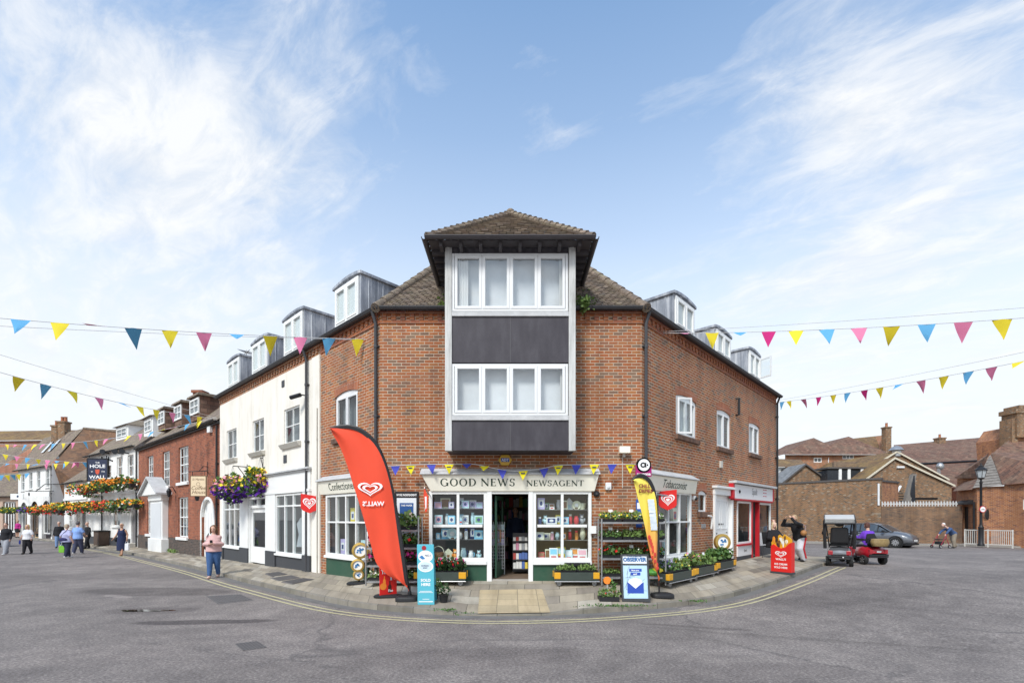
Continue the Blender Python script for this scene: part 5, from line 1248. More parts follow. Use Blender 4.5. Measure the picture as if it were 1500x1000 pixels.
mb = MB(); e0_,e1_ = FG_.p(-.6,GE - .15,.3),FG_.p(FG_.L + .1,GE - .15,.3); lft = e0_ + (apx - FG_.p(FG_.L,GE,0))
mb.face([e0_,e1_,apx,lft]); mb.face([apx,lft,lft + V((-1,6,-5)),apx + V((-1,6,-5))]); mb.build('roof',TILE,GB)
mb = MB(); q = [V((g1.x + .9,g1.y + .1,-.2)) + V((0,1.6,0)),V((-33,44,-.2)),V((rr.x,rr.y,rr.z)),V((apx.x + .1,apx.y - .05,apx.z)),V((g1.x + .05,g1.y + .05,GE))]
mb.prism(q,V((-.8,2.5,0))); mb.build('side_wall',masonry('tile hung wall',.28,.16,[(0,(.17,.095,.06)),(.5,(.24,.13,.075)),(1,(.14,.085,.06))],.01,(.08,.05,.04),stain=((.2,.16,.11),.4)),GB)
mb = MB(); mb.tube([apx,rr],.12,8); mb.build('ridge',TILE,GB)
for px,lab in ((58,0),(70,0)):
 a,b = A(px - 3,682 - 20,47.6),A(px + 9,645,49)
mb = MB(); nn = (e1_ - e0_).cross(apx - e1_).normalized(); nn = nn if nn.z > 0 else -nn
for s in (.40,.58): b0 = e0_.lerp(e1_,s).lerp(lft.lerp(apx,s),.45); b1 = e0_.lerp(e1_,s).lerp(lft.lerp(apx,s),.78); dx = (e1_ - e0_).normalized()*.7; mb.cut(); mb.face([p + nn*.06 for p in (b0,b0 + dx,b1 + dx,b1)])
mb.build('roof_light',M('roof glass',(.6,.63,.66),.15,.05),GB)
pipe(GB,FG_,FG_.L - .05,.1,GE - .1,mat=BLACKM); gutter(GB,FG_,-.5,FG_.L,GE - .05,w=.3,mat=BLACKM)
chimney(GB,A(83,627,51),.6,.12,1,BRICK_BROWN); chimney(GB,A(94,623,51),.75,.25,2,BRICK_BROWN)
t = thing('projecting_sign','white hanging sign at the left edge of the white fronted building','sign',FG_.p(FG_.u(24),4.2,.8)); mb = MB(); c = A(25,727,46.5); mb.box(c.x - .6,c.x + .6,c.y - .04,c.y + .04,c.z - .28,c.z + .28); mb.build('board',WHITE,t); mb = MB(); mb.tube([c + V((0,0,.33)),FG_.p(FG_.u(30),c.z + .33,0)],.03,6); mb.tube([c + V((0,0,.28)),c + V((0,0,.34))],.02,6); mb.build('bracket',BLACKM,t); mb = MB(); mb.ell(c + V((.1,-.045,.02)),(.1,.01,.12),8); mb.build('emblem',NAVY,t)
t = thing('projecting_sign','white sign on a black bracket over the arched openings of the white fronted building','sign',FG_.p(FG_.u(52),4.2,.8)); mb = MB(); c = A(55,723.5,44.6); mb.box(c.x - 1.1,c.x + 1.1,c.y - .04,c.y + .04,c.z - .22,c.z + .22); mb.build('board',WHITE,t); mb = MB(); mb.tube([c + V((-1.1,0,.28)),c + V((1.2,.3,.3))],.035,6); mb.tube([c + V((-.2,0,.25)),c + V((.5,.2,.95)),c + V((1.6,.8,1.0))],.035,6); mb.build('bracket',BLACKM,t); mb = MB(); mb.ell(c + V((-.75,-.045,.0)),(.08,.01,.17),8); mb.build('emblem',BLACKM,t)
# --- low dark-roofed shop at the left edge and the brick block behind
FK = Frame((-62,52,0),(-51.0,50.3,0)); K = thing('low_shop_building','low brick shop with dark roof and arched window at the left edge','building',FK.p(FK.L/2,0,0)); ke = CAMH + (758 - 727)/FPX*51
kh = (FK.u(4),FK.u(23),.3,FK.z(12,734)); mb = MB(); wall(mb,FK,0,FK.L,-.3,ke,[(kh[0],kh[1],-.31,kh[3])],reveal=.25); pts = seg_arch(FK,kh[0],kh[1],kh[3])
mb.build('wall',M('pink render',(.50,.36,.28),.85,.08,2,.2),K); window(K,FK,*kh,w=-.2,cols=4,rows=1,fw=.15,bar=.1,mat=WHITE,back=DARKIN,split=[FK.z(12,750)],pname='shopfront',backd=.8)
mb = MB(); mb.face([FK.p(-1,ke - .1,.4),FK.p(FK.L + .6,ke - .1,.4),FK.p(FK.L + .3,ke + 2.9,-4),FK.p(-1,ke + 2.9,-4)]); mb.build('roof',TILE,K); gutter(K,FK,0,FK.L,ke,w=.4,mat=BLACKM)
FQ = Frame((-80,68,0),(-52,66,0)); Q = thing('brick_block','wide red brick building with mossy roof beyond the left street','building',FQ.p(14,0,0)); qz = CAMH + (758 - 645)/FPX*67; qt = CAMH + (758 - 628)/FPX*70
mb = MB(); wall(mb,FQ,0,FQ.L,-.3,qz); mb.build('wall',masonry('pale red brick',.4,.15,[(0,(.42,.17,.11)),(1,(.5,.24,.15))],.02,(.5,.36,.28)),Q); mb = MB(); mb.face([FQ.p(-1,qz,.4),FQ.p(FQ.L,qz,.4),FQ.p(FQ.L,qt,-4),FQ.p(-1,qt,-4)]); mb.build('roof',TILE_OCHRE,Q)
mb = MB();
for k in range(6): mb.cut(); mb.fbox(FQ,6 + k*3.6,7.3 + k*3.6,qz - 2.6,qz - .9,.01,.05)
mb.build('window',CURTAIN_G,Q)
FE = Frame((-100,60,0),(-62,58,0)); E_ = thing('far_row','row of pale houses at the far left end of the street','building',FE.p(30,0,0)); mb = MB(); wall(mb,FE,0,FE.L,-.3,7.5); mb.build('wall',RENDER,E_); mb = MB(); mb.face([FE.p(0,7.4,.4),FE.p(FE.L,7.4,.4),FE.p(FE.L,11,-4),FE.p(0,11,-4)]); mb.build('roof',TILE,E_)
# ---------------------------------------------------------------- right background: yard walls, sheds, roofs
def slab_wall(name,label,a,b,z1,mat,thick=.35,cope=None,cat='wall',z0=-.3):
 f = Frame(a,b); t = thing(name,label,cat,f.p(f.L/2,0,0)); mb = MB(); mb.fbox(f,0,f.L,z0,z1,-thick,0); mb.build('brickwork',mat,t)
 if cope: mb = MB(); mb.fbox(f,-.05,f.L + .05,z1 + .002,z1 + .13,-thick - .06,.06); mb.build('coping',cope,t)
 return t,f
YW0,YW1 = V((18.3,41.0,0)),V((25.3,33.0,0))
COPE = M('dark coping',(.10,.09,.085),.8,.25,6)
yt,fy = slab_wall('yard_wall','tall brown brick wall with dark coping behind the parked car',YW0,YW1,CAMH + 56/FPX*33.0,BRICK_BROWN,cope=COPE)
mb = MB(); u = fy.L - .12; mb.tube([fy.p(u,2.7,.06),fy.p(u,4.2,.06)],.06,8); mb.build('white_pipe',UPVC,yt,smooth=True)
slab_wall('return_wall','short paler brick return wall between the tall wall and the staircase',A(1289,HOR,34.2),A(1316,HOR,36.0),zy(705,34.2),BRICK_ORANGE,cope=COPE)
LW1 = V((30.5,32.6,0)); lt,fl_ = slab_wall('low_yard_wall','lower sooty brick wall topped with white pickets right of the car',YW1 + V((.02,-.02,0)),LW1,CAMH + 17/FPX*32.8,masonry('sooty yard brick',.225,.075,[(0,(.19,.11,.07)),(.5,(.27,.15,.08)),(.8,(.12,.085,.065)),(1,(.34,.2,.11))],.012,(.26,.21,.16),stain=((.07,.055,.05),.6),sscale=.3),cope=None)
pk = thing('picket_row','row of short white pickets along the top of the lower brick wall','railing',fl_.p(fl_.L/2,CAMH + 17/FPX*32.8,-.2)); zt = CAMH + 17/FPX*32.8
mb = MB(); mb.fbox(fl_,.1,fl_.L - .1,zt + .14,zt + .19,-.22,-.19); mb.build('rail',UPVC,pk); mb = MB()
for k in range(26):
 u = .15 + k*(fl_.L - .4)/25; mb.cut(); mb.prism([fl_.p(u - .04,zt + .002,-.16),fl_.p(u + .04,zt + .002,-.16),fl_.p(u + .05,zt + .27,-.16),fl_.p(u,zt + .36,-.16),fl_.p(u - .05,zt + .27,-.16)],-fl_.n*.028)
mb.build('picket',M('flaked white',(.55,.55,.54),.8,.2),pk)
FENCE0 = 0
def gable_house(name,label,cat,front,eave,apex_z,depth,wallm,roofm,over=.15,verge=None,z0=-.3,apex_u=None):
 """gable end faces the viewer"""
 f = front; t = thing(name,label,cat,f.p(f.L/2,max(z0,0),0)); au = f.L/2 if apex_u is None else apex_u
 mb = MB(); mb.prism([f.p(0,z0),f.p(f.L,z0),f.p(f.L,eave),f.p(au,apex_z),f.p(0,eave)],-f.n*depth); mb.build('wall',wallm,t)
 rm = MB()
 for a,b in (((-over,eave - over*.6),(au,apex_z)),((f.L + over,eave - over*.6),(au,apex_z))):
  q = [f.p(a[0],a[1] + .05,.12),f.p(b[0],b[1] + .05,.12)]
  p = [q[0],q[1],q[1] - f.n*(depth + .2),q[0] - f.n*(depth + .2)]
  if a[0] < au: p = list(reversed(p))
  rm.prism(p,V((0,0,.09)))
 rm.build('roof',roofm,t)
 if verge:
  vb = MB()
  for a in ((-over,eave - over*.6),(f.L + over,eave - over*.6)): vb.cut(); vb.prism([f.p(a[0],a[1] - .02,.19),f.p(au,apex_z - .02,.19),f.p(au,apex_z + .14,.19),f.p(a[0],a[1] + .14,.19)],-f.n*.06)
  vb.build('verge_board',verge,t)
 return t,f
gable_house('brick_store','small brown brick gable with slate roof behind the tall yard wall','building',FA(1141,1222,44),zy(712,44),zy(681,44),9,BRICK_BROWN,SLATE,verge=COPE,apex_u=44/FPX*38)
t = thing('louvred_shed','dark louvred shed between the brick building and the small brown gable','shed',A(1150,HOR,47)); f = FA(1141,1166,47); mb = MB(); mb.fbox(f,0,f.L,0,zy(684,47),-2,0); mb.build('wall',M('white cladding',(.6,.6,.58),.8,.1),t)
mb = MB(); f2 = FA(1144.5,1162,46.9)
for k in range(10): z = zy(707,47) + k*.14; mb.cut(); mb.hexa([f2.p(0,z,.10),f2.p(f2.L,z,.10),f2.p(f2.L,z,.0),f2.p(0,z,.0),f2.p(0,z + .1,.04),f2.p(f2.L,z + .1,.04),f2.p(f2.L,z + .1,.0),f2.p(0,z + .1,.0)])
mb.build('louvre',M('dark louvre',(.035,.04,.048),.6,.2),t); mb = MB(); f3 = FA(1138,1205,47); mb.face([f3.p(0,zy(684,47),.3),f3.p(f3.L*.62,zy(684,47),.3),f3.p(f3.L,zy(672,50),-3.5),f3.p(.0,zy(670,50),-3.5)]); mb.build('roof',TILE_OCHRE,t)
HB = thing('hipped_house','brick house with twin hipped mossy roofs and a chimney at right','building',A(1225,HOR,56)); f = FA(1150,1300,56); he = zy(666,56); mb = MB(); wall(mb,f,0,f.L,0,he,[(f.u(1234),f.u(1251),zy(672,56),zy(664.6,56) - .1),(f.u(1192),f.u(1204),zy(677,56),zy(670,56))]); mb.fbox(f,f.L - .3,f.L - .002,0,he,-8,-.01); mb.build('wall',BRICK,HB)
window(HB,f,f.u(1234),f.u(1251),zy(672,56),zy(664.6,56) - .1,cols=3,fw=.1,bar=.08,mat=WHITE,back=CURTAIN_G); window(HB,f,f.u(1192),f.u(1204),zy(677,56),zy(670,56),cols=2,fw=.1,bar=.08,mat=WHITE,back=CURTAIN_G)
mb = MB(); k = 56/FPX
L0,L1,L2 = f.p(-.4,he,.4),f.p(f.u(1214),he,.4),f.p(f.L + .3,he,.4)
a1,a2 = A(1192,641,59),A(1243,639,59); bk_ = V((0,6,0))
mb.face([L0,L1 + V((2.2,0,0)),a1]); mb.face([L0,a1,a1 + bk_,L0 + bk_]); mb.face([L1 + V((2.2,0,0)),L1 + bk_ + V((2.2,0,0)),a1 + bk_,a1])
mb.face([L1 - V((2.4,0,-.02)),L2,a2]); mb.face([L2,L2 + bk_,a2 + bk_,a2]); mb.face([L1 - V((2.4,0,0)),a2,a2 + bk_,L1 - V((2.4,0,0)) + bk_]); mb.build('roof',TILE_RED,HB)
mb = MB(); r0,r1 = A(1215,645.5,64),A(1305,636,64); mb.face([A(1210,668,60),A(1305,668,60),r1,r0]); mb.build('rear_roof',TILE_OCHRE,HB)
chimney(HB,A(1298.5,636,60),.7,.75,1,BRICK_BROWN); mb = MB(); mb.prism([A(1291,668,60.1),A(1306,668,60.1),A(1302.5,636,62),A(1297,636,62)],V((0,3,0))); mb.build('gable_end',BRICK,HB)
pipe(HB,f,f.u(1213),1,he - .3,mat=UPVC); pipe(HB,f,f.u(1273),1,he - .3,mat=UPVC); gutter(HB,f,-.3,f.L + .2,he - .02,w=.45,mat=UPVC)
slab_wall('back_wall','old weathered brick wall below the hipped house',A(1222,HOR,50),A(1292,HOR,50),zy(676,50),masonry('old weathered brick',.225,.075,[(0,(.17,.12,.085)),(1,(.27,.18,.12))],.012,(.26,.22,.17)),cope=None)
t = thing('lean_to','dark glazed lean-to with white posts over the tall yard wall','shed',A(1240,HOR,43)); f = FA(1212,1272,43); mb = MB(); mb.fbox(f,0,f.L - .1,0,zy(688,43),-1.5,0); mb.build('glazing',M('dark glazing',(.03,.035,.042),.25,.2),t); mb = MB()
for p in (1230,1243,1262): mb.cut(); mb.fbox(f,f.u(p) - .12,f.u(p) + .12,0,zy(688,43) + .1,.003,.1)
mb.build('post',WHITE,t); mb = MB(); mb.fbox(f,-.1,f.L,zy(688,43) + .102,zy(688,43) + .25,-1.7,.15); mb.build('roof',COPE,t)
gable_house('brick_gable_building','brown brick gable with pale verge boards behind the outside staircase','building',FA(1256,1394,41),zy(711,41),zy(672,41),12,BRICK_BROWN,TILE_OCHRE,verge=M('pale verge',(.62,.56,.44),.8,.1),apex_u=41/FPX*53)
gable_house('rear_gable_building','taller brown brick gable rising just behind the one with the staircase','building',FA(1248,1386,46),zy(702,46),zy(662.5,46),10,BRICK_BROWN,TILE_OCHRE,verge=M('pale verge'),apex_u=46/FPX*64)
t = thing('roof_vent','grey metal vent cowl on the peak of the brown brick gable','vent',A(1313,660,46)); mb = MB(); c = A(1313,662,46.2); mb.lathe([(.38,-.4),(.38,.1),(.62,.18),(.35,.5),(.1,.6)],c,12); mb.build('cowl',STEEL,t,smooth=True)
fitting('wall_light','white strip light on the brown brick gable','light',FA(1256,1394,41),1318,684,(.6,.16,.14),UPVC)
ST = thing('outside_staircase','dark timber outside staircase with white handrail above the lower wall','staircase',A(1325,HOR,36)); f = FA(1306,1346,36)
mb = MB()
for k in range(8): z = zy(738,36) + k*.2; mb.cut(); mb.fbox(f,f.u(1312) + k*.03,f.u(1332) + k*.06,z,z + .07,-.25 - k*.22,.0 - k*.22)
mb.build('tread',BLACKM,ST); mb = MB(); mb.prism([A(1326,736,35.7),A(1334,736,35.7),A(1343,694,37.5),A(1337,694,37.5)],V((.02,.3,0))); mb.build('side_screen',WOOD,ST); mb = MB(); mb.fbox(f,f.u(1340),f.u(1384),zy(731,36),zy(728,36),-1.0,-.6); mb.build('landing_beam',BLACKM,ST)
mb = MB(); mb.tube([A(1302,741,35.6),A(1319,712,37.3)],.09,6); mb.tube([A(1294,741,35.4),A(1294,713,35.4)],.09,6); mb.build('handrail',UPVC,ST)
mb = MB(); mb.prism([A(1333,735,35.9),A(1341,735,35.9),A(1340,696,36.6)],V((0,.12,0))); mb.build('stringer',BLACKM,ST)
HH = thing('long_hall','long building with a great red brown tiled roof on the right skyline','building',A(1400,HOR,66));
mb = MB(); mb.face([A(1314,680,58),A(1440,673,58),A(1484,636.5,68),A(1309,651.5,68)]); mb.build('roof',TILE_RED,HH)
mb = MB(); mb.prism([A(1310,760,58.5),A(1440,760,58.5),A(1440,673.5,58.5),A(1314,680.5,58.5)],V((0,6,0))); mb.build('wall',BRICK_OLD,HH)
mb = MB(); mb.face([A(1352,716,50),A(1432,712,50),A(1440,676,57),A(1350,681,57)]); mb.build('lower_roof',TILE_RED,HH); mb = MB(); mb.tube([A(1314,681,57.8),A(1440,674,57.8)],.12,6); mb.build('gutter',BLACKM,HH)
chimney(HH,A(1376.5,646,67),.9,.3,1,BRICK_BROWN); mb = MB(); mb.tube([A(1375,712,49),A(1375,684,49)],.15,6); mb.ell(A(1377,683,49),(.35,.35,.4),8); tag(mb.build('flue',STEEL,HH,smooth=True))
mb = MB(); mb.tube([A(1462,655,63),A(1460,645,63)],.14,8); mb.build('white_flue',UPVC,HH)
RC = thing('chimney_house','brick gable end with tall chimney stack at the right edge','building',A(1500,HOR,50)); mb = MB(); mb.prism([A(1488,690,50),A(1560,690,50),A(1560,610,50),A(1496,622,50),A(1484,640,50)],V((0,4,0))); mb.build('gable_wall',BRICK_ORANGE,RC)
mb = MB(); mb.prism([A(1482.5,668,49.8),A(1491,668,49.8),A(1491,613,49.8),A(1482.5,613,49.8)],V((0,1.3,0))); mb.prism([A(1490,640,49.6),A(1530,640,49.6),A(1530,600,49.6),A(1490,600,49.6)],V((0,1.6,0))); mb.prism([A(1488.5,604.5,49.5),A(1532,604.5,49.5),A(1532,598,49.5),A(1488.5,598,49.5)],V((0,1.8,0))); mb.prism([A(1493,597.8,49.6),A(1530,597.8,49.6),A(1530,593,49.6),A(1493,593,49.6)],V((0,1.6,0))); mb.build('chimney',BRICK_BROWN,RC)
mb = MB(); mb.face([A(1420,690,46),A(1500,690,46),A(1530,640,50.5),A(1482,641,50.5)]); mb.build('roof',TILE_RED,RC)
CT = thing('brick_cottage','orange brick cottage with a weathered boarded gable behind the white guard rail','building',A(1450,HOR,31));
f0,f1,f2,f3,f4 = A(1405,HOR,35),A(1409,HOR,33.2),A(1431,HOR,31.6),A(1471,HOR,30.4),A(1590,HOR,26.5)
ez,ez2 = zy(713,31.5),zy(707.5,30.4)
mb = MB(); Fa,Fb,Fc,Fd = Frame(f0,f1),Frame(f1,f2),Frame(f2,f3),Frame(f3,f4)
eb = zy(716,32); wall(mb,Frame(A(1401,HOR,36),f1),0,Frame(A(1401,HOR,36),f1).L,-.2,eb); wall(mb,Fb,0,Fb.L,-.2,eb,[(.15,.75,.6,2.6)]); wall(mb,Fc,0,Fc.L,-.2,ez); wall(mb,Fd,0,Fd.L,-.2,ez2,[(Fd.u(1498),Fd.u(1530),Fd.z(1498,746),Fd.z(1498,731))]); mb.build('wall',BRICK_ORANGE,CT)
mb = MB(); mb.fbox(Fb,.15,.75,.0,2.6,-.3,-.1); mb.build('doorway',BLACKP,CT); pipe(CT,Fb,Fb.L - .12,.1,2.9,mat=BLACKM,w=.1,r=.06); mb = MB(); mb.hexa([Fb.p(-.05,2.75,.5),Fb.p(1.3,2.75,.5),Fb.p(1.3,2.75,0),Fb.p(-.05,2.75,0),Fb.p(-.05,2.85,.5),Fb.p(1.3,2.85,.5),Fb.p(1.3,3.05,0),Fb.p(-.05,3.05,0)]); mb.build('door_hood',BLACKM,CT)
window(CT,Fd,Fd.u(1498),Fd.u(1530),Fd.z(1498,746),Fd.z(1498,731),mat=WHITE,back=CURTAIN_G)
mb = MB(); mb.ell(Fc.p(Fc.L*.42,zy(753,31),.0),(.22,.05,.35),10); mb.build('wall_niche',BLACKP,CT)
apx = A(1450.5,666,32.5); BG = MB(); a,b = Fc.p(-.15,ez - .05,.1),Fc.p(Fc.L + .05,ez + .05,.1)
n = 12
for k in range(n):
 p,q = k/n,(k + 1)/n; l0,l1,r0,r1 = a.lerp(apx,p),a.lerp(apx,q),b.lerp(apx,p),b.lerp(apx,q); o_ = Fc.n*.05
 BG.prism([l0 + o_*1.4,r0 + o_*1.4,r1 + o_*.4,l1 + o_*.4],-Fc.n*.06)
BG.build('gable_boarding',M('silvered boards',(.24,.215,.19),.9,.5,7,.6,dirt=((.06,.05,.045),.5)),CT)
mb = MB()
er0,er1 = b + V((-.12,.02,.0)),Fd.p(Fd.L,ez2,.25); rt1 = zy(662,32.5); mb.prism([er0,er1,A(1600,660,31),apx + V((.05,0,.05))],V((.03,.03,.08))); mb.build('roof',TILE_RED,CT)
mb = MB(); e0_ = A(1402,699,36.5); mb.prism([A(1398.5,700,36),A(1436,700,33.4),apx + V((-.02,.1,.02)),A(1446,667,38)],V((0,0,.1))); mb.build('side_roof',TILE_RED,CT); mb = MB(); mb.face([Fb.p(-.35,eb - .05,.35),Fb.p(Fb.L + .1,eb - .05,.3),A(1434,700,33.2),A(1413,706,35)]); mb.face([Fb.p(-.35,eb - .05,.35),A(1413,706,35),A(1402,712,37),A(1399,716,36)]); mb.build('porch_roof',TILE_RED,CT)
mb = MB(); mb.prism([A(1402,HOR + 15,36.4),A(1440,HOR + 15,34),A(1440,699,34),A(1402,700,36.4)],V((.4,.4,0))); mb.build('upper_wall',BRICK_ORANGE,CT)
mb = MB(); mb.tube([A(1469,681,33.5),A(1468,668,33.5)],.16,8); mb.build('white_flue',UPVC,CT,smooth=True)
mb = MB(); q = [V((17.0,40.2,0)),V((23.9,32.0,0)),V((29.8,31.3,0)),V((31.0,29.6,0)),V((40,25.5,0)),V((42,27.5,0)),V((33,33,0)),V((26,34,0)),V((19,42,0))]
mb.prism([V((p.x,p.y,g(p.x,p.y) + .10)) for p in q],(0,0,-.4)); tag(mb.build('far_pavement',M('pale concrete paving',(.30,.28,.25),.85,.2,3,.2)),kind='structure')
# ---------------------------------------------------------------- street things: flags, boards, flowers
def curve_pts(P,n):
 """smooth curve through pixel/space points"""
 return smooth(resample([V(p) for p in P],n),2)
def feather_flag(name,label,pole_px,left_px,Y,base,cloth,rows=40,bend=.05,loc=None):
 t = thing(name,label,'flag',base)
 pole = curve_pts([A(x,y,Y) for x,y in pole_px],rows + 1); left = curve_pts([A(x,y,Y) for x,y in left_px],rows + 1)
 mb = MB(); mb.tube([p + V((0,.02,0)) for p in pole],[.030 - .018*i/rows for i in range(rows + 1)],8); mb.build('pole',BLACKM,t,smooth=True)
 m = 14; mb = MB(); bd = MB(); grid = []
 for i in range(rows + 1):
  r = []
  for j in range(m + 1):
   s = j/m; p = left[i].lerp(pole[i],s)
   p = p + V((0,-bend*math.sin(s*math.pi)*(1 + .4*math.sin(i*.35 + s*4)) + .025*math.sin(s*9 + i*.22),0)); r.append(p)
  grid.append(r)
 for i in range(rows):
  for j in range(m): mb.face([grid[i][j],grid[i + 1][j],grid[i + 1][j + 1],grid[i][j + 1]])
 mb.build('cloth',cloth,t,smooth=True)
 for i in range(rows):
  a,b = grid[i],grid[i + 1]; w = .07
  def inn(r): d = (r[0] - r[m]); L = d.length; return r[m] + d*(min(.9,w/max(L,.01))) + V((0,-.008,0))
  bd.face([inn(a),inn(b),b[m] + V((0,-.012,0)),a[m] + V((0,-.012,0))]); bd.face([a[m] + V((0,-.012,0)),b[m] + V((0,-.012,0)),b[m] + V((0,.05,0)),a[m] + V((0,.05,0))])
 bd.build('pole_pocket',BLACKP,t,smooth=True)
 def P(s,tt,w=0):
  i = min(rows - 1,max(0,int(tt*rows))); k = tt*rows - i; j = min(m - 1,max(0,int(s*m))); q = s*m - j
  a = grid[i][j].lerp(grid[i][j + 1],q); b = grid[i + 1][j].lerp(grid[i + 1][j + 1],q); return a.lerp(b,k) + V((0,-.018 - w,0))
 return t,P,grid
def rounded_base(t,c,sx,sy,h,rz=0,mat=None,name='base'):
 mb = MB(); n = 24; ring = lambda k,z: [V((c.x,c.y,c.z + z)) + Mx.Rotation(rz,3,'Z') @ V((sx*k*(abs(math.cos(a))**.5)*(1 if math.cos(a) > 0 else -1),sy*k*(abs(math.sin(a))**.5)*(1 if math.sin(a) > 0 else -1),0)) for a in [2*math.pi*(i + .5)/n for i in range(n)]]
 R_ = [ring(1,0),ring(1,h*.55),ring(.93,h*.8),ring(.6,h)]
 for a,b in zip(R_,R_[1:]):
  for i in range(n): mb.face([a[i],a[(i + 1) % n],b[(i + 1) % n],b[i]])
 mb.face(list(reversed(R_[-1]))[::-1]); mb.build(name,mat or BLACKP,t,smooth=True)
b = PG(597,879); YF = b.y
t,P,grid = feather_flag('feather_flag','tall red feather flag with a white heart on the pavement left of the shop door',[(484,627),(500,622.5),(515,623),(530,628),(545,640),(557,658),(567,684),(576,720),(586,775),(594,825),(600,868)],
 [(484,628),(486,634),(497,652),(507,678),(516,706),(526,735),(535,765),(543,795),(550,826),(570,845),(597,856)],YF,b,FLAGRED)
rounded_base(t,b,.24,.17,.11)
mb = MB(); mb.tube([A(600,856,YF),V((A(600,866,YF).x,YF,b.z + .1))],.022,8); mb.lathe([(.035,0),(.045,.05),(.03,.12)],V((A(600,866,YF).x,YF,b.z + .09)),10); mb.build('spigot',BLACKM,t,smooth=True)
FW = Frame(A(0,HOR,YF),A(100,HOR,YF))
def near_cloth(G_,p,w):
 q = sorted(((v.x - p.x)**2 + (v.z - p.z)**2,v.y) for r in G_ for v in r)[:10]; ws = [1/(d + 4e-4) for d,_ in q]
 return V((p.x,sum(k*y for k,(_,y) in zip(ws,q))/sum(ws) - .035 - w,p.z))
cloth_near = lambda u,z,w: near_cloth(grid,FW.p(u,z),w)
mb = MB(); cu,cz = FW.at(544,716.5); s = YF/FPX
heart_logo(mb,cloth_near,cu,cz,19.5*s,.005,sy=.60); mb.build('heart_logo',WHITEINK,t)
mb = MB(); lettering(mb,cloth_near,"WALL'S",6.3*s,FW.u(548.5),FW.z(548,740.5),.005,sx=1.05,bold=.03,mirror=True); mb.build('lettering',WHITEINK,t)
b = PG(970,874); YY = b.y
def yellow_cloth():
 m,tt,bb = principled('yellow orange flag print',.7); tc = tt.new('ShaderNodeTexCoord').outputs['Object']; sp = tt.new('ShaderNodeSeparateXYZ',ins={0: tc})
 z = tt.math('ADD',sp.outputs[2],tt.math('MULTIPLY',tt.noise(tc,3,4,.6),.5)); c = tt.ramp(tt.math('DIVIDE',z,2.7),[(.22,(.80,.16,.05)),(.52,(.85,.36,.10)),(.72,(.85,.62,.08)),(1,(.85,.70,.12))]); tt.l.new(c,bb.inputs['Base Color']); return m
t,P,grid = feather_flag('feather_flag','narrow yellow and orange feather flag on the pavement right of the shop door',[(927,702),(933,695),(940,693.5),(947,697),(953.5,704),(958.5,715),(962,732),(964.5,760),(965.5,800),(965.5,864)],
 [(928.5,706),(931,714),(935,730),(940,750),(944.5,772),(949,795),(954,815),(959,832),(962,838),(964,839),(965,840)],YY,b,yellow_cloth(),bend=.03)
rounded_base(t,b + V((0,0,0)),.24,.16,.10); mb = MB(); mb.tube([A(965.5,840,YY),V((A(965.5,860,YY).x,YY,b.z + .1))],.018,8); mb.build('spigot',BLACKM,t)
mb = MB(); FW2 = Frame(A(0,HOR,YY),A(100,HOR,YY)); s2 = YY/FPX
def cn2(u,z,w):
 p = FW2.p(u,z); q = min((r[j] for r in grid for j in (0,4,7,10,14)),key=lambda q: (q.x - p.x)**2 + (q.z - p.z)**2); return V((p.x,q.y - .03 - w,p.z))
lettering(mb,cn2,'CHILL',5*s2,FW2.u(943),FW2.z(943,714),.005,bold=.04,sx=.9); lettering(mb,cn2,'DRINKS',4.5*s2,FW2.u(945),FW2.z(945,721),.005,bold=.04,sx=.9)
mb.build('lettering',M('dark red print',(.25,.05,.04),.5,.05),t)
mb = MB(); u0,u1 = FW2.u(948),FW2.u(957)
for k in range(9):
 za,zb2 = FW2.z(950,731 + k*5),FW2.z(950,736 + k*5); sh = k*.008; mb.face([cn2(u0 + sh,za,.004),cn2(u0 + sh,zb2,.004),cn2(u1 + sh,zb2,.004),cn2(u1 + sh,za,.004)])
mb.build('glass_picture',M('icy print',(.62,.68,.74),.5,.25,14),t)
mb = MB(); rnd = random.Random(5)
for k in range(10): x,y = 950 + k*1.2 + rnd.uniform(-2,2),786 + k*5; c = cn2(FW2.u(x),FW2.z(x,y),.004); mb.ell(c,(.03,.004,.045),6)
mb.build('fruit_print',M('red fruit print',(.6,.06,.04),.5,.1),t)
# --- boards on the pavement
def board_text(P,mb,rows,u,w):
 for st,h,z,sx in rows: lettering(mb,P,st,h,u,z,w,sx=sx,bold=.03)
a,b = PG(911,880),PG(952,882); f = Frame(a,b); L = f.L; z0 = a.z; hz = (882 - 814)/FPX*a.y
t = thing('newspaper_board','pale blue newspaper A-board on the pavement headed OBSERVER','A-board',(a + b)/2)
def tilt(u,z,w=0): return f.p(u,z0 + z,w - z*.16)
mb = MB()
for q in ((0,.035,0,hz),(L - .035,L,0,hz),(.035,L - .035,0,.06),(.035,L - .035,hz - .03,hz),(.035,L - .035,hz*.775,hz*.80)):
 mb.hexa([tilt(q[0],q[2],.03),tilt(q[1],q[2],.03),tilt(q[1],q[2],-.01),tilt(q[0],q[2],-.01),tilt(q[0],q[3],.03),tilt(q[1],q[3],.03),tilt(q[1],q[3],-.01),tilt(q[0],q[3],-.01)])
mb.build('frame',M('dull black frame',(.05,.052,.055),.4,.2),t)
mb = MB(); mb.hexa([f.p(.02,z0,-.30),f.p(L - .02,z0,-.30),f.p(L - .02,z0,-.33),f.p(.02,z0,-.33),tilt(.02,hz - .02,-.02),tilt(L - .02,hz - .02,-.02),tilt(L - .02,hz - .02,-.05),tilt(.02,hz - .02,-.05)]); mb.build('back_leg',BLACKP,t)
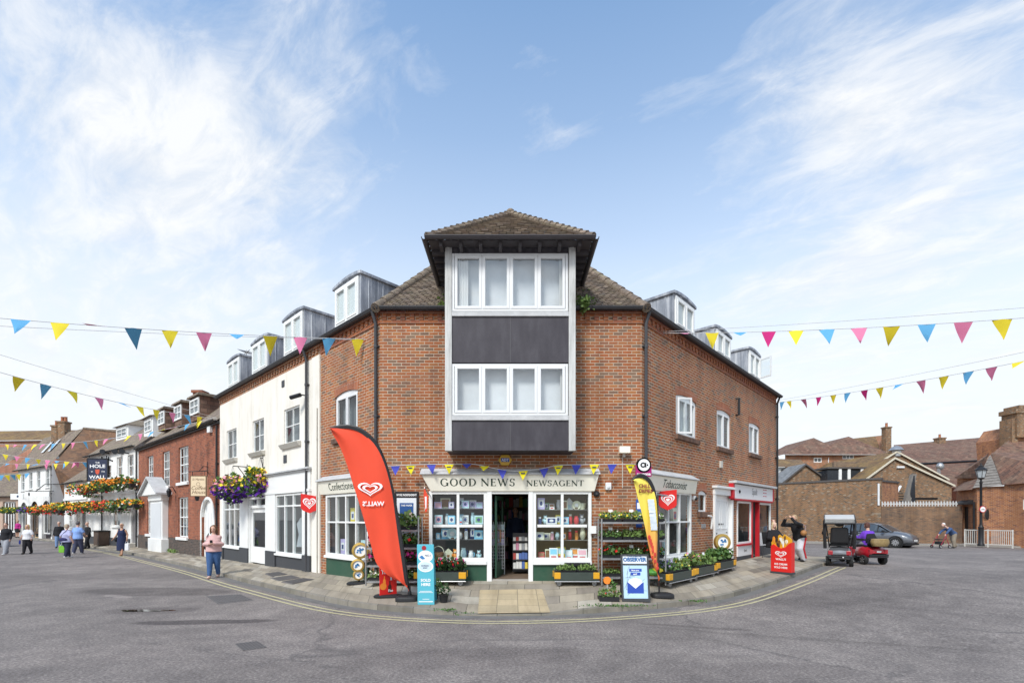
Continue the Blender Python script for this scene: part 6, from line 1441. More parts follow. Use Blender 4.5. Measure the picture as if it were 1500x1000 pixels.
mb = MB(); mb.face([tilt(.035,.06,.012),tilt(L - .035,.06,.012),tilt(L - .035,hz*.775,.012),tilt(.035,hz*.775,.012)]); mb.build('poster',M('pale blue poster',(.48,.66,.80),.35,.08,6),t)
mb = MB(); mb.face([tilt(.035,hz*.8,.012),tilt(L - .035,hz*.8,.012),tilt(L - .035,hz - .03,.012),tilt(.035,hz - .03,.012)]); mb.build('header',M('white poster',(.75,.78,.80),.4,.03),t)
mb = MB(); lettering(mb,tilt,'OBSERVER',.075,L/2,hz*.85,.016,sx=.95,bold=.05); mb.fbox(f,0,0,0,0,0,0) if False else None
lettering(mb,tilt,'CHICHESTER',.03,L/2,hz*.945,.016,sx=1.2,bold=.03); mb.build('lettering',M('observer blue',(.03,.13,.33),.5,.05),t)
mb = MB()
for q in ((.17,.43,.63,.69),(.20,.40,.55,.61),(.12,.46,.17,.40)): mb.cut(); mb.prism([tilt(L*q[0]/.58,hz*q[2],.016),tilt(L*q[1]/.58,hz*q[2],.016),tilt(L*q[1]/.58,hz*q[3],.016),tilt(L*q[0]/.58,hz*q[3],.016)],V((0,.002,0)))
mb.build('envelope_print',M('poster blue',(.025,.07,.38),.5,.05),t)
mb = MB(); mb.prism([tilt(L*.24,hz*.40,.018),tilt(L*.5,hz*.27,.018),tilt(L*.76,hz*.40,.018),tilt(L*.70,hz*.46,.018),tilt(L*.5,hz*.50,.018),tilt(L*.3,hz*.46,.018)],V((0,.002,0))); lettering(mb,tilt,'Have you',.03,L/2,hz*.645,.02,bold=.03); lettering(mb,tilt,'said?',.03,L/2,hz*.565,.02,bold=.03)
mb.build('white_print',WHITEINK,t)
mb = MB(); rnd = random.Random(8)
for k in range(9):
 x0,y0,x1,y1 = rnd.uniform(.05,L - .05),rnd.uniform(.08,hz*.75),rnd.uniform(.05,L - .05),rnd.uniform(.08,hz*.75); n = V((y0 - y1,x1 - x0)).normalized()*.0022
 mb.face([tilt(x0 + n.x,y0 + n.y,.0145),tilt(x1 + n.x,y1 + n.y,.0145),tilt(x1 - n.x,y1 - n.y,.0145),tilt(x0 - n.x,y0 - n.y,.0145)])
mb.build('wire_grid',GUTTER,t)
a,b = PG(612,885),PG(636.5,885); f = Frame(a,b); L = f.L; z0 = a.z; hz = 88/FPX*a.y
t = thing('pavement_board','narrow teal board reading SOLD HERE beside the red flag','board',(a + b)/2)
def tl(u,z,w=0): return f.p(u - .02*z,z0 + z,w - z*.05)
mb = MB(); mb.hexa([tl(0,0,.02),tl(L,0,.02),tl(L,0,-.02),tl(0,0,-.02),tl(0,hz,.02),tl(L,hz,.02),tl(L,hz,-.02),tl(0,hz,-.02)]); mb.build('panel',TEAL,t,bevel=.006)
mb = MB(); mb.hexa([f.p(0,z0,-.30),f.p(L,z0,-.30),f.p(L,z0,-.33),f.p(0,z0,-.33),tl(0,hz - .01,-.021),tl(L,hz - .01,-.021),tl(L,hz - .01,-.04),tl(0,hz - .01,-.04)]); mb.build('back_leg',TEAL,t)
def disc(mb,P,u,z,r,w,ry=None,n=24): mb.face([P(u + r*math.cos(2*math.pi*k/n),z + (ry or r)*math.sin(2*math.pi*k/n),w) for k in range(n)])
mb = MB(); disc(mb,tl,L*.5,hz*.80,L*.44,.022,hz*.10); disc(mb,tl,L*.5,hz*.635,L*.46,.0225,hz*.095); mb.build('white_disc',WHITEINK,t)
mb = MB(); disc(mb,tl,L*.42,hz*.94,L*.14,.024); mb.build('red_badge',M('badge red',(.35,.02,.03),.5,.05),t)
mb = MB(); disc(mb,tl,L*.48,hz*.635,L*.38,.024,hz*.075); mb.build('can_picture',M('pale can',(.6,.72,.78),.4,.1),t)
mb = MB(); lettering(mb,tl,'SOLD',.052,L/2,hz*.385,.024,bold=.04,sx=1.05); lettering(mb,tl,'HERE',.052,L/2,hz*.315,.024,bold=.04,sx=1.05)
for z,k in ((.22,.35),(.20,.42),(.09,.2),(.055,.42),(.045,.42)): mb.fbox(f,0,0,0,0,0,0) if False else mb.face([tl(L*(.5 - k),hz*z,.024),tl(L*(.5 + k),hz*z,.024),tl(L*(.5 + k),hz*(z + .008),.024),tl(L*(.5 - k),hz*(z + .008),.024)])
mb.build('lettering',WHITEINK,t); mb = MB(); lettering(mb,tl,'NO.1',.04,L*.66,hz*.80,.0245,bold=.02); lettering(mb,tl,'NORDIC',.028,L*.48,hz*.635,.027,bold=.02); lettering(mb,tl,'SPIRIT',.024,L*.48,hz*.60,.027,bold=.02); mb.build('small_lettering',NAVY,t)
mb = MB(); mb.prism([tl(L*.12,hz*.79,.0245),tl(L*.3,hz*.82,.0245),tl(L*.5,hz*.76,.0245),tl(L*.3,hz*.75,.0245)],V((0,.001,0))); mb.build('bird_print',M('print blue',(.05,.2,.45),.5,.2),t)
a,b = PG(556,876),PG(581,870.5); f = Frame(a,b); L = f.L; z0 = a.z + .03; hz = 42/FPX*a.y
t = thing('pavement_board','red board reading Thirsty at the foot of the tall red flag','board',(a + b)/2); rounded_base(t,(a + b)/2 - V((0,0,.0)),.30,.16,.05)
mb = MB(); mb.fbox(f,0,L,z0,z0 + hz,-.012,.012); mb.build('panel',RED,t,bevel=.004)
mb = MB(); lettering(mb,f.p,'Thirsty?',.085,L/2 + .02,z0 + hz*.80,.015,bold=.03,maxw=L*.95); lettering(mb,f.p,'Fizz',.05,L*.62,z0 + hz*.16,.0175,bold=.02); mb.build('lettering',WHITEINK,t)
def bottle(mb,P,u,z,h,w): mb.face([P(u - h*.14,z,w),P(u + h*.14,z,w),P(u + h*.15,z + h*.55,w),P(u + h*.05,z + h*.75,w),P(u + h*.05,z + h,w),P(u - h*.05,z + h,w),P(u - h*.05,z + h*.75,w),P(u - h*.15,z + h*.55,w)])
mb = MB(); bottle(mb,f.p,L*.58,z0 + hz*.12,hz*.42,.0145); mb.build('bottle_picture',M('cola brown',(.06,.02,.015),.4,.1),t)
mb = MB(); bottle(mb,f.p,L*.26,z0 + hz*.38,hz*.34,.0145); disc(mb,f.p,L*.2,z0 + hz*.36,hz*.12,.0142); mb.build('orange_picture',ORANGE,t); mb = MB(); bottle(mb,f.p,L*.66,z0 + hz*.56,hz*.2,.0145); bottle(mb,f.p,L*.86,z0 + hz*.58,hz*.2,.0145); mb.build('can_picture',M('pale can'),t)
a,b = PG(1129,838.5),PG(1159,841.5); f = Frame(a,b); L = f.L; z0 = a.z; hz = 53/FPX*a.y
t = thing('ice_cream_board','red ice cream board with pictured cones along its top near the kerb','board',(a + b)/2)
mb = MB(); mb.fbox(f,-.01,L + .01,z0,z0 + .05,-.22,.01); mb.build('base',SLATEGREY,t)
cut = [(0,.74),(.12,.80),(.3,.73),(.5,.69),(.7,.72),(.88,.82),(1,.86)]; mb = MB(); mb.prism([f.p(0,z0 + .052,0),f.p(L,z0 + .052,0)] + [f.p(L*u,z0 + hz*z,0) for u,z in reversed(cut)],-f.n*.2); mb.build('tub',RED,t,bevel=.006)
mb = MB(); up = [(0,.85),(.12,.93),(.25,.99),(.4,1.06),(.55,1.0),(.62,1.07),(.78,1.02),(.9,.98),(1,.92)]; mb.prism([f.p(L*.02,z0 + hz*.6,-.04),f.p(L*.98,z0 + hz*.6,-.04)] + [f.p(L*u,z0 + hz*z,-.04) for u,z in reversed(up)],-f.n*.03); mb.build('card',YELLOW,t)
mb = MB()
cone = [('cone picture brown',(.18,.08,.03)),('cone picture cream',(.75,.62,.42)),('cone picture orange',(.75,.28,.03)),('cone picture dark',(.05,.03,.025)),('cone picture white',(.8,.78,.72))]
rnd = random.Random(3); cm = [M(n,c,.5,.2,20) for n,c in cone]
for k in range(16):
 u,z,an = rnd.uniform(.1,.9),rnd.uniform(.76,.98),rnd.uniform(-.5,.5); c,s_ = math.cos(an),math.sin(an); h,w = .11,.03
 mb.face([f.p(L*u + x*c - y*s_,z0 + hz*z + x*s_ + y*c,-.035 + k*.0012) for x,y in ((-w*.4,-h),(w*.4,-h),(w,.02),(w*.7,h*.6),(-w*.7,h*.6),(-w,.02))],k % 5)
mb.build('cone_pictures',cm,t)
mb = MB(); heart_logo(mb,f.p,L/2,z0 + hz*.53,L*.30,.004,sy=.62); lettering(mb,f.p,"WALL'S",.055,L/2,z0 + hz*.37,.004,bold=.03,sx=1.1); lettering(mb,f.p,'ICE CREAM',.05,L/2,z0 + hz*.24,.004,bold=.03,maxw=L*.75); lettering(mb,f.p,'SOLD HERE',.05,L/2,z0 + hz*.15,.004,bold=.03,maxw=L*.75); mb.build('lettering',WHITEINK,t)
def shield_sign(label,px,py,Y,anchor,w,h,skew=0):
 c = A(px,py,Y); f = Frame(c - V((w/2,skew,0)),c + V((w/2,-skew,0)) if False else c + V((w/2,skew,0))); t = thing('projecting_sign',label,'sign',c); L = f.L
 out = [(0,c.z + h*.40),(0,c.z - h*.25),(L*.12,c.z - h*.38),(L*.5,c.z - h*.52),(L*.88,c.z - h*.38),(L,c.z - h*.25),(L,c.z + h*.5)]
 if px < 750: out = [(0,c.z + h*.5),(0,c.z - h*.25),(L*.12,c.z - h*.38),(L*.5,c.z - h*.52),(L*.88,c.z - h*.38),(L,c.z - h*.25),(L,c.z + h*.34)]
 mb = MB(); mb.prism([f.p(u,z,.015) for u,z in out],-f.n*.03); mb.build('panel',RED,t)
 mb = MB(); H = heart(); mb.face([f.p(L/2 + x*L*.41,c.z - h*.02 + y*L*.38,.018) for x,y in H]); mb.build('white_heart',WHITEINK,t)
 mb = MB(); heart_logo(mb,f.p,L/2,c.z - h*.02,L*.33,.020,rings=((1.,.82),(.6,.36)),sy=.9); mb.build('heart_lines',RED,t)
 mb = MB(); mb.tube([c + V((0,0,h*.2)),anchor],.02,6); mb.build('bracket',STEEL,t)
shield_sign('red shield sign with a white heart on the cream rendered shop',453.5,736.5,14.0,FL.p(FL.u(463),2.25,0),.50,.56)
shield_sign('red shield sign with a white heart in front of the Tobacconist window',978,731.5,12.35,FR.p(FR.u(960),2.45,0),.46,.52)
c = A(942.5,685,11.3); t = thing('projecting_sign','magenta projecting sign with a round black and white badge on the brick corner','sign',c); f = Frame(c - V((.185,0,0)),c + V((.185,0,0))); s = 11.3/FPX
mb = MB(); mb.fbox(f,0,f.L,c.z - 13*s,c.z + 4*s,-.03,.03); mb.build('plate',MAGENTA,t,bevel=.01); mb = MB(); disc(mb,f.p,f.L/2,c.z + 4*s,10.6*s,.045); mb.lathe([(10.6*s,-.05),(10.6*s,.045)],f.p(f.L/2,c.z + 4*s,0),28,axis=f.n); mb.build('badge',BLACKINK,t)
mb = MB(); disc(mb,f.p,f.L/2,c.z + 4*s,8.6*s,.049,n=28); lettering(mb,f.p,'payzone',4.4*s,f.L/2,c.z - 11*s,.034,bold=.03,maxw=f.L*.86); mb.build('white_print',WHITEINK,t)
mb = MB(); mb.band([(f.L/2 - 1.2*s + 4.2*s*math.cos(a),c.z + 4*s + 3.9*s*math.sin(a)) for a in [2*math.pi*k/16 for k in range(16)]],[(f.L/2 - 1.2*s + 2.0*s*math.cos(a),c.z + 4*s + 1.9*s*math.sin(a)) for a in [2*math.pi*k/16 for k in range(16)]],f,.049,.053)
for y0,y1 in ((3.6,0),(-3.6,0)): mb.prism([f.p(f.L/2 + 3.6*s,c.z + 4*s + y0*s,.053),f.p(f.L/2 + 2.2*s,c.z + 4*s + y0*s,.053),f.p(f.L/2 + 1.2*s,c.z + 4*s,.053),f.p(f.L/2 + 3.0*s,c.z + 4*s,.053)],V((0,.003,0)))
disc(mb,f.p,f.L/2 + 5*s,c.z + 4*s,1.3*s,.053,n=10); mb.build('black_emblem',BLACKINK,t); mb = MB(); mb.tube([f.p(f.L,c.z - 6*s,0),FR.p(.25,c.z - 6*s,0)],.02,6); mb.build('bracket',STEEL,t)
u0,u1,z0,z1 = FF.u(579),FF.u(613.5),FF.z(596,792),FF.z(596,719.5)
t = thing('poster_case','black framed newspaper poster case on the brick left of the shop window','poster case',FF.p((u0 + u1)/2,z0,0)); mb = MB(); mb.fbox(FF,u0,u1,z0,z1,.002,.05); mb.build('frame',BLACKP,t,bevel=.006)
mb = MB(); mb.fbox(FF,u0 + .05,u1 - .05,z0 + .05,z1 - .16,.0505,.054); mb.build('poster',M('white poster'),t); mb = MB(); mb.fbox(FF,u0 + .12,u1 - .12,z0 + .25,z1 - .28,.0545,.057); mb.build('cover_picture',M('cover blue',(.03,.10,.30),.5,.2,8),t); mb = MB(); disc(mb,FF.p,u0 + .36,z0 + .62,.10,.059); mb.prism([FF.p(u0 + .25,z0 + .3,.059),FF.p(u0 + .46,z0 + .3,.059),FF.p(u0 + .40,z0 + .55,.059),FF.p(u0 + .30,z0 + .55,.059)],V((0,.001,0))); mb.build('figure_print',M('print skin',(.6,.45,.38),.5,.2,12),t)
mb = MB(); lettering(mb,FF.p,'WYKE INDEPENDENT',.05,(u0 + u1)/2,z1 - .11,.053,bold=.03,maxw=(u1 - u0)*.86); mb.cut(); lettering(mb,FF.p,'THE PAPER',.04,(u0 + u1)/2,z1 - .36,.0595,bold=.03,maxw=.3); mb.build('lettering',WHITEINK,t)
u0,u1 = FF.u(931.5),FF.u(940); t = thing('blue_poster','narrow blue poster on the brick behind the right flower rack','poster',FF.p(u0,1.5,0)); mb = MB(); mb.fbox(FF,u0,u1,FF.z(935,772),FF.z(935,731),.002,.03); mb.build('panel',BLUE,t); mb = MB(); mb.fbox(FF,u0 + .02,u1 - .02,FF.z(935,745),FF.z(935,736),.0305,.033); mb.build('white_print',WHITEINK,t)
c = A(623.5,730,11.3); t = thing('small_flag','small faded red flag on a bracket at the left end of the long cream sign','flag',c); mb = MB(); mb.prism([c + V((-.03,0,.25)),c + V((-.05,0,.1)),c + V((-.01,0,-.32)),c + V((.03,0,-.30)),c + V((.06,0,.05))],V((0,.01,0))); mb.build('cloth',FLAGRED,t); mb = MB(); mb.prism([c + V((-.02,-.004,.05)),c + V((-.005,-.004,-.25)),c + V((.02,-.004,-.22)),c + V((.025,-.004,.05))],V((0,.003,0))); mb.build('white_print',WHITEINK,t); mb = MB(); mb.tube([c + V((-.03,.01,.26)),V((FF.p(FF.u(631),0).x,D,2.37))],.012,6); mb.build('bracket',STEEL,t)
# --- gold rimmed promotional discs
GOLD = M('gold plastic',(.50,.33,.09),.35,.15,6,metal=.6)
def disc_on(t,c,r,n,name):
 mb = MB(); mb.lathe([(r*.72,-.07),(r,-.06),(r*1.02,0),(r,.06),(r*.72,.07),(r*.70,.03)],c,32,axis=n); o = mb.build(name,GOLD,t,smooth=True)
 mb = MB(); mb.lathe([(0.001,.045),(r*.71,.035)],c,28,axis=n); mb.build('white_face',WHITEINK,o,smooth=True)
 x = V((-n.y,n.x,0)); mb = MB(); rnd = random.Random(int(r*1000))
 for k in range(9): q = c + n*.05 + x*rnd.uniform(-.35,.35)*r + V((0,0,rnd.uniform(-.3,.3)*r)); mb.prism([q + x*r*.14*math.cos(a) + V((0,0,r*.12*math.sin(a))) for a in (0,1.3,2.5,3.8,5.1)],n*.002)
 mb.build('blue_print',M('print blue'),o)
def gold_stack(label,base,top,r,n,small=True,px=None):
 t = thing('disc_stand',label,'display stand',base); rounded_base(t,base,.27,.2,.06,name='foot'); n = n.normalized()
 mb = MB(); mb.tube([base + V((0,0,.04)),top - V((0,0,r*.9))],.03,8); mb.build('stem',BLACKM,t)
 disc_on(t,top,r,n,'disc')
 if small:
  h = top.z - r - base.z; side = V((-n.y,n.x,0)); disc_on(t,V((top.x,top.y,top.z - r - .16)) - side*.06,.16,n,'disc'); disc_on(t,V((base.x,base.y,base.z + .22)),.13,n,'disc')
nf = V((.15,-1,.05)); b = PG(525.5,854.5); gold_stack('stack of gold rimmed discs on a black foot by the left shop window',b,A(528,806,b.y) + V((0,0,0)),11.8/FPX*b.y,nf)
b = PG(1060,836); q = V((FR.p(FR.u(1058,.42),0,.42))); b = V((q.x,q.y,pave_z(q.x,q.y))); gold_stack('single gold rimmed disc standing behind the flowers by the white side door',b,A(1057.8,793.6,b.y),12/FPX*b.y,nf,small=False)
# ---------------------------------------------------------------- plants
def bloom(mb,c,s,rnd,mi=0):
 n = V((rnd.gauss(0,.7),rnd.gauss(-.5,.7),rnd.gauss(.6,.5))).normalized(); x = n.cross(V((.3,.2,1))).normalized(); y = n.cross(x); a0 = rnd.random()*6
 for k in range(4):
  a = a0 + k*math.pi/2; d = x*math.cos(a) + y*math.sin(a); e = x*math.cos(a + .8) + y*math.sin(a + .8); f = x*math.cos(a - .8) + y*math.sin(a - .8)
  mb.face([c,c + f*s*.6 + n*s*.12,c + d*s + n*s*.2,c + e*s*.6 + n*s*.12],mi)
def clump(par,c,r,nl,ls,flowers,seed=0,leafm=None,droop=0,front=False,core=True,local=False):
 """leaf mass as many separate leaves, with blooms of several colours"""
 rnd = random.Random(seed); c = V(c); mb = MB()
 def rp(k=1.):
  while True:
   p = V((rnd.uniform(-1,1),rnd.uniform(-1,1),rnd.uniform(-1,1)))
   if p.length < 1: break
  p = p.normalized()*(p.length**.55)*k; lump = 1 + .22*math.sin(p.x*5 + seed)*math.cos(p.y*4 + seed*2); return c + V((p.x*r[0]*lump,p.y*r[1]*lump,p.z*r[2]*lump))
 for _ in range(nl): leaf(mb,rp(),ls*rnd.uniform(.6,1.25),rnd,droop=droop)
 mb.build('foliage',leafm or LEAF,par,local=local)
 for nm,m,n,s,zb,where in flowers:
  fb = MB()
  for _ in range(n):
   for _t in range(40):
    p = rp(1.06); q = p - c
    if where is None or (where[0] <= q.x/r[0] <= where[1] and where[2] <= q.z/r[2] <= where[3]): break
   if q.z < zb*r[2] and where is None: p.z = c.z + abs(q.z)*.9
   bloom(fb,p,s*rnd.uniform(.7,1.2),rnd)
  fb.build(nm,m,par,local=local)
PROTO = {}
def tray_proto(kind):
 """a tray of bedding plants built once at the origin"""
 if kind in PROTO: return PROTO[kind]
 t = thing('plant_tray','tray','plant tray'); mb = MB()
 mb.hexa([(-.21,-.14,0),(.21,-.14,0),(.21,.14,0),(-.21,.14,0),(-.23,-.16,.07),(.23,-.16,.07),(.23,.16,.07),(-.23,.16,.07)]); mb.build('tray',BLACKP,t,local=True)
 ft,lm,nl,ls,h = {'yellow': ([('yellow_flowers',F_YEL,34,.028,0,None),('white_flowers',F_WHT,20,.028,0,None)],LEAF_L,230,.065,.10),'green': ([('white_flowers',F_WHT,6,.018,0,None)],LEAF_L,280,.07,.10),
  'mixed': ([('white_flowers',F_WHT,16,.02,0,None),('pink_flowers',F_PNK,7,.02,0,None)],LEAF,260,.065,.10),'red': ([('red_flowers',F_RED,30,.042,0,None),('white_flowers',F_WHT,6,.026,0,None)],LEAF,240,.08,.13),
  'magenta': ([('magenta_flowers',F_MAG,42,.042,0,None)],LEAF_D,150,.075,.13),'lilac': ([('lilac_flowers',F_LIL,34,.026,0,None),('purple_flowers',F_PUR,10,.024,0,None)],LEAF,150,.06,.11),
  'begonia': ([('red_flowers',F_RED,16,.045,0,None),('magenta_flowers',F_MAG,10,.045,0,None)],LEAF_D,190,.10,.15),'sprouts': ([],LEAF_L,240,.055,.06),'pink': ([('pink_flowers',F_PNK,10,.04,0,None),('yellow_flowers',F_YEL,18,.026,0,None)],LEAF_L,200,.085,.14),
  'grass': ([('yellow_flowers',F_YEL,6,.03,0,None)],LEAF,260,.10,.14),'leafy': ([('yellow_flowers',F_YEL,5,.022,0,None)],LEAF_L,130,.13,.15),'cream': ([('white_flowers',F_WHT,40,.022,0,None)],LEAF_L,140,.06,.10)}[kind]
 clump(t,(0,0,.05 + h*.75),(.24,.17,h),nl,ls,ft,seed=len(PROTO)*7 + 1,leafm=lm,local=True)
 PROTO[kind] = (t,[False]); return PROTO[kind]
def put_tray(kind,loc,rz,label,group,scale=1.,card=False):
 root,used = tray_proto(kind)
 if used[0]: o = dup(root,loc,rz,label,group,scale)
 else:
  used[0] = True; o = root; o.location = loc; o.rotation_euler = (0,0,rz); o.scale = (scale,)*3 if isinstance(scale,(int,float)) else scale; o['label'] = label; o['group'] = group
 if card:
  mb = MB(); mb.box(-.003,.003,-.003,.003,.05,.24); mb.hexa([(-.045,-.012,.22),(.045,-.012,.22),(.045,-.008,.22),(-.045,-.008,.22),(-.045,.008,.29),(.045,.008,.29),(.045,.012,.29),(-.045,.012,.29)]); mb.build('price_card',WHITEINK,o,local=True)
 return o
def rack(name,label,F,u0,u1,w0,w1,zs,ztop,zg):
 t = thing(name,label,'plant rack',F.p((u0 + u1)/2,zg,(w0 + w1)/2)); mb = MB()
 for u in (u0,u1):
  for w in (w0,w1): mb.cut(); mb.tube([F.p(u,zg,w),F.p(u,ztop,w)],.018,8)
 mb.build('post',STEEL,t,smooth=True)
 for z in zs:
  mb = MB(); mb.fbox(F,u0 + .02,u1 - .02,z - .035,z,w0 + .01,w1 + .012)
  for k in range(1,6): mb.fbox(F,u0 + .02,u1 - .02,z + .002,z + .008,w0 + (w1 - w0)*k/6 - .01,w0 + (w1 - w0)*k/6 + .01)
  mb.build('shelf',STEEL,t)
 return t
zr = lambda y,Y=11.15: CAMH + (HOR - y)/FPX*Y
ru0,ru1 = FF.u(881.5,.6),FF.u(975,.6); rz_ = [zr(y) for y in (764.5,791,817.5,845)]
rack('plant_rack','wide galvanised rack of bedding plants between shop door and Tobacconist window',FF,ru0,ru1,.16,.60,rz_,zr(759),.29)
names = ('top','second','third','bottom'); pos3 = ('left hand','middle','right hand')
look = {'yellow': 'yellow and white violas','green': 'plain green seedlings','mixed': 'white and pink bedding flowers','red': 'red and white flowers','magenta': 'magenta cyclamen','lilac': 'lilac and purple pansies','begonia': 'big red begonias','sprouts': 'dense green sprouts','pink': 'pink and yellow flowers','grass': 'tall grassy leaves','leafy': 'broad yellow green leaves','cream': 'creamy white flowers'}
for s,kinds in enumerate((('yellow','yellow','cream'),('mixed','green','green'),('red','mixed','red'),('sprouts','green'))):
 for k,kd in enumerate(kinds):
  u = ru0 + (ru1 - ru0)*(k + .5)/3; sc_ = (1.04,1.15,1.0)
  put_tray(kd,FF.p(u,rz_[s] + .009,.38),0,'%s on the %s shelf of the wide rack, %s' % (look[kd],names[s],pos3[k]),'plant trays on the wide rack',sc_,card=(s in (0,1,2) and (k + s) % 2 == 0) or s == 1)
u = ru0 + (ru1 - ru0)*.86; t = thing('compost_bag','green and yellow compost bag on the bottom shelf of the wide rack','bag',FF.p(u,rz_[3] + .009,.38)); mb = MB(); mb.ell(FF.p(u,rz_[3] + .10,.38),(.20,.2,.09),14); mb.build('sack',M('green sack',(.12,.38,.06),.4,.1),t,smooth=True); mb = MB(); mb.ell(FF.p(u + .06,rz_[3] + .135,.42),(.15,.17,.075),12); mb.build('yellow_print',M('sack yellow',(.75,.6,.05),.4,.1),t,smooth=True)
lu0,lu1 = FF.u(536,.6),FF.u(613,.6); lz_ = [zr(y) for y in (776,802,828,851)]
rack('plant_rack','narrow galvanised rack of flowers behind the tall red flag',FF,lu0,lu1,.16,.60,lz_,zr(757),.28)
for s,kinds in enumerate((('leafy','leafy'),('magenta','red'),('magenta','magenta'),('cream','mixed'))):
 for k,kd in enumerate(kinds):
  u = lu0 + (lu1 - lu0)*(k + .5)/2
  put_tray(kd,FF.p(u,lz_[s] + .009,.38),0,'%s on the %s shelf of the narrow rack, %s' % (look[kd],names[s],('left hand','right hand')[k]),'plant trays on the narrow rack',(1.15,1.15,1.1))
def trolley_proto():
 t = thing('plant_trolley','trolley','trolley'); L,W,H = .5,.23,.19
 mb = MB()
 for x0,x1,y0,y1 in ((-L + .012,L - .012,-W,-W + .02),(-L + .012,L - .012,W - .02,W),(-L,-L + .02,-W,W),(L - .02,L,-W,W)): mb.box(x0,x1,y0,y1,.12,.12 + H)
 mb.box(-L + .02,L - .02,-W + .02,W - .02,.13,.15); mb.build('box',M('green grey trolley',(.05,.065,.055),.5,.2),t,local=True,bevel=.004)
 mb = MB()
 for sx in (-1,1):
  for sy in (-1,1): mb.cut(); mb.box(*sorted((sx*(L - .13),sx*(L + .012))),*sorted((sy*(W - .08),sy*(W + .012))),.16,.16 + H*.78)
 mb.build('corner',YELLOW,t,local=True,bevel=.01)
 mb = MB()
 for sx in (-1,1):
  for sy in (-1,1): mb.cut(); mb.lathe([(.02,-.02),(.05,-.02),(.05,.02),(.02,.02)],(sx*(L - .1),sy*(W - .06),.05),12,axis=(0,1,0)); mb.box(sx*(L - .1) - .015,sx*(L - .1) + .015,sy*(W - .06) - .03,sy*(W - .06) + .03,.06,.13)
 mb.build('castor',M('grey castor',(.2,.2,.2),.5,.2),t,local=True)
 mb = MB(); mb.tube([(-L - .01,-W - .015,.10),(L + .01,-W - .015,.10)],.012,6); mb.build('rail',STEEL,t,local=True)
 return t
TP = trolley_proto(); TG = 'wheeled plant trolleys with yellow corners'
def place_trolley(c,rz,L,label,first=False,h=1.):
 z = pave_z(c.x,c.y)
 if first: o = TP; o.location = (c.x,c.y,z); o.rotation_euler = (0,0,rz); o.scale = (L,1,h); o['label'] = label; o['group'] = TG
 else: o = dup(TP,(c.x,c.y,z),rz,label,TG,(L,1,h))
 return z + .315*h
c = FF.p((FF.u(812,.6) + FF.u(878,.6))/2,0,.40); zt = place_trolley(c,0,1.02,'plant trolley of green sprouts under the right shop window',True)
for k in (-1,1): put_tray('sprouts',(c.x + k*.25,c.y,zt - .05),0,'tray of green sprouts in the trolley under the right window, %s' % ('left hand' if k < 0 else 'right hand'),'trays in the trolleys',(1.05,1.2,1.2))
c = FF.p((FF.u(607,.6) + FF.u(682,.6))/2,0,.40); zt = place_trolley(c,0,1.18,'plant trolley of red begonias under the left shop window')
for k in (-1,0,1): put_tray('begonia',(c.x + k*.37,c.y,zt - .06),0,'tray of red begonias in the trolley under the left window, %s' % ('left hand','middle','right hand')[k + 1],'trays in the trolleys',(.85,1.1,1.15))
su0,su1 = FR.u(979,.8),FR.u(1078,.8)
for i,(ka,kb,nm) in enumerate((('lilac','yellow','nearest the shop corner'),('pink','green','middle one of three'),('grass','grass','furthest, by the white side door'))):
 L = (su1 - su0)/3; c = FR.p(su0 + L*(i + .5),0,.58); zt = place_trolley(c,FR.rz,L/1.03,'plant trolley along the right street wall, %s' % nm)
 for k,kd in ((-1,ka),(1,kb)):
  q = c + FR.d*k*L*.24; put_tray(kd,(q.x,q.y,zt - .06),FR.rz,'%s in the right street trolley, %s' % (look[kd],('corner one, near half','corner one, far half') [k > 0] if i == 0 else (('middle one, near half','middle one, far half')[k > 0] if i == 1 else ('end one, near half','end one, far half')[k > 0])),'trays in the trolleys',(L*.5/.5,1.25,1.35))
def pot(label,p,r,h,foliage):
 t = thing('potted_plant',label,'plant pot',p,'black pots beside the teal board'); mb = MB(); mb.lathe([(r*.72,0),(r,h),(r*1.06,h),(r*1.06,h*.9)],p,16); mb.build('pot',BLACKP,t,smooth=True); mb = MB(); mb.lathe([(0.001,h*.92),(r*.95,h*.92)],p,14); mb.build('soil',SOIL,t)
 clump(t,p + V((0,0,h + foliage[0]*.8)),(foliage[1],foliage[1],foliage[0]),foliage[2],.07,[],seed=int(p.x*100),leafm=foliage[3])
pot('taller black pot with pale green plant just right of the teal board',PG(637,876),.09,.15,(.14,.13,90,LEAF_L)); pot('smaller black pot with wispy grey green plant right of the teal board',PG(650,881.5),.10,.16,(.12,.15,70,LEAF_D))
b = PG(891,879); t = thing('plant_crate','small black crate of seedlings with a round orange price sign near the kerb','plant crate',b); mb = MB(); mb.box(b.x - .2,b.x + .2,b.y - .14,b.y + .14,b.z,b.z + .09); mb.build('tray',BLACKP,t); clump(t,b + V((0,0,.15)),(.22,.16,.09),170,.06,[('red_buds',F_RED,10,.014,0,None)],33,LEAF_L)
mb = MB()
for k in range(3): mb.face([b + V((.07 + k*.02,0,.1)),b + V((.11 + k*.03,.02,.34)),b + V((.09 + k*.02,.0,.36))])
for k in range(40): rnd = random.Random(k); leaf(mb,b + V((.1 + rnd.gauss(0,.04),rnd.gauss(0,.04),rnd.uniform(.2,.42))),.06,rnd)
mb.build('tall_seedling',LEAF,t)
sg = A(889.5,849.5,b.y - .02); mb = MB(); mb.lathe([(.001,-.006),(.078,-.006),(.078,.006),(.001,.006)],sg,24,axis=(0,1,0)); o = mb.build('price_disc',ORANGE,t); mb = MB(); mb.tube([sg + V((0,0,-.07)),V((sg.x,sg.y,b.z + .08))],.005,5); mb.build('stick',UPVC,t)
u = FF.u(872,.15); t = thing('newspaper_holder','grey wire newspaper holder with a white sheet right of the shop window','holder',FF.p(u,1.3,.1)); mb = MB()
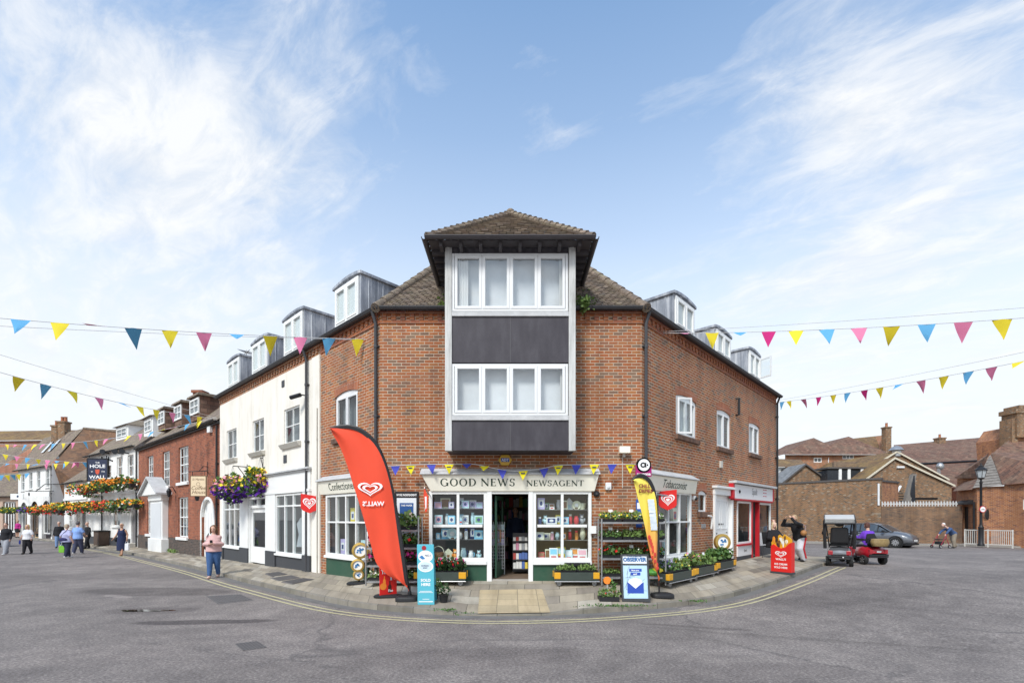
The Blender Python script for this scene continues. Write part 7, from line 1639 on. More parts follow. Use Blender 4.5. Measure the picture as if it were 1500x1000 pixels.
for k in range(5): mb.tube([FF.p(u - .02 + k*.035,zr(788),.10),FF.p(u - .02 + k*.035,zr(757),.08)],.006,5)
for z in (757,765,773,781,788): mb.tube([FF.p(u - .03,zr(z),.1),FF.p(u + .14,zr(z),.1)],.006,5)
mb.build('wire_frame',STEEL,t); mb = MB(); mb.fbox(FF,u - .12,u + .03,zr(782),zr(770.5),.115,.12); mb.build('sheet',WHITEINK,t)
mb = MB(); mb.fbox(FF,0,.01,0,.01,0,.01) if False else None
for px,w_ in ((823,7),(858,7)): pass
mb = MB(); a0,a1 = FF.u(826),FF.u(863); mb.fbox(FF,a0,a1,zf(750,827.5),zf(750,823),.105,.14); tag(mb.build('black_tube_light',BLACKP,loc=FF.p(a0,1,.1)),'slim black bar fixed under the right shop window sill','bar')
rnd = random.Random(77)
for px,py,wd,lb in ((905,887,.75,'mossy weeds in the paving joint before the newspaper board'),(665,893,.45,'mossy weeds along the kerb left of the buff ramp slabs'),(1022,880,.3,'small mossy tuft on the kerb stone right of the yellow flag')):
 c = PG(px,py); mb = MB()
 for k in range(int(420*wd)):
  q = c + V((rnd.gauss(0,wd*.45),rnd.gauss(0,.05),0)); q.z = pave_z(q.x,q.y) + .004; leaf(mb,q,rnd.uniform(.015,.045),rnd)
 tag(mb.build('kerb_weeds',LEAF,loc=c),lb,'weeds')
 # ---------------------------------------------------------------- hanging baskets and flower boxes
def basket(label,c,r,spec,seed,anchor=None,nl=700,ls=.11,fs=.05,group='hanging baskets',name='hanging_basket',leafm=None,rz=1.0):
 c = V(c); t = thing(name,label,'hanging basket' if name == 'hanging_basket' else 'flower box',c,group)
 if name == 'hanging_basket':
  mb = MB(); mb.lathe([(.001,-r*.55),(r*.3,-r*.48),(r*.42,-r*.2),(r*.45,0)],c,14); mb.build('basket',BROWNWOOD,t,smooth=True)
  if anchor is not None:
   top = V((c.x,c.y,anchor.z)); mb = MB(); mb.tube([anchor,top],.018,6); mb.tube([anchor - V((0,0,.45)),top.lerp(anchor,.35) - V((0,0,.02))],.014,6); mb.tube([anchor - V((0,0,.5)),anchor + V((0,0,.1))],.02,6); mb.build('bracket',BLACKM,t); mb = MB()
   for k in range(3): a = k*2.1; mb.tube([top,c + V((r*.42*math.cos(a),r*.42*math.sin(a),0))],.006,4)
   mb.build('chain',STEEL,t)
 clump(t,c,(r,r,r*rz),nl,ls,[(n,m,k,fs,-.9,w) for n,m,k,w in spec],seed,leafm)
up_,lo_ = (-1,1,-.1,1),(-1,1,-1,.1)
wa = FL.p(FL.u(357),0,.0)
q1 = A(341,716,17.7); q2 = A(381,706,16.9)
an1 = FL.p((V((q1.x,q1.y,0)) - FL.o).dot(FL.d),q1.z + .85,0); an2 = FL.p((V((q2.x,q2.y,0)) - FL.o).dot(FL.d),q2.z + .85,0)
basket('large yellow and purple hanging basket on the cream shop, nearer the red brick house',q1,.58,[('yellow_flowers',F_YEL,120,up_),('purple_flowers',F_PUR,230,(-.9,1,-1.1,.1)),('pink_flowers',F_PNK,130,(-1,.6,-.3,1))],11,an1,900,.12,.075,rz=.85)
basket('large hanging basket with bright yellow crown on the cream shop, right of its pair',q2,.56,[('yellow_flowers',F_YEL,210,(-.5,1,-.2,1)),('purple_flowers',F_PUR,170,(-1,.9,-1.1,.2)),('pink_flowers',F_PNK,120,(.3,1,-.6,1))],12,an2,900,.12,.075,rz=.85)
ORS = [('orange_flowers',F_ORG,150,None),('red_flowers',F_RED,40,lo_),('yellow_flowers',F_YEL,25,None)]
def row_item(px0,px1,y0,y1,F,w,spec,seed,label,group,name='flower_box',nl=360):
 u0,u1 = F.u(px0,w),F.u(px1,w); z0,z1 = F.z((px0 + px1)/2,y1,w),F.z((px0 + px1)/2,y0,w); c = F.p((u0 + u1)/2,(z0 + z1)/2,w); hx,hz = (u1 - u0)/2*.88,(z1 - z0)/2*.78; c.z -= hz*.18
 t = thing(name,label,'flower box',c,group); mb = MB(); mb.fbox(F,u0 + .08,u1 - .08,c.z - .22,c.z - .02,w - .14,w + .14); mb.build('trough',BLACKP,t)
 ax = abs(F.d.x); r = (hx*ax + .25*abs(F.d.y),hx*abs(F.d.y) + .22,hz); clump(t,c,(max(.35,r[0]),max(.3,r[1]),r[2]),nl,.17,[(n,m,k,.085,-.5,wh) for n,m,k,wh in spec],seed)
gu = 'upper flower boxes on the pub'; gl_ = 'lower flower boxes on the pub'
row_item(120,139,704,729,FP_,.45,ORS,21,'orange and red flower box just below the hanging pub sign',gu); row_item(138,158,704,722,FP_,.45,ORS,22,'orange flower box under the right edge of the hanging pub sign',gu)
row_item(156,177,697,720,FP_,.45,[('orange_flowers',F_ORG,220,up_),('yellow_flowers',F_YEL,50,None)],23,'orange flower box below the middle upper window of the pub',gu); row_item(176,196,695,719,FP_,.45,[('orange_flowers',F_ORG,150,up_),('white_flowers',F_WHT,40,(0,1,-1,0))],24,'orange flower box below the pub window nearest the red house',gu)
row_item(105,128,732,749,FX,.6,[('yellow_flowers',F_YEL,140,None),('orange_flowers',F_ORG,90,None)],25,'yellow and orange flower box on the low white extension',gl_); row_item(126,152,731,752,FP_,.6,[('orange_flowers',F_ORG,150,up_),('red_flowers',F_RED,60,lo_),('yellow_flowers',F_YEL,40,None)],26,'dark orange flower box over the left ground floor of the pub',gl_)
row_item(154,178,728,752,FP_,.6,[('red_flowers',F_RED,170,None),('orange_flowers',F_ORG,50,None)],27,'mainly red flower box over the pub ground floor window',gl_); row_item(176,201,727,746,FP_,.6,[('orange_flowers',F_ORG,90,up_),('yellow_flowers',F_YEL,25,None),('white_flowers',F_WHT,30,lo_)],28,'green and orange flower box over the pub door',gl_)
row_item(72,92,736,755,FX,1.2,[('orange_flowers',F_ORG,150,up_),('red_flowers',F_RED,130,lo_)],29,'orange and scarlet flower box at the far end of the low white extension',gl_); row_item(90,106,735,748,FX,.8,[('orange_flowers',F_ORG,150,None)],30,'small orange flower box beside the scarlet one on the low white extension',gl_)
gg = 'flower boxes on the far shops'
row_item(57,75,740,750,FG_,.9,[('yellow_flowers',F_YEL,170,None)],31,'yellow flower box over the right arch of the white fronted building',gg,nl=400); row_item(43,58,739,754,FG_,1.0,[('purple_flowers',F_PUR,260,None)],32,'deep purple flower box over the middle arch of the white fronted building',gg,nl=300)
row_item(26,43,741,751,FG_,.9,[('yellow_flowers',F_YEL,60,None)],34,'leafy flower box over the left arch of the white fronted building',gg,nl=500); row_item(-2,24,741,752,FK,1.2,[('yellow_flowers',F_YEL,70,None),('orange_flowers',F_ORG,20,None)],35,'long leafy flower box on the low brick shop at the left edge',gg,nl=600)
# ---------------------------------------------------------------- bunting
BF = {'b': M('blue pennant',(.10,.33,.55),.8,.08,8),'y': M('yellow pennant',(.72,.58,.03),.8,.08,8),'p': M('pink pennant',(.66,.19,.33),.8,.08,8),'m': M('magenta pennant',(.55,.02,.18),.8,.08,8),'v': M('royal blue pennant',(.06,.07,.42),.8,.08,8),'l': M('bright yellow pennant',(.82,.70,.02),.8,.08,8)}
WIRE = M('white cord',(.55,.55,.55),.8,.05)
def bunting(label,a,b,sag,us,cols,w,h,seed,wire=None,wire_sag=.05,ext=None,logo=False,group=None,taper=None):
 """string from a to b; pennants at fractions us"""
 a,b = V(a),V(b); rnd = random.Random(seed); t = thing('bunting',label,'bunting',a,group); P = lambda s,sg=sag: a.lerp(b,s) - V((0,0,sg*4*s*(1 - s)))
 lo = ext if ext is not None else 0.
 mb = MB(); mb.tube([P(i/40) for i in range(41)],.008,5); mb.build('cord',WIRE,t)
 if wire: mb = MB(); mb.tube([V(wire[0]).lerp(V(wire[1]),i/20) - V((0,0,wire_sag*4*(i/20)*(1 - i/20))) for i in range(21)],.006,5); mb.build('support_wire',WIRE,t)
 d = (b - a).normalized()
 for k,(s,c) in enumerate(zip(us,cols)):
  x0,x1 = P(s - w/2/(b - a).length),P(s + w/2/(b - a).length); hh = h*rnd.uniform(.9,1.08); tw = rnd.gauss(0,.38); wild = rnd.random() < .17
  n = d.cross(V((0,0,1))).normalized(); tip = (x0 + x1)/2 + V((0,0,-hh*(.45 if wild else 1))) + n*hh*(tw + (.8 if wild else 0)) + d*rnd.gauss(0,.03 if not wild else .1)
  mb = MB(); R_ = 6; rows = []
  for i in range(R_ + 1):
   v = i/R_; l,r = x0.lerp(tip,v),x1.lerp(tip,v); off = n*(.018*math.sin(v*5 + k)*(1 - v*.3)); rows.append((l + off,(l + r)/2 - off*.7 + n*.01,r + off*.6))
  for r0,r1 in zip(rows[:-1],rows[1:]):
   mb.face([r0[0],r0[1],r1[1],r1[0]]); mb.face([r0[1],r0[2],r1[2],r1[1]])
  o = mb.build('pennant',BF[c],t,smooth=True)
  if logo and c == 'l': mb = MB(); q = (x0 + x1)/2 + V((0,-.012,-hh*.25)); mb.box(q.x - .04,q.x + .04,q.y - .012,q.y - .008,q.z - .012,q.z + .012); mb.build('print',BLACKINK,o)
 return t
def string_us(a,b,pxs):
 """fraction along a-b whose sight column matches"""
 o = []
 for px in pxs: k = (px - 750)/FPX; o.append((k*a.y - a.x)/((b.x - a.x) - k*(b.y - a.y)))
 return o
a,b = A(-210,447,8.7),A(541,497,12.25)
px = [-90,-28,31,88,143,195,249,299,347,396,440,482,524]; bunting('pink, yellow and blue bunting over the left street nearest the camera',a,b,.10,string_us(a,b,px),'ypbypbypbypby'[0:13].replace('','') ,.31,.40,1,(A(-210,466,8.8),A(541,498,12.3)))
a,b = A(-160,497,10.2),A(318,613,20.0); px = [-92,-48,-10,28,68,106,145,174,204,229,253,274,293]; bunting('pink, yellow and blue bunting over the left street from the cream shop corner',a,b,.25,string_us(a,b,px),'ypbybypbyypbyp'[0:13],.30,.37,2,(A(-160,470,10.4),A(318,612,20.0)),group=None)
a,b = A(-60,646,24),A(316,611,20.1); px = [-30,-12,10.5,22.5,37,51.5,64,79.5,93.5,107,123.5,140,156,172.5,190,205.5,222.5,240,257,275,293]; bunting('long bunting at eaves height beside the red brick house',a,b,.55,string_us(a,b,px),'pbypbypbypbypbypbypby',.24,.30,3)
a,b = A(-60,651,30),A(130,677,32); px = [-30,-10,8,25,40.5,56,70,84,98,112,124]; bunting('small far bunting ending behind the hanging pub sign',a,b,.25,string_us(a,b,px),'bpypbypbypb',.30,.36,4)
a,b = A(-60,672,38),A(122,677,35); px = [-30,-12,12,24,41,55,68,82,96,110]; bunting('pale far bunting crossing low at the left edge',a,b,.25,string_us(a,b,px),'bpbpybpybp',.40,.44,5)
a,b = A(-60,692,44),A(60,690,44); px = [-30,-10,2,10,18,27,40]; bunting('farthest bunting low over the shops at the left edge',a,b,.3,string_us(a,b,px),'bpbybyb',.5,.55,6)
a,b = A(967,488,12.6),A(1700,449,8.7); px = [1002,1043,1084,1126,1166,1211,1258,1306,1357,1411,1468,1530,1598]; bunting('pink, yellow and blue bunting high over the right street',a,b,.12,string_us(a,b,px),'pybmybpybpybp',.31,.40,7,(A(967,486,12.6),A(1700,434,8.8)))
a,b = A(1141,589,21.3),A(1640,500,10.5); px = [1146,1156,1177,1199,1220,1241,1266,1289,1318,1349,1382,1418,1452,1493,1540,1590]; bunting('lower bunting from the far end of the brick building',a,b,.12,string_us(a,b,px),'bypmybmybpybpybp',.30,.37,8,(A(1141,586,21.4),A(1640,486,10.6)))
t = thing('bunting','royal blue and yellow bunting strung over the long cream sign','bunting',FF.p(3,3.0,.3))
kn = [(557,683),(619,680),(695,679),(720,685),(752,690),(790,687),(815,681),(870,680),(945,679)]; pts = resample([FF.p(FF.u(x,.30),FF.z(x,y,.30),.30) for x,y in kn],90); pts = smooth(pts,3)
mb = MB(); mb.tube(pts,.009,5); mb.build('cord',WIRE,t)
for k,(x,c) in enumerate(((577,'v'),(602,'l'),(633,'v'),(657,'l'),(684,'v'),(711,'l'),(737,'v'),(766,'l'),(795,'v'),(820,'l'),(843,'v'),(870,'l'),(895,'v'),(921,'l'))):
 q = min(pts,key=lambda p: abs(p.x - FF.p(FF.u(x,.3),0,.3).x)); mb = MB(); rnd = random.Random(k); dx = rnd.gauss(0,.02); wild = k in (5,4)
 h = .235 if not wild else .12; dy = -.1 if wild else rnd.gauss(-.02,.02)
 for i in range(4):
  v0,v1 = i/4,(i + 1)/4; g0 = lambda v,s: q + V((s*.115*(1 - v) + dx*v,dy*v + .012*math.sin(v*5 + k),-h*v))
  mb.face([g0(v0,-1),g0(v0,1),g0(v1,1),g0(v1,-1)])
 o = mb.build('pennant',BF[c],t)
 if c == 'l' and not wild: mb = MB(); r = q + V((dx*.2,-.01 + dy*.25,-h*.28)); mb.box(r.x - .05,r.x + .05,r.y - .006,r.y - .003,r.z - .012,r.z + .012); mb.build('print',NAVY,o)
 # ---------------------------------------------------------------- goods in the two shop windows
GC = {'pale blue': (.45,.62,.75),'white': (.78,.78,.76),'sky blue': (.2,.48,.68),'navy': (.03,.05,.16),'cream': (.72,.66,.5),'pink': (.72,.36,.42),'brown': (.25,.13,.06),'yellow': (.72,.52,.05),'red': (.5,.05,.05),'grey': (.35,.36,.38),'green': (.16,.35,.16),'lilac': (.46,.4,.62),'orange': (.7,.27,.06)}
gm = lambda c: M('goods ' + c,[min(.86,x*1.3) for x in GC[c]],.5,.12,12)
def goods(kind,col,col2,p,s,label):
 t = thing({'box': 'gift_box','jug': 'jug','plate': 'plate','book': 'book','frame': 'picture_frame','basket': 'basket','house': 'ornament','jar': 'jar','bear': 'soft_toy'}[kind],label,{'box': 'gift box','house': 'ornament','frame': 'picture frame','bear': 'soft toy'}.get(kind,kind),p,'goods in the shop windows')
 w,h = s; x,y,z = p; mb = MB(); m2 = MB()
 if kind == 'box':
  mb.box(x - w/2,x + w/2,y - .05,y + .05,z,z + h); mb.build('carton',gm(col),t,bevel=.004); m2.box(x - w*.36,x + w*.36,y - .0525,y - .0505,z + h*.2,z + h*.85); m2.build('label',gm(col2),t); m3 = MB(); m3.ell((x,y - .053,z + h*.52),(w*.2,.003,h*.2),10); m3.build('picture',gm('navy' if col2 != 'navy' else 'white'),t)
 elif kind == 'jug':
  mb.lathe([(w*.3,0),(w*.48,h*.3),(w*.42,h*.7),(w*.3,h*.85),(w*.38,h),(w*.34,h),(w*.26,h*.84)],p,16); mb.build('body',gm(col),t,smooth=True); m2.tube([(x + w*.38,y,z + h*.8),(x + w*.62,y,z + h*.72),(x + w*.6,y,z + h*.4),(x + w*.42,y,z + h*.3)],.012,6); m2.build('handle',gm(col2),t,smooth=True)
 elif kind == 'plate':
  mb.lathe([(.001,.0),(w*.3,.0),(w*.5,-.03),(w*.5,-.02),(w*.28,.012)],(x,y,z + w*.5),24,axis=(0,.97,.25)); mb.build('dish',gm(col),t,smooth=True); m2.lathe([(.001,-.018),(w*.22,-.018)],(x,y - .01,z + w*.5),16,axis=(0,.97,.25)); m2.build('motif',gm(col2),t); m3 = MB(); m3.box(x - .04,x + .04,y + .0,y + .07,z,z + .04); m3.build('stand',BROWNWOOD,t)
 elif kind == 'book':
  q = [(x - w/2,y - .06,z),(x + w/2,y - .06,z),(x + w/2,y - .04,z),(x - w/2,y - .04,z)]; up = V((0,.09,h)); mb.hexa(q + [tuple(V(a) + up) for a in q]); mb.build('cover',gm(col),t)
  m2.face([V((x - w*.4,y - .0625,z)) + up*.45,V((x + w*.4,y - .0625,z)) + up*.45,V((x + w*.4,y - .0625,z)) + up*.9,V((x - w*.4,y - .0625,z)) + up*.9]); m2.build('picture',gm(col2),t); m3 = MB(); m3.face([V((x - w*.3,y - .0625,z)) + up*.12,V((x + w*.3,y - .0625,z)) + up*.12,V((x + w*.3,y - .0625,z)) + up*.3,V((x - w*.3,y - .0625,z)) + up*.3]); m3.build('title_block',gm('red' if col != 'red' else 'white'),t)
 elif kind == 'frame':
  for a,b_,c,d in ((0,1,0,.14),(0,1,.86,1),(0,.12,.14,.86),(.88,1,.14,.86)): mb.box(x - w/2 + w*a,x - w/2 + w*b_,y - .02,y + .01,z + h*c,z + h*d)
  mb.build('moulding',gm(col),t); m2.box(x - w*.38,x + w*.38,y - .005,y + .005,z + h*.14,z + h*.86); m2.build('picture',gm(col2),t)
 elif kind == 'basket':
  mb.lathe([(w*.34,0),(w*.5,h*.55),(w*.47,h*.55),(w*.32,.02)],p,16); mb.build('bowl',gm(col),t,smooth=True); m2.tube([(x + w*.48*math.cos(math.pi*k/10),y,z + h*.5 + h*.5*math.sin(math.pi*k/10)) for k in range(11)],.012,6); m2.build('handle',gm(col2),t,smooth=True)
 elif kind == 'house':
  mb.prism([(x - w/2,y - .04,z),(x + w/2,y - .04,z),(x + w/2,y - .04,z + h*.6),(x,y - .04,z + h),(x - w/2,y - .04,z + h*.6)],(0,.08,0)); mb.build('body',gm(col),t); m2.box(x - w*.15,x + w*.15,y - .043,y - .0405,z + .004,z + h*.4); m2.build('door',gm(col2),t)
 elif kind == 'jar':
  mb.lathe([(w*.4,0),(w*.45,h*.1),(w*.45,h*.7),(w*.3,h*.8)],p,14); mb.build('body',gm(col),t,smooth=True); m2.lathe([(w*.34,h*.8),(w*.34,h),(.001,h)],p,14); m2.build('lid',gm(col2),t,smooth=True)
 elif kind == 'bear':
  mb.ell((x,y,z + h*.32),(w*.4,.07,h*.33),12); mb.ell((x,y - .01,z + h*.76),(w*.3,.06,h*.24),12)
  for s_ in (-1,1): mb.ell((x + s_*w*.22,y,z + h*.96),(w*.1,.03,h*.09),8); mb.ell((x + s_*w*.38,y - .04,z + h*.42),(w*.12,.05,h*.2),8)
  mb.build('body',gm(col),t,smooth=True); m2.ell((x,y - .06,z + h*.72),(w*.14,.03,h*.1),8); m2.build('muzzle',gm(col2),t,smooth=True)
rnd = random.Random(14); rown = ('top','second','third','lowest')
LFT = [[('frame','cream','brown',.24,.24),('box','white','pale blue',.17,.22),('box','pale blue','lilac',.20,.22),('box','white','lilac',.18,.2),('frame','lilac','pale blue',.17,.17)],[('box','pale blue','pink',.19,.23),('box','sky blue','white',.16,.22),('box','white','grey',.16,.24),('box','pale blue','green',.22,.22)],
 [('box','sky blue','white',.22,.27),('plate','pale blue','white',.27,.27),('jar','white','navy',.11,.27),('box','navy','white',.12,.26),('box','sky blue','pale blue',.2,.22)],[('basket','brown','cream',.3,.3),('house','cream','brown',.2,.28),('bear','orange','cream',.2,.27),('jug','pale blue','navy',.16,.24),('jug','white','sky blue',.14,.2)]]
RGT = [[('box','lilac','white',.16,.26),('jug','white','cream',.13,.2),('house','white','pale blue',.2,.25),('plate','cream','white',.2,.2),('basket','cream','brown',.22,.26)],[('jar','navy','white',.11,.2),('box','white','navy',.26,.2),('box','yellow','white',.13,.2),('box','sky blue','white',.2,.18),('jar','red','cream',.12,.22),('bear','grey','white',.17,.24)],
 [('box','cream','white',.26,.18),('box','cream','grey',.26,.17),('jar','pink','white',.1,.2),('box','orange','white',.14,.2),('jar','red','white',.1,.24),('jar','orange','red',.1,.24)],[('book','white','sky blue',.22,.30),('book','yellow','pale blue',.22,.28),('book','pale blue','white',.2,.22),('book','white','orange',.24,.27),('book','white','pink',.24,.26)]]
ordn = ('first','second','third','fourth','fifth','sixth','seventh','eighth','ninth')
for rows in (LFT,RGT):
 for r,row in enumerate(rows):
  while len(row) < (7 if rows is LFT else 8) - (r == 3): row.insert(rnd.randrange(len(row) + 1),(rnd.choice(('box','jar','box','jug','frame','bear','book')),rnd.choice(('pale blue','white','sky blue','cream','white','lilac') if rows is LFT else ('white','cream','yellow','pale blue','pink','red','green')),rnd.choice(('white','navy','pale blue','brown','pink')),rnd.uniform(.10,.17),rnd.uniform(.14,.27)))
kn_ = {'box': 'gift box','frame': 'picture frame','bear': 'soft toy','house': 'house ornament','book': 'book','jug': 'jug','jar': 'jar','plate': 'plate','basket': 'basket'}
for side,(a,b),rows,Z in (('left',WL,LFT,SHZ['left']),('right',WR_,RGT,SHZ['right'])):
 for r,row in enumerate(rows):
  n = len(row)
  for k,(kind,c1,c2,w,h) in enumerate(row):
   u = a + .08 + (b - a - .16)*(k + .5)/n + rnd.uniform(-.025,.025); p = FF.p(u,Z[r] + .003,-.19 - .13*(k % 2) - rnd.uniform(0,.05)); vh = (Z[r - 1] - Z[r])*.82 if r else .30
   goods(kind,c1,c2,tuple(p),(w*rnd.uniform(.9,1.12),min(h*rnd.uniform(.85,1.1)*(1.12 if k % 2 else 1),vh)),'%s %s on the %s shelf, %s shop window, %s from left' % (c1,kn_[kind],rown[r],side,ordn[k]))
p = V((-.12 - .25,D + .75,.40)); t = thing('wire_stand','white wire basket stand just inside the open shop door','stand',p); mb = MB()
for k in range(7):
 x = p.x - .17 + k*.057; mb.tube([(x,p.y,p.z + .12),(x,p.y,p.z + 1.35)],.008,4)
for k in range(14): z = p.z + .14 + k*.085; mb.tube([(p.x - .17,p.y,z),(p.x + .17,p.y,z)],.008,4)
for x in (p.x - .17,p.x + .17): mb.tube([(x,p.y,p.z + 1.1),(x,p.y + .2,p.z),(x,p.y,p.z)],.012,5)
mb.build('wire_frame',UPVC,t); mb = MB()
for k in range(12): mb.box(p.x - .15 + (k % 4)*.08,p.x - .085 + (k % 4)*.08,p.y + .02,p.y + .05,p.z + .75 + (k // 4)*.19,p.z + .90 + (k // 4)*.19,k % 3)
mb.build('cards',[gm('lilac'),gm('pink'),gm('pale blue')],t)
for F,h,zs,lbs in ((FL,hlc,zs1,(('gift bag','lilac'),('toy box','yellow'),('toy box','pale blue'),('gift bag','navy'))),(FR,hrt,hrt[2],(('poster card','yellow'),('magazine','red'),('magazine','pale blue'),('poster card','cream')))):
 for k,(nm,col) in enumerate(lbs):
  u = h[0] + (h[1] - h[0])*(k + .5)/4; up = k % 2; z = zs + .025 if not up else zs + .9; p = F.p(u,z,-.35)
  t = thing(nm.replace(' ','_'),'%s %s in the %s window, %s from the left' % (col,nm,'Confectioner' if F is FL else 'Tobacconist',ordn[k]),nm,p,'goods in the side windows'); mb = MB(); mb.fbox(F,u - .13,u + .13,z,z + .42,-.40,-.32); mb.build('body',gm(col),t); mb = MB(); mb.fbox(F,u - .09,u + .09,z + .1,z + .32,-.319,-.316); mb.build('print',gm('white' if col != 'cream' else 'red'),t); mb = MB(); mb.fbox(F,u - .05,u + .05,z + .14,z + .26,-.3155,-.313); mb.build('picture',gm('navy'),t)
u = (shopD[0] + shopD[1])/2 + .12; p = FL.p(u,.8,-.35); t = thing('hanging_dress','dark dress with pale dots hanging inside the cream shop door','dress',p); mb = MB(); mb.prism([FL.p(u - .2,.75,-.35),FL.p(u + .22,.75,-.35),FL.p(u + .16,1.5,-.35),FL.p(u + .2,2.0,-.35),FL.p(u - .14,2.0,-.35),FL.p(u - .1,1.5,-.35)],-FL.n*.06); mb.build('cloth',BLACKINK,t); mb = MB(); rnd = random.Random(6)
for k in range(60): disc(mb,FL.p,u + rnd.uniform(-.14,.15),.8 + rnd.random()*1.15,.028,-.346,n=6)
mb.build('dots',gm('cream'),t)
for k,(px,col,lb) in enumerate(((337,'navy','navy garment on a stand in the left window of the cream shop'),(346,'red','red garment on a stand in the left window of the cream shop'),(421,'grey','grey garment on a stand in the right window of the cream shop'),(437,'pale blue','pale blue garment on a stand in the right window of the cream shop'))):
 u = FL.u(px); h = shopL if k < 2 else shopR; t = thing('dress_form',lb,'dress form',FL.p(u,.9,-.5)); mb = MB(); mb.lathe([(.20,.9),(.13,1.3),(.19,1.65),(.08,1.85)],FL.p(u,0,-.5),12); mb.build('garment',gm(col),t,smooth=True); mb = MB(); mb.tube([FL.p(u,.75,-.5),FL.p(u,.92,-.5)],.02,6); mb.build('stand',BLACKM,t)
 # ---------------------------------------------------------------- people
SKIN = {'fair': M('fair skin',(.62,.37,.27),.55,.06,6),'pale': M('pale skin',(.66,.42,.33),.55,.06,6),'tan': M('tanned skin',(.52,.29,.19),.55,.06,6)}
CL = lambda n,c,v=.16: M('cloth ' + n,c,.9,v,14,.35,bscale=16)
HAIR = lambda n,c: M('hair ' + n,c,.6,.35,40,.3)
def stripes(n,a,b,f=60):
 if n in MATS: return MATS[n]
 m,t,bb = principled(n,.9); tc = t.new('ShaderNodeTexCoord').outputs['Object']; z = t.new('ShaderNodeSeparateXYZ',ins={0: tc}).outputs[2]
 t.l.new(t.mix(t.math('GREATER_THAN',t.math('FRACT',t.math('MULTIPLY',z,f)),.5),a,b),bb.inputs['Base Color']); MATS[n] = m; return m
def remesh(o,v,sm=2):
 r = o.modifiers.new('remesh','REMESH'); r.mode = 'VOXEL'; r.voxel_size = v; r.use_smooth_shade = True
 if sm: s = o.modifiers.new('smooth','SMOOTH'); s.iterations = sm; s.factor = .5
 return o
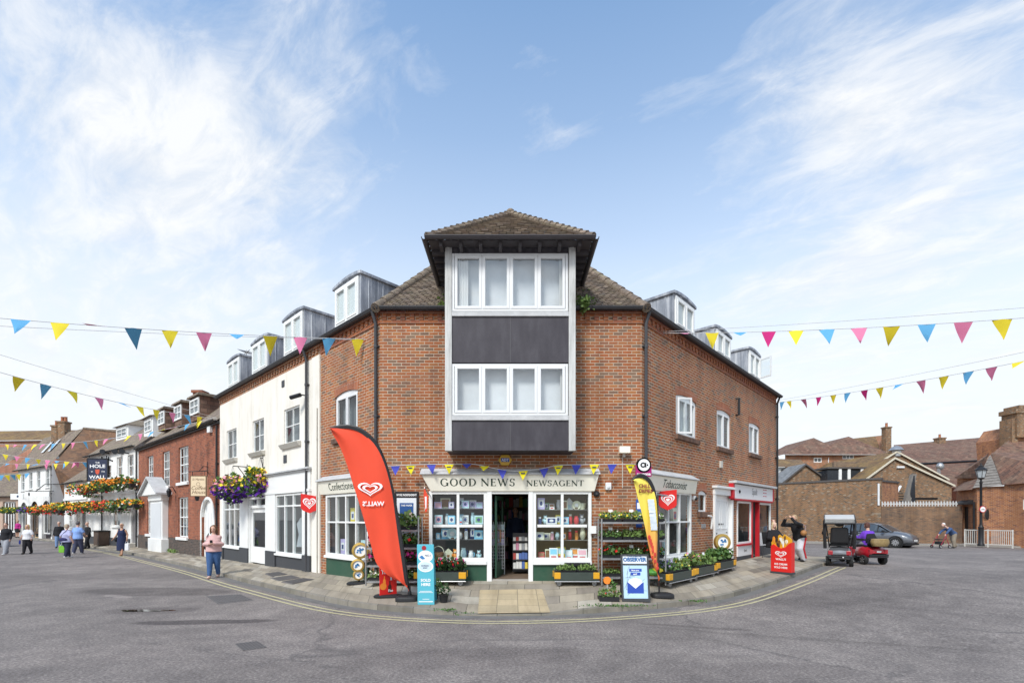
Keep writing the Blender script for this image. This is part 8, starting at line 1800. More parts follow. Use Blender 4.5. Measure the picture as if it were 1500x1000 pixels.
def person(label,loc,rz,h,skin='fair',B=1.,lean=0.,dz=0.,J=None,top=None,sleeve='long',hem=.47,bottom=None,skirt=None,hair=None,hstyle='short',shoes=None,yaw=0.,coat=0.,glasses=False,fist=False,zoff=0.,nod=0.):
 t = thing('person',label,'person',(loc[0],loc[1],loc[2]),rz=rz)
 d = dict(pel=(0,0,.515),wai=(0,0,.60),che=(0,.0,.70),sho=(0,.008,.772),neb=(0,.012,.828),nek=(0,.004,.866),hed=(0,-.010,.934),
  ls=(.092,.008,.768),le=(.130,.025,.635),lw=(.138,-.03,.49),rs=(-.092,.008,.768),re=(-.130,.025,.635),rw=(-.138,-.03,.49),
  lh=(.050,0,.50),lk=(.056,-.012,.275),la=(.058,.012,.045),rh=(-.050,0,.50),rk=(-.056,-.012,.275),ra=(-.058,.012,.045))
 d = {k: V(v) for k,v in d.items()}
 piv = d['pel']; rot = Mx.Rotation(lean,3,'X')
 for k in ('wai','che','sho','neb','nek','hed','ls','le','lw','rs','re','rw'): d[k] = piv + rot @ (d[k] - piv)
 for k in d:
  if k[-1] not in 'ka' or k in ('wai',): d[k] = d[k] + V((0,0,dz))
 for k,v in (J or {}).items(): d[k] = V(v)
 q = {k: v*h for k,v in d.items()}; b = .35 + .65*B
 def limb(mb,pts,rs,n=10,x=0.): mb.tube([q[p] if isinstance(p,str) else p for p in pts],[(r*h + x) for r in rs],n); [mb.ell(q[p] if isinstance(p,str) else p,((r*h + x),)*3,10) for p,r in zip(pts,rs)]
 def trunk(mb,x=0.,lo=0,hi=6):
  names = ['pel0','pel','wai','che','sho','neb']; c0 = q['pel'] - (q['wai'] - q['pel']).normalized()*.05*h
  P_ = [c0] + [q[k] for k in names[1:]]; rr = [(.070,.060),(.094,.074),(.082,.064),(.092,.068),(.080,.050),(.036,.036)]
  bs = 1 + .35*(B - 1); rr = [(a*h*(B if i < 4 else bs if i == 4 else 1) + x*(1 if i < 5 else .3),e*h*(B*1.12 if i in (1,2,3) and B > 1.1 else bs if i < 5 else 1) + x*(1 if i < 5 else .3)) for i,(a,e) in enumerate(rr)]
  fw = rot @ V((0,1,0)); mb.tube(P_[lo:hi],rr[lo:hi],16,up=fw)
 mb = MB(); trunk(mb); hd = q['hed']; hr = Mx.Rotation(yaw,3,'Z') @ Mx.Rotation(lean*.4 + nod,3,'X')
 mb.tube([q['neb'] - V((0,0,.02*h)),q['nek'],hd - V((0,0,.02*h))],[.034*h,.029*h,.031*h],10)
 mb.ell(hd + hr @ V((0,.004,.012))*h,(.046*h,.056*h,.054*h),16,rot=hr); mb.ell(hd + hr @ V((0,-.014,-.028))*h,(.036*h,.040*h,.042*h),14,rot=hr)
 mb.ell(hd + hr @ V((0,-.056,-.010))*h,(.0085*h,.011*h,.014*h),8,rot=hr)
 for s in (-1,1): mb.ell(hd + hr @ V((s*.046,.004,-.004))*h,(.006*h,.012*h,.017*h),8,rot=hr)
 for s in 'lr':
  limb(mb,[s + 's',s + 'e',s + 'w'],[.030*b,.025*b,.0165]); limb(mb,[s + 'h',s + 'k',s + 'a'],[.062*b,.040*b,.024])
  a = q[s + 'a']; fd = V((0,-1,0)); mb.ell(a + V((0,-.035*h,-.022*h)),(.025*h,.068*h,.022*h),12)
  w = q[s + 'w']; dr = (w - q[s + 'e']).normalized(); sd = V((1,0,0))*(1 if s == 'l' else -1); sd = (sd - dr*sd.dot(dr)).normalized(); nm = dr.cross(sd).normalized(); pc = w + dr*.028*h
  if nm.y > 0: nm = -nm
  fwd = (V((0,-1,0)) - dr*V((0,-1,0)).dot(dr)); fwd = fwd.normalized() if fwd.length > .2 else nm; inn = -sd
  mb.tube([w,pc,pc + dr*.022*h],[(.012*h,.018*h),(.011*h,.022*h),(.010*h,.022*h)],10,up=fwd)
  for k in range(4):
   r0 = pc + dr*.02*h + fwd*(.0165 - k*.011)*h; L = (.040,.046,.043,.034)[k]*h; cu = .75 if fist else .3
   mb.tube([r0,r0 + dr*L*.5 + inn*L*.15*cu,r0 + dr*L*(.9 - .35*cu) + inn*L*.55*cu],[.0062*h,.0056*h,.0045*h],6)
  r0 = w + dr*.015*h + fwd*.018*h; mb.tube([r0,r0 + dr*.018*h + fwd*.017*h,r0 + dr*.04*h + fwd*.02*h + inn*.008*h],[.008*h,.0068*h,.005*h],6)
 remesh(mb.build('body',SKIN[skin],t,local=True),.0075*h)
 mb = MB()
 for s in (-1,1): mb.cut(); mb.ell(hd + hr @ V((s*.018,-.0495,.006))*h,(.0065*h,.004*h,.004*h),8)
 mb.build('eye',M('dark eye',(.03,.02,.02),.3,.05),t,local=True)
 mb = MB(); mb.ell(hd + hr @ V((0,-.0515,-.036))*h,(.014*h,.005*h,.004*h),8,rot=hr); mb.build('mouth',M('lips',(.45,.15,.13),.5,.05),t,local=True)
 if glasses:
  mb = MB()
  for s in (-1,1): mb.ell(hd + hr @ V((s*.02,-.056,.006))*h,(.015*h,.004*h,.011*h),10,rot=hr); mb.tube([hd + hr @ V((s*.034,-.05,.008))*h,hd + hr @ V((s*.048,.0,.008))*h],.002*h,5)
  mb.build('sunglasses',BLACKP,t,local=True)
 if hair:
  mb = MB(); mb.ell(hd + hr @ V((0,.014,.022))*h,(.052*h,.055*h,.052*h),16,rot=hr)
  if hstyle == 'long':
   mb.ell(hd + hr @ V((0,.034,-.035))*h,(.054*h,.034*h,.075*h),14,rot=hr)
   for s in (-1,1): mb.tube([hd + hr @ V((s*.040,-.012,.04))*h,hd + hr @ V((s*.052,.0,-.01))*h,hd + hr @ V((s*.055,.004,-.075))*h,hd + hr @ V((s*.05,.0,-.115))*h],[.014*h,.017*h,.017*h,.006*h],8)
  elif hstyle == 'bob':
   mb.ell(hd + hr @ V((0,.028,-.012))*h,(.055*h,.040*h,.056*h),14,rot=hr)
  elif hstyle == 'thin': pass
  else: mb.ell(hd + hr @ V((0,.026,.0))*h,(.049*h,.036*h,.045*h),14,rot=hr)
  remesh(mb.build('hair',hair,t,local=True),.010*h,1)
 if top:
  x = .013*h*(1.5 if coat else 1); mb = MB(); trunk(mb,x,1,6)
  ax = (q['wai'] - q['pel']).normalized(); lowp = q['pel'] - ax*(.515 - hem)*h; hipr = (.097*h*B + x*1.25,.080*h*B + x*1.25); mb.tube([lowp,q['pel'],q['wai']],[hipr,hipr,(.088*h*B + x,.070*h*B + x)],16,up=rot @ V((0,1,0)))
  for s in 'lr':
   if sleeve == 'long': limb(mb,[s + 's',s + 'e',q[s + 'e'].lerp(q[s + 'w'],.93)],[.034*b,.031*b,.022*b],10,x*.55)
   elif sleeve == 'short': limb(mb,[s + 's',q[s + 's'].lerp(q[s + 'e'],.72)],[.036*b,.036*b],10,x*.5)
  o = remesh(mb.build(top[0],top[1],t,local=True),.011*h,2)
 if bottom:
  x = .008*h; mb = MB(); trunk(mb,x*.7,0,3)
  for s in 'lr': limb(mb,[s + 'h',s + 'k',q[s + 'k'].lerp(q[s + 'a'],bottom[2] if len(bottom) > 2 else .92)],[.066*b,.046*b*(bottom[3] if len(bottom) > 3 else 1),.034*(bottom[3] if len(bottom) > 3 else 1)],12,x)
  remesh(mb.build(bottom[0],bottom[1],t,local=True),.011*h,2)
 if skirt:
  mb = MB(); x = .014*h; trunk(mb,x*.7,1,5); zb_ = skirt[2]*h; mid = (q['lk'] + q['rk'])/2; n = 6
  mb.tube([V((mid.x*.6,mid.y*.5,zb_)),V((mid.x*.4,mid.y*.4,(zb_ + q['pel'].z)/2)),q['pel'],q['wai']],[(.115*h*B,.095*h*B),(.112*h*B,.092*h*B),(.106*h*B,.088*h*B),(.09*h*B,.072*h*B)],18,up=(0,1,0))
  if not top:
   for s in (-1,1): mb.tube([V((s*.062,-.062,.74))*h,V((s*.060,-.045,.79))*h,V((s*.058,.005,.815))*h,V((s*.06,.06,.77))*h,V((s*.06,.065,.73))*h],.022*h,8)
  remesh(mb.build(skirt[0],skirt[1],t,local=True),.012*h,2)
 if shoes:
  mb = MB()
  for s in 'lr': mb.cut(); a = q[s + 'a']; mb.ell(a + V((0,-.036*h,-.024*h)),(.030*h,.076*h,.026*h),14); mb.ell(a + V((0,.008*h,-.008*h)),(.026*h,.032*h,.032*h),10)
  for o in [mb.build('shoe',shoes,t,local=True,smooth=True)]: pass
 WLOC[t.name] = V(loc); t['_j'] = 0; del t['_j']
 return t,lambda k: V(loc) + Mx.Rotation(rz,3,'Z') @ (q[k] if isinstance(k,str) else V(k)*h)
JEANS = CL('blue denim',(.05,.11,.25),.35); DARKT = CL('dark trousers',(.022,.024,.035)); BLK = CL('black',(.017,.017,.02)); GREYT = CL('grey jersey',(.33,.34,.37))
STEP = dict(lk=(.05,-.055,.285),la=(.045,-.10,.05),rk=(-.052,.02,.275),ra=(-.055,.09,.06))
STEP2 = dict(rk=(-.05,-.055,.285),ra=(-.045,-.10,.05),lk=(.052,.02,.275),la=(.055,.09,.06))
p = G(313,846); t,W = person('woman in a pale pink jumper and jeans looking down at her phone',p,.30,1.62,'fair',1.28,J={**STEP2,'le': (.142,-.02,.64),'lw': (.045,-.135,.655),'re': (-.142,-.015,.64),'rw': (-.040,-.135,.65)},top=('jumper',CL('pale pink knit',(.62,.38,.36))),hem=.50,bottom=('jeans',JEANS,.90,.86),hair=HAIR('brown',(.14,.07,.035)),hstyle='long',shoes=M('nude shoe',(.62,.42,.34),.5,.1),nod=.25)
c = W((.005,-.155,.672)); mb = MB(); mb.hexa([c + Mx.Rotation(.3,3,'Z') @ V(v) for v in ((-.038,-.01,-.05),(.038,-.01,-.05),(.038,.0,-.05),(-.038,.0,-.05),(-.038,-.05,.09),(.038,-.05,.09),(.038,-.04,.09),(-.038,-.04,.09))]); tag(mb.build('phone',BLACKP,loc=c,bevel=.006),'dark phone held by the woman in the pink jumper','phone')
c = W((-.15,.085,.60)); t = thing('handbag','small black bag behind the elbow of the woman in pink','bag',c); mb = MB(); mb.ell(c,(.05,.09,.12),12); mb.build('bag',BLACKP,t,smooth=True); mb = MB(); mb.tube([c + V((0,0,.1)),W((-.12,.07,.75)),W((-.085,.0,.845)),W((-.10,-.06,.78))],.012,6); mb.build('strap',BLACKP,t)
p = G(9,812); person('man in a black jacket and grey striped trousers at the left edge',p,.15,1.72,'fair',1.15,J=STEP,top=('jacket',BLK),bottom=('trousers',GREYT,.95,1.25),hair=HAIR('dark brown',(.06,.04,.03)),shoes=M('white trainer',(.7,.7,.7),.6,.1))
p = G(40.5,811); t,W = person('blonde woman in a white T-shirt and black leggings walking towards the camera',p,.2,1.62,'fair',1.3,J={**STEP2,'le': (.15,.0,.64),'lw': (.17,-.08,.52),'re': (-.155,.02,.64),'rw': (-.19,-.03,.51)},top=('t_shirt',CL('white jersey',(.72,.71,.72))),sleeve='short',hem=.49,bottom=('leggings',BLK,.92,.9),hair=HAIR('blonde',(.52,.34,.15)),hstyle='long',shoes=BLACKP)
c = W('rw') + V((0,-.03,-.16)); mb = MB(); mb.lathe([(.035,-.12),(.045,0),(.03,.09),(.02,.12)],c,12); tag(mb.build('bottle',M('cobalt plastic',(.04,.07,.4),.3,.1),loc=c,smooth=True),'blue bottle in the hand of the woman in the white T-shirt','bottle')
q = A(26,HOR,46.5); person('distant woman in a magenta top and black skirt by the arched shops',V((q.x,q.y,g(q.x,q.y) + .1)),0,1.66,'fair',1.15,top=('top',CL('magenta',(.45,.03,.22))),hem=.55,skirt=('skirt',BLK,.30),hair=HAIR('blonde',(.5,.33,.15)),hstyle='bob',shoes=BLACKP)
p = G(86.5,802); person('man in an open black jacket and jeans half hidden behind the striped woman',p,.5,1.74,'fair',1.1,J=STEP2,top=('jacket',BLK),coat=1,hem=.45,bottom=('jeans',CL('pale denim',(.16,.25,.42),.2)),hair=HAIR('grey',(.4,.36,.33)),hstyle='thin',shoes=BLACKP)
p = G(98,817); t,W = person('woman seen from behind in a pale striped top with a blue bag across her back',p,math.pi - .15,1.64,'pale',1.42,J={**STEP,'le': (.17,.03,.63),'lw': (.165,-.02,.49),'re': (-.165,.03,.63),'rw': (-.17,-.02,.50)},top=('striped_top',stripes('lilac stripes',(.55,.55,.72),(.30,.31,.55))),sleeve='short',hem=.47,bottom=('trousers',CL('navy trousers',(.025,.03,.06)),.95,.95),hair=HAIR('grey blonde',(.45,.36,.26)),hstyle='bob',shoes=M('white trainer'))
c = W((.0,.105,.545)); t = thing('shoulder_bag','wide navy bag across the back of the striped woman','bag',c); mb = MB(); mb.ell(c,(.20,.06,.10),14); mb.build('bag',CL('navy bag',(.03,.03,.10)),t,smooth=True); mb = MB(); mb.tube([c + V((-.15,.03,.06)),W((.02,.115,.70)),W((-.085,.05,.845)),W((-.085,-.06,.80))],.013,6); mb.build('strap',BLACKP,t)
c = W('lw') + V((-.02,-.0,-.34)); t = thing('shopping_bag','bright green shopping bag in the hand of the striped woman','bag',c); mb = MB(); mb.hexa([c + V(v) for v in ((-.13,-.07,-.2),(.13,-.07,-.2),(.13,.07,-.2),(-.13,.07,-.2),(-.15,-.05,.13),(.15,-.05,.13),(.15,.05,.13),(-.15,.05,.13))]); mb.build('bag',M('green carrier',(.16,.42,.03),.5,.35,9),t,bevel=.02)
mb = MB(); mb.tube([c + V((-.09,0,.12)),c + V((-.01,0,.30)),c + V((.09,0,.12))],.014,6); mb.build('handle',M('white print'),t)
p = G(114,811); person('man seen from behind in a light blue shirt beside the striped woman',p,math.pi + .1,1.78,'fair',1.22,J={**STEP2,'le': (.16,-.03,.65),'lw': (.10,-.12,.58),'re': (-.155,-.02,.645),'rw': (-.12,-.12,.56)},top=('shirt',CL('light blue cotton',(.24,.38,.72))),sleeve='short',hem=.46,bottom=('trousers',CL('slate trousers',(.06,.065,.11)),.95,1.1),hair=HAIR('dark grey',(.12,.11,.11)),shoes=M('white trainer'))
p = G(128,803.5); t,W = person('bald man in dark clothes carrying a pale bag beside the pub wall',p,-.3,1.72,'fair',1.1,J={**STEP,'le': (.14,.0,.64),'lw': (.13,-.07,.52)},top=('jacket',BLK),hem=.46,bottom=('trousers',BLK),hair=None,shoes=BLACKP)
c = W('rw') + V((.02,-.05,-.22)); t = thing('shopping_bag','pale printed shopping bag carried by the bald man','bag',c); mb = MB(); mb.hexa([c + V(v) for v in ((-.16,-.06,-.2),(.16,-.06,-.2),(.16,.06,-.2),(-.16,.06,-.2),(-.17,-.04,.16),(.17,-.04,.16),(.17,.04,.16),(-.17,.04,.16))]); mb.build('bag',M('canvas bag',(.66,.58,.48),.8,.25,9),t,bevel=.02); mb = MB(); mb.tube([c + V((-.1,0,.15)),c + V((-.02,.03,.27)),c + V((.1,0,.15))],.012,6); mb.build('handle',BROWNWOOD,t); mb = MB(); mb.ell(c + V((0,-.062,-.02)),(.07,.004,.08),8); mb.build('print',BROWNWOOD,t)
p = G(178.5,813.5); t,W = person('woman in a sleeveless navy dress and sunglasses walking by the red brick house',p,.2,1.66,'tan',1.15,J={**STEP,'le': (.135,.03,.64),'lw': (.155,-.03,.50),'re': (-.15,.02,.64),'rw': (-.20,-.06,.52)},skirt=('dress',CL('navy dress',(.02,.028,.075)),.16),hair=HAIR('silver',(.55,.47,.38)),glasses=True,shoes=M('tan sandal',(.35,.2,.1),.6,.1))
c = W((-.135,-.01,.50)); t = thing('handbag','black handbag at the side of the woman in navy','bag',c); mb = MB(); mb.ell(c,(.075,.13,.13),12); mb.build('bag',BLACKP,t,smooth=True); mb = MB(); mb.tube([c + V((0,0,.1)),W((-.12,.0,.7)),W((-.09,.01,.835))],.012,6); mb.build('strap',BLACKP,t)
c = W('lw') + V((.0,-.02,-.34)); t = thing('shopping_bag','white carrier bag hanging from the hand of the woman in navy','bag',c); mb = MB(); mb.hexa([c + V(v) for v in ((-.12,-.06,-.22),(.12,-.06,-.22),(.12,.06,-.22),(-.12,.06,-.22),(-.11,-.04,.14),(.11,-.04,.14),(.11,.04,.14),(-.11,.04,.14))]); mb.build('bag',M('white plastic bag',(.74,.74,.76),.4,.1,9,.4),t,bevel=.025); mb = MB(); mb.tube([c + V((-.08,0,.13)),c + V((0,.0,.31)),c + V((.08,0,.13))],.012,6); mb.build('handle',UPVC,t)
p = PG(1133.5,817); rzc = .15; t = thing('folding_chair','dark folding chair under the seated blonde woman','chair',p,rz=rzc)
mb = MB(); mb.box(-.26,.26,-.24,.24,.42,.46); mb.build('seat',BLACKP,t,local=True,bevel=.01); mb = MB(); mb.hexa([(-.26,.22,.5),(.26,.22,.5),(.26,.25,.5),(-.26,.25,.5),(-.26,.30,.95),(.26,.30,.95),(.26,.33,.95),(-.26,.33,.95)]); mb.build('backrest',BLACKP,t,local=True); mb = MB()
for sx in (-1,1):
 for sy in (-1,1): mb.cut(); mb.tube([(sx*.25,sy*.22,.44),(sx*.27,sy*.26,0)],.014,6)
mb.build('leg',GUTTER,t,local=True)
SIT = dict(lh=(.055,.0,.315),lk=(.085,-.24,.315),la=(.085,-.24,.05),rh=(-.055,0,.315),rk=(-.085,-.24,.315),ra=(-.085,-.22,.05))
person('blonde woman in a black coat sitting beside the red ice cream board',p + V((.0,0,.0)),rzc,1.64,'pale',1.5,dz=-.19,J={**SIT,'pel': (0,0,.31),'le': (.165,-.05,.455),'lw': (.08,-.19,.40),'re': (-.165,-.05,.455),'rw': (-.06,-.19,.395)},top=('coat',BLK),coat=1,hem=.44,bottom=('trousers',BLK),hair=HAIR('pale blonde',(.62,.48,.3)),hstyle='long',shoes=BLACKP)
p = PG(1171,822); t,W = person('woman bending forward with raised arm in white trousers with a red stripe',p,-1.15,1.66,'fair',1.2,lean=.38,J={'le': (.16,-.33,.80),'lw': (.06,-.32,.90),'re': (-.15,-.30,.76),'rw': (-.05,-.36,.88),'lk': (.055,-.06,.28),'la': (.06,.05,.05),'rk': (-.06,.04,.28),'ra': (-.07,.17,.07)},top=('jacket',BLK),hem=.46,bottom=('trousers',CL('pale grey track',(.58,.58,.62)),.96,1.35),hair=HAIR('fair brown',(.40,.28,.16)),hstyle='bob',shoes=BLACKP)
mb = MB()
for s,kn,an,hp_ in ((1,'lk','la','lh'),(-1,'rk','ra','rh')):
 h = 1.66; f = lambda v: V(v)*h
 J_ = {'lh': (.05,0,.5),'lk': (.055,-.06,.28),'la': (.06,.05,.05),'rh': (-.05,0,.5),'rk': (-.06,.04,.28),'ra': (-.07,.17,.07)}
 o1,o2,o3 = f(J_[hp_]) + V((s*.089*h,0,.0)),f(J_[kn]) + V((s*.080*h,0,0)),f(J_[an]).lerp(f(J_[kn]),.1) + V((s*.058*h,0,0)); mb.cut()
 for a,b in ((o1,o2),(o2,o3)): mb.hexa([a + V((0,-.035,0)),a + V((0,.035,0)),a + V((s*.012,.035,0)),a + V((s*.012,-.035,0)),b + V((0,-.035,0)),b + V((0,.035,0)),b + V((s*.012,.035,0)),b + V((s*.012,-.035,0))])
mb.build('red_stripe',CL('red stripe',(.55,.03,.04)),t,local=True)
c = W((.175,-.12,.60)); t = thing('handbag','tan brown bag on the hip of the bending woman','bag',c); mb = MB(); mb.ell(c,(.10,.10,.10),12); mb.build('bag',M('tan leather',(.36,.17,.06),.55,.2),t,smooth=True); mb = MB(); mb.tube([c + V((.06,.0,.07)),W((.10,.04,.74)),W((-.06,-.02,.83))],.014,6); mb.build('strap',M('pinkish strap',(.3,.2,.2),.6,.1),t)
person('dim figure in dark clothes standing behind the counter inside the shop',V((.1,D + 2.75,.42)),0,1.75,'fair',1.1,top=('jumper',CL('dark blue knit',(.05,.07,.14))),bottom=('trousers',BLK),hair=HAIR('brown',(.14,.07,.035)),shoes=BLACKP)
# ---------------------------------------------------------------- mobility scooters
def wheel(par,c,r,w,axis,rim,spokes=0,name='wheel',rimr=.62):
 mb = MB(); mb.lathe([(r*.60,-w/2),(r*.93,-w/2),(r,-w*.3),(r,w*.3),(r*.93,w/2),(r*.60,w/2)],c,24,axis=axis,caps=False); o = mb.build(name,RUBBER,par,local=True,smooth=True)
 ax = V(axis).normalized(); mb = MB(); mb.lathe([(r*rimr + .02,w*.46),(r*rimr,w*.40),(r*rimr*.9,w*.2),(r*.2,w*.25),(.001,w*.36)],c,24,axis=axis,caps=False); mb.build('rim',(M('dark rim',(.06,.06,.065),.4,.1) if spokes else rim),o,local=True,smooth=True)
 if spokes:
  x = V((0,0,1)); y = ax.cross(x); mb = MB()
  for k in range(spokes):
   a = 2*math.pi*k/spokes; d = x*math.cos(a) + y*math.sin(a); e = ax.cross(d); c_ = V(c) + ax*w*.40
   mb.hexa([c_ + d*r*.12 - e*r*.05,c_ + d*r*.12 + e*r*.05,c_ + d*r*.12 + e*r*.05 + ax*.012,c_ + d*r*.12 - e*r*.05 + ax*.012,c_ + d*r*rimr - e*r*.09,c_ + d*r*rimr + e*r*.09,c_ + d*r*rimr + e*r*.09 + ax*.016,c_ + d*r*rimr - e*r*.09 + ax*.016])
  mb.lathe([(r*rimr,w*.42),(r*rimr + .03,w*.47),(r*rimr + .03,w*.5),(r*rimr,w*.48)],c,24,axis=axis,caps=False); mb.build('spokes',rim,o,local=True)
 return o
def scooter(label,loc,rz,paint,canopy,seat_h=.58,bh=.62):
 t = thing('mobility_scooter',label,'mobility scooter',loc,'mobility scooters parked in the road',rz=rz)
 mb = MB(); st = [(-.62,.20,.30,.42),(-.60,.29,.26,.50),(-.50,.32,.24,.56),(-.25,.32,.24,.60),(.02,.30,.26,.58),(.08,.26,.28,.45)]; rings = []
 for y,w,z0,z1 in st: rings.append([V((x,y,z)) for x,z in ((-w*.85,z0),(w*.85,z0),(w,z0 + .07),(w*.97,z1 - .10),(w*.75,z1 - .015),(0,z1),(-w*.75,z1 - .015),(-w*.97,z1 - .10),(-w,z0 + .07))])
 for a,b in zip(rings,rings[1:]):
  for i in range(9): mb.face([a[i],a[(i + 1) % 9],b[(i + 1) % 9],b[i]])
 mb.face(list(reversed(rings[0])) [::-1]); mb.face(rings[-1]); mb.build('rear_body',paint,t,local=True,smooth=True)
 mb = MB(); mb.box(-.30,.30,-.645,-.60,.27,.34); mb.tube([(-.27,-.66,.25),(.27,-.66,.25)],.018,8); mb.build('bumper',BLACKP,t,local=True,bevel=.01)
 mb = MB()
 for s in (-1,1): mb.cut(); mb.box(*sorted((s*.17,s*.29)),-.628,-.55,.36,.49)
 mb.build('tail_light',M('tail light red',(.36,.03,.04),.25,.1),t,local=True,bevel=.012)
 mb = MB(); mb.box(-.07,.07,-.632,-.62,.40,.45) if not canopy else mb.ell((.09,-.66,.29),(.02,.01,.02),8); mb.build('plate' if not canopy else 'reflector',WHITEINK,t,local=True)
 mb = MB(); mb.box(-.26,.26,.06,.62,.17,.22); mb.build('footplate',BLACKP,t,local=True,bevel=.01)
 mb = MB(); mb.hexa([(-.20,.60,.16),(.20,.60,.16),(.15,.86,.20),(-.15,.86,.20),(-.16,.60,.52),(.16,.60,.52),(.10,.80,.42),(-.10,.80,.42)]); mb.build('front_cowl',paint,t,local=True,bevel=.03)
 mb = MB(); mb.tube([(0,.66,.45),(0,.50,.95)],.03,8); mb.box(-.10,.10,.44,.52,.92,1.04); mb.tube([(-.27,.42,.98),(-.1,.47,.98),(.1,.47,.98),(.27,.42,.98)],.016,8); mb.build('tiller',BLACKP,t,local=True)
 for s in (-1,1): wheel(t,(s*.30,-.38,.155),.155,.11,(s,0,0),STEEL,5); wheel(t,(s*.25,.70,.14),.14,.09,(s,0,0),STEEL,5)
 mb = MB(); mb.box(-.25,.25,-.42,.03,seat_h + .03,seat_h + .12); mb.box(-.06,.06,-.22,-.1,.55,seat_h + .03); mb.build('seat',BLACKP,t,local=True,bevel=.04)
 mb = MB(); mb.hexa([(-.25,-.50,seat_h + .12),(.25,-.50,seat_h + .12),(.25,-.38,seat_h + .12),(-.25,-.38,seat_h + .12),(-.22,-.58,seat_h + bh),(.22,-.58,seat_h + bh),(.22,-.47,seat_h + bh),(-.22,-.47,seat_h + bh)]); mb.build('backrest',BLACKP,t,local=True,bevel=.05)
 mb = MB(); mb.ell((0,-.54,seat_h + bh + .12),(.13,.06,.10),14); mb.build('headrest',BLACKP,t,local=True,smooth=True) if canopy else None
 mb = MB()
 for s in (-1,1): mb.cut(); mb.box(*sorted((s*.27,s*.34)),-.45,-.08,seat_h + .26,seat_h + .33)
 mb.build('armrest',BLACKP,t,local=True,bevel=.02)
 if canopy:
  mb = MB(); n = 10; prof = [(y,1.46 + .13*(1 - ((y - .05)/.75)**2)) for y in [-.70 + 1.5*i/n for i in range(n + 1)]]
  top_ = [(-.70,1.34)] + prof + [(.80,1.36)]
  for (y0,z0),(y1,z1) in zip(top_,top_[1:]): mb.face([(-.39,y0,z0),(.39,y0,z0),(.37,y1,z1),(-.37,y1,z1)]); mb.face([(-.39,y0,z0 - .012),(-.37,y1,z1 - .012),(.37,y1,z1 - .012),(.39,y0,z0 - .012)])
  mb.build('canopy_roof',M('grey white canvas',(.50,.50,.49),.7,.1,3),t,local=True,smooth=True)
  mb = MB()
  for s in (-1,1): mb.cut(); mb.prism([(s*.40,y,z) for y,z in [(-.72,1.30)] + prof + [(.80,1.33)]],(s*-.03,0,0))
  mb.build('canopy_side',BLACKP,t,local=True); mb = MB()
  for s in (-1,1): mb.cut(); mb.prism([(s*.385,y,z) for y,z in ((-.55,.62),(-.05,.66),(-.12,.95),(-.34,1.34),(-.56,1.34))],(s*.012,0,0))
  mb.build('side_curtain',BLACKP,t,local=True); mb = MB()
  for s in (-1,1): mb.cut(); mb.tube([(s*.37,-.50,.55),(s*.38,-.56,1.0),(s*.38,-.52,1.42)],.045,8)
  for s in (-1,1): mb.cut(); mb.tube([(s*.25,.62,.5),(s*.36,.55,1.4)],.018,8)
  mb.build('canopy_post',BLACKP,t,local=True); mb = MB(); mb.tube([(-.38,-.70,1.32),(.38,-.70,1.32)],.035,6); mb.build('canopy_edge',BLACKP,t,local=True)
  mb = MB(); mb.face([(-.34,.60,.9),(.34,.60,.9),(.34,.57,1.38),(-.34,.57,1.38)]); mb.build('windscreen',GLASS,t,local=True)
  mb = MB(); mb.ell((-.42,.45,1.0),(.05,.02,.07),10); mb.cut(); mb.ell((.42,.45,1.0),(.05,.02,.07),10); mb.build('mirror',BLACKP,t,local=True)
 t.scale = (1.08,)*3; return t
SILV = M('dark silver paint',(.20,.205,.22),.3,.05,3,metal=.6,coat=.5); REDP = M('red scooter paint',(.42,.012,.025),.3,.05,3,coat=.6)
b = G(1231.5,828.5); scooter('empty dark mobility scooter with a pale canopy roof parked in the road',b + V((.15,.30,0)),-.58,SILV,True)
b2 = G(1275,826); rz2 = .0; b2 = b2 + V((.05,.35,0)); scooter('red mobility scooter ridden by the person in purple',b2,rz2,REDP,False,.50,.34)
SITS = dict(lh=(.055,.0,.43),lk=(.075,-.22,.40),la=(.075,-.30,.16),rh=(-.055,0,.43),rk=(-.075,-.22,.40),ra=(-.075,-.30,.16))
q = b2 + Mx.Rotation(rz2,3,'Z') @ V((0,-.20,0)); t,W = person('rider in a purple and black top seated on the red mobility scooter',q,rz2 + math.pi,1.60,'fair',1.25,dz=-.095,lean=.12,J={**SITS,'pel': (0,0,.425),'le': (.15,-.08,.55),'lw': (.13,-.24,.60),'re': (-.15,-.08,.55),'rw': (-.13,-.24,.60)},top=('purple_top',CL('violet fleece',(.16,.05,.50))),hem=.42,bottom=('trousers',GREYT),hair=HAIR('dark auburn',(.10,.04,.03)),hstyle='bob',shoes=BLACKP)
mb = MB(); h = 1.60; mb.tube([V((0,.075,.47))*h,V((0,.085,.56))*h,V((0,.055,.66))*h],[(.125*h,.03*h),(.122*h,.035*h),(.09*h,.03*h)],14,up=(0,1,0)); remesh(mb.build('black_back_panel',BLK,t,local=True),.016)
c = b2 + Mx.Rotation(rz2,3,'Z') @ V((-.02,-.74,.80)); t = thing('wicker_basket','gold brown wicker basket on the back of the red scooter','basket',c,rz=rz2); mb = MB()
for k in range(7): z = -.13 + k*.035; r = .82 + .24*math.sin(.3 + k*.38); mb.tube([(.27*r*math.cos(a),.15*r*math.sin(a),z) for a in [2*math.pi*i/24 for i in range(25)]],.02,6)
for k in range(24): a = 2*math.pi*k/24; mb.tube([(.23*math.cos(a),.13*math.sin(a),-.14),(.29*math.cos(a),.165*math.sin(a),-.02),(.265*math.cos(a),.15*math.sin(a),.09)],.012,4)
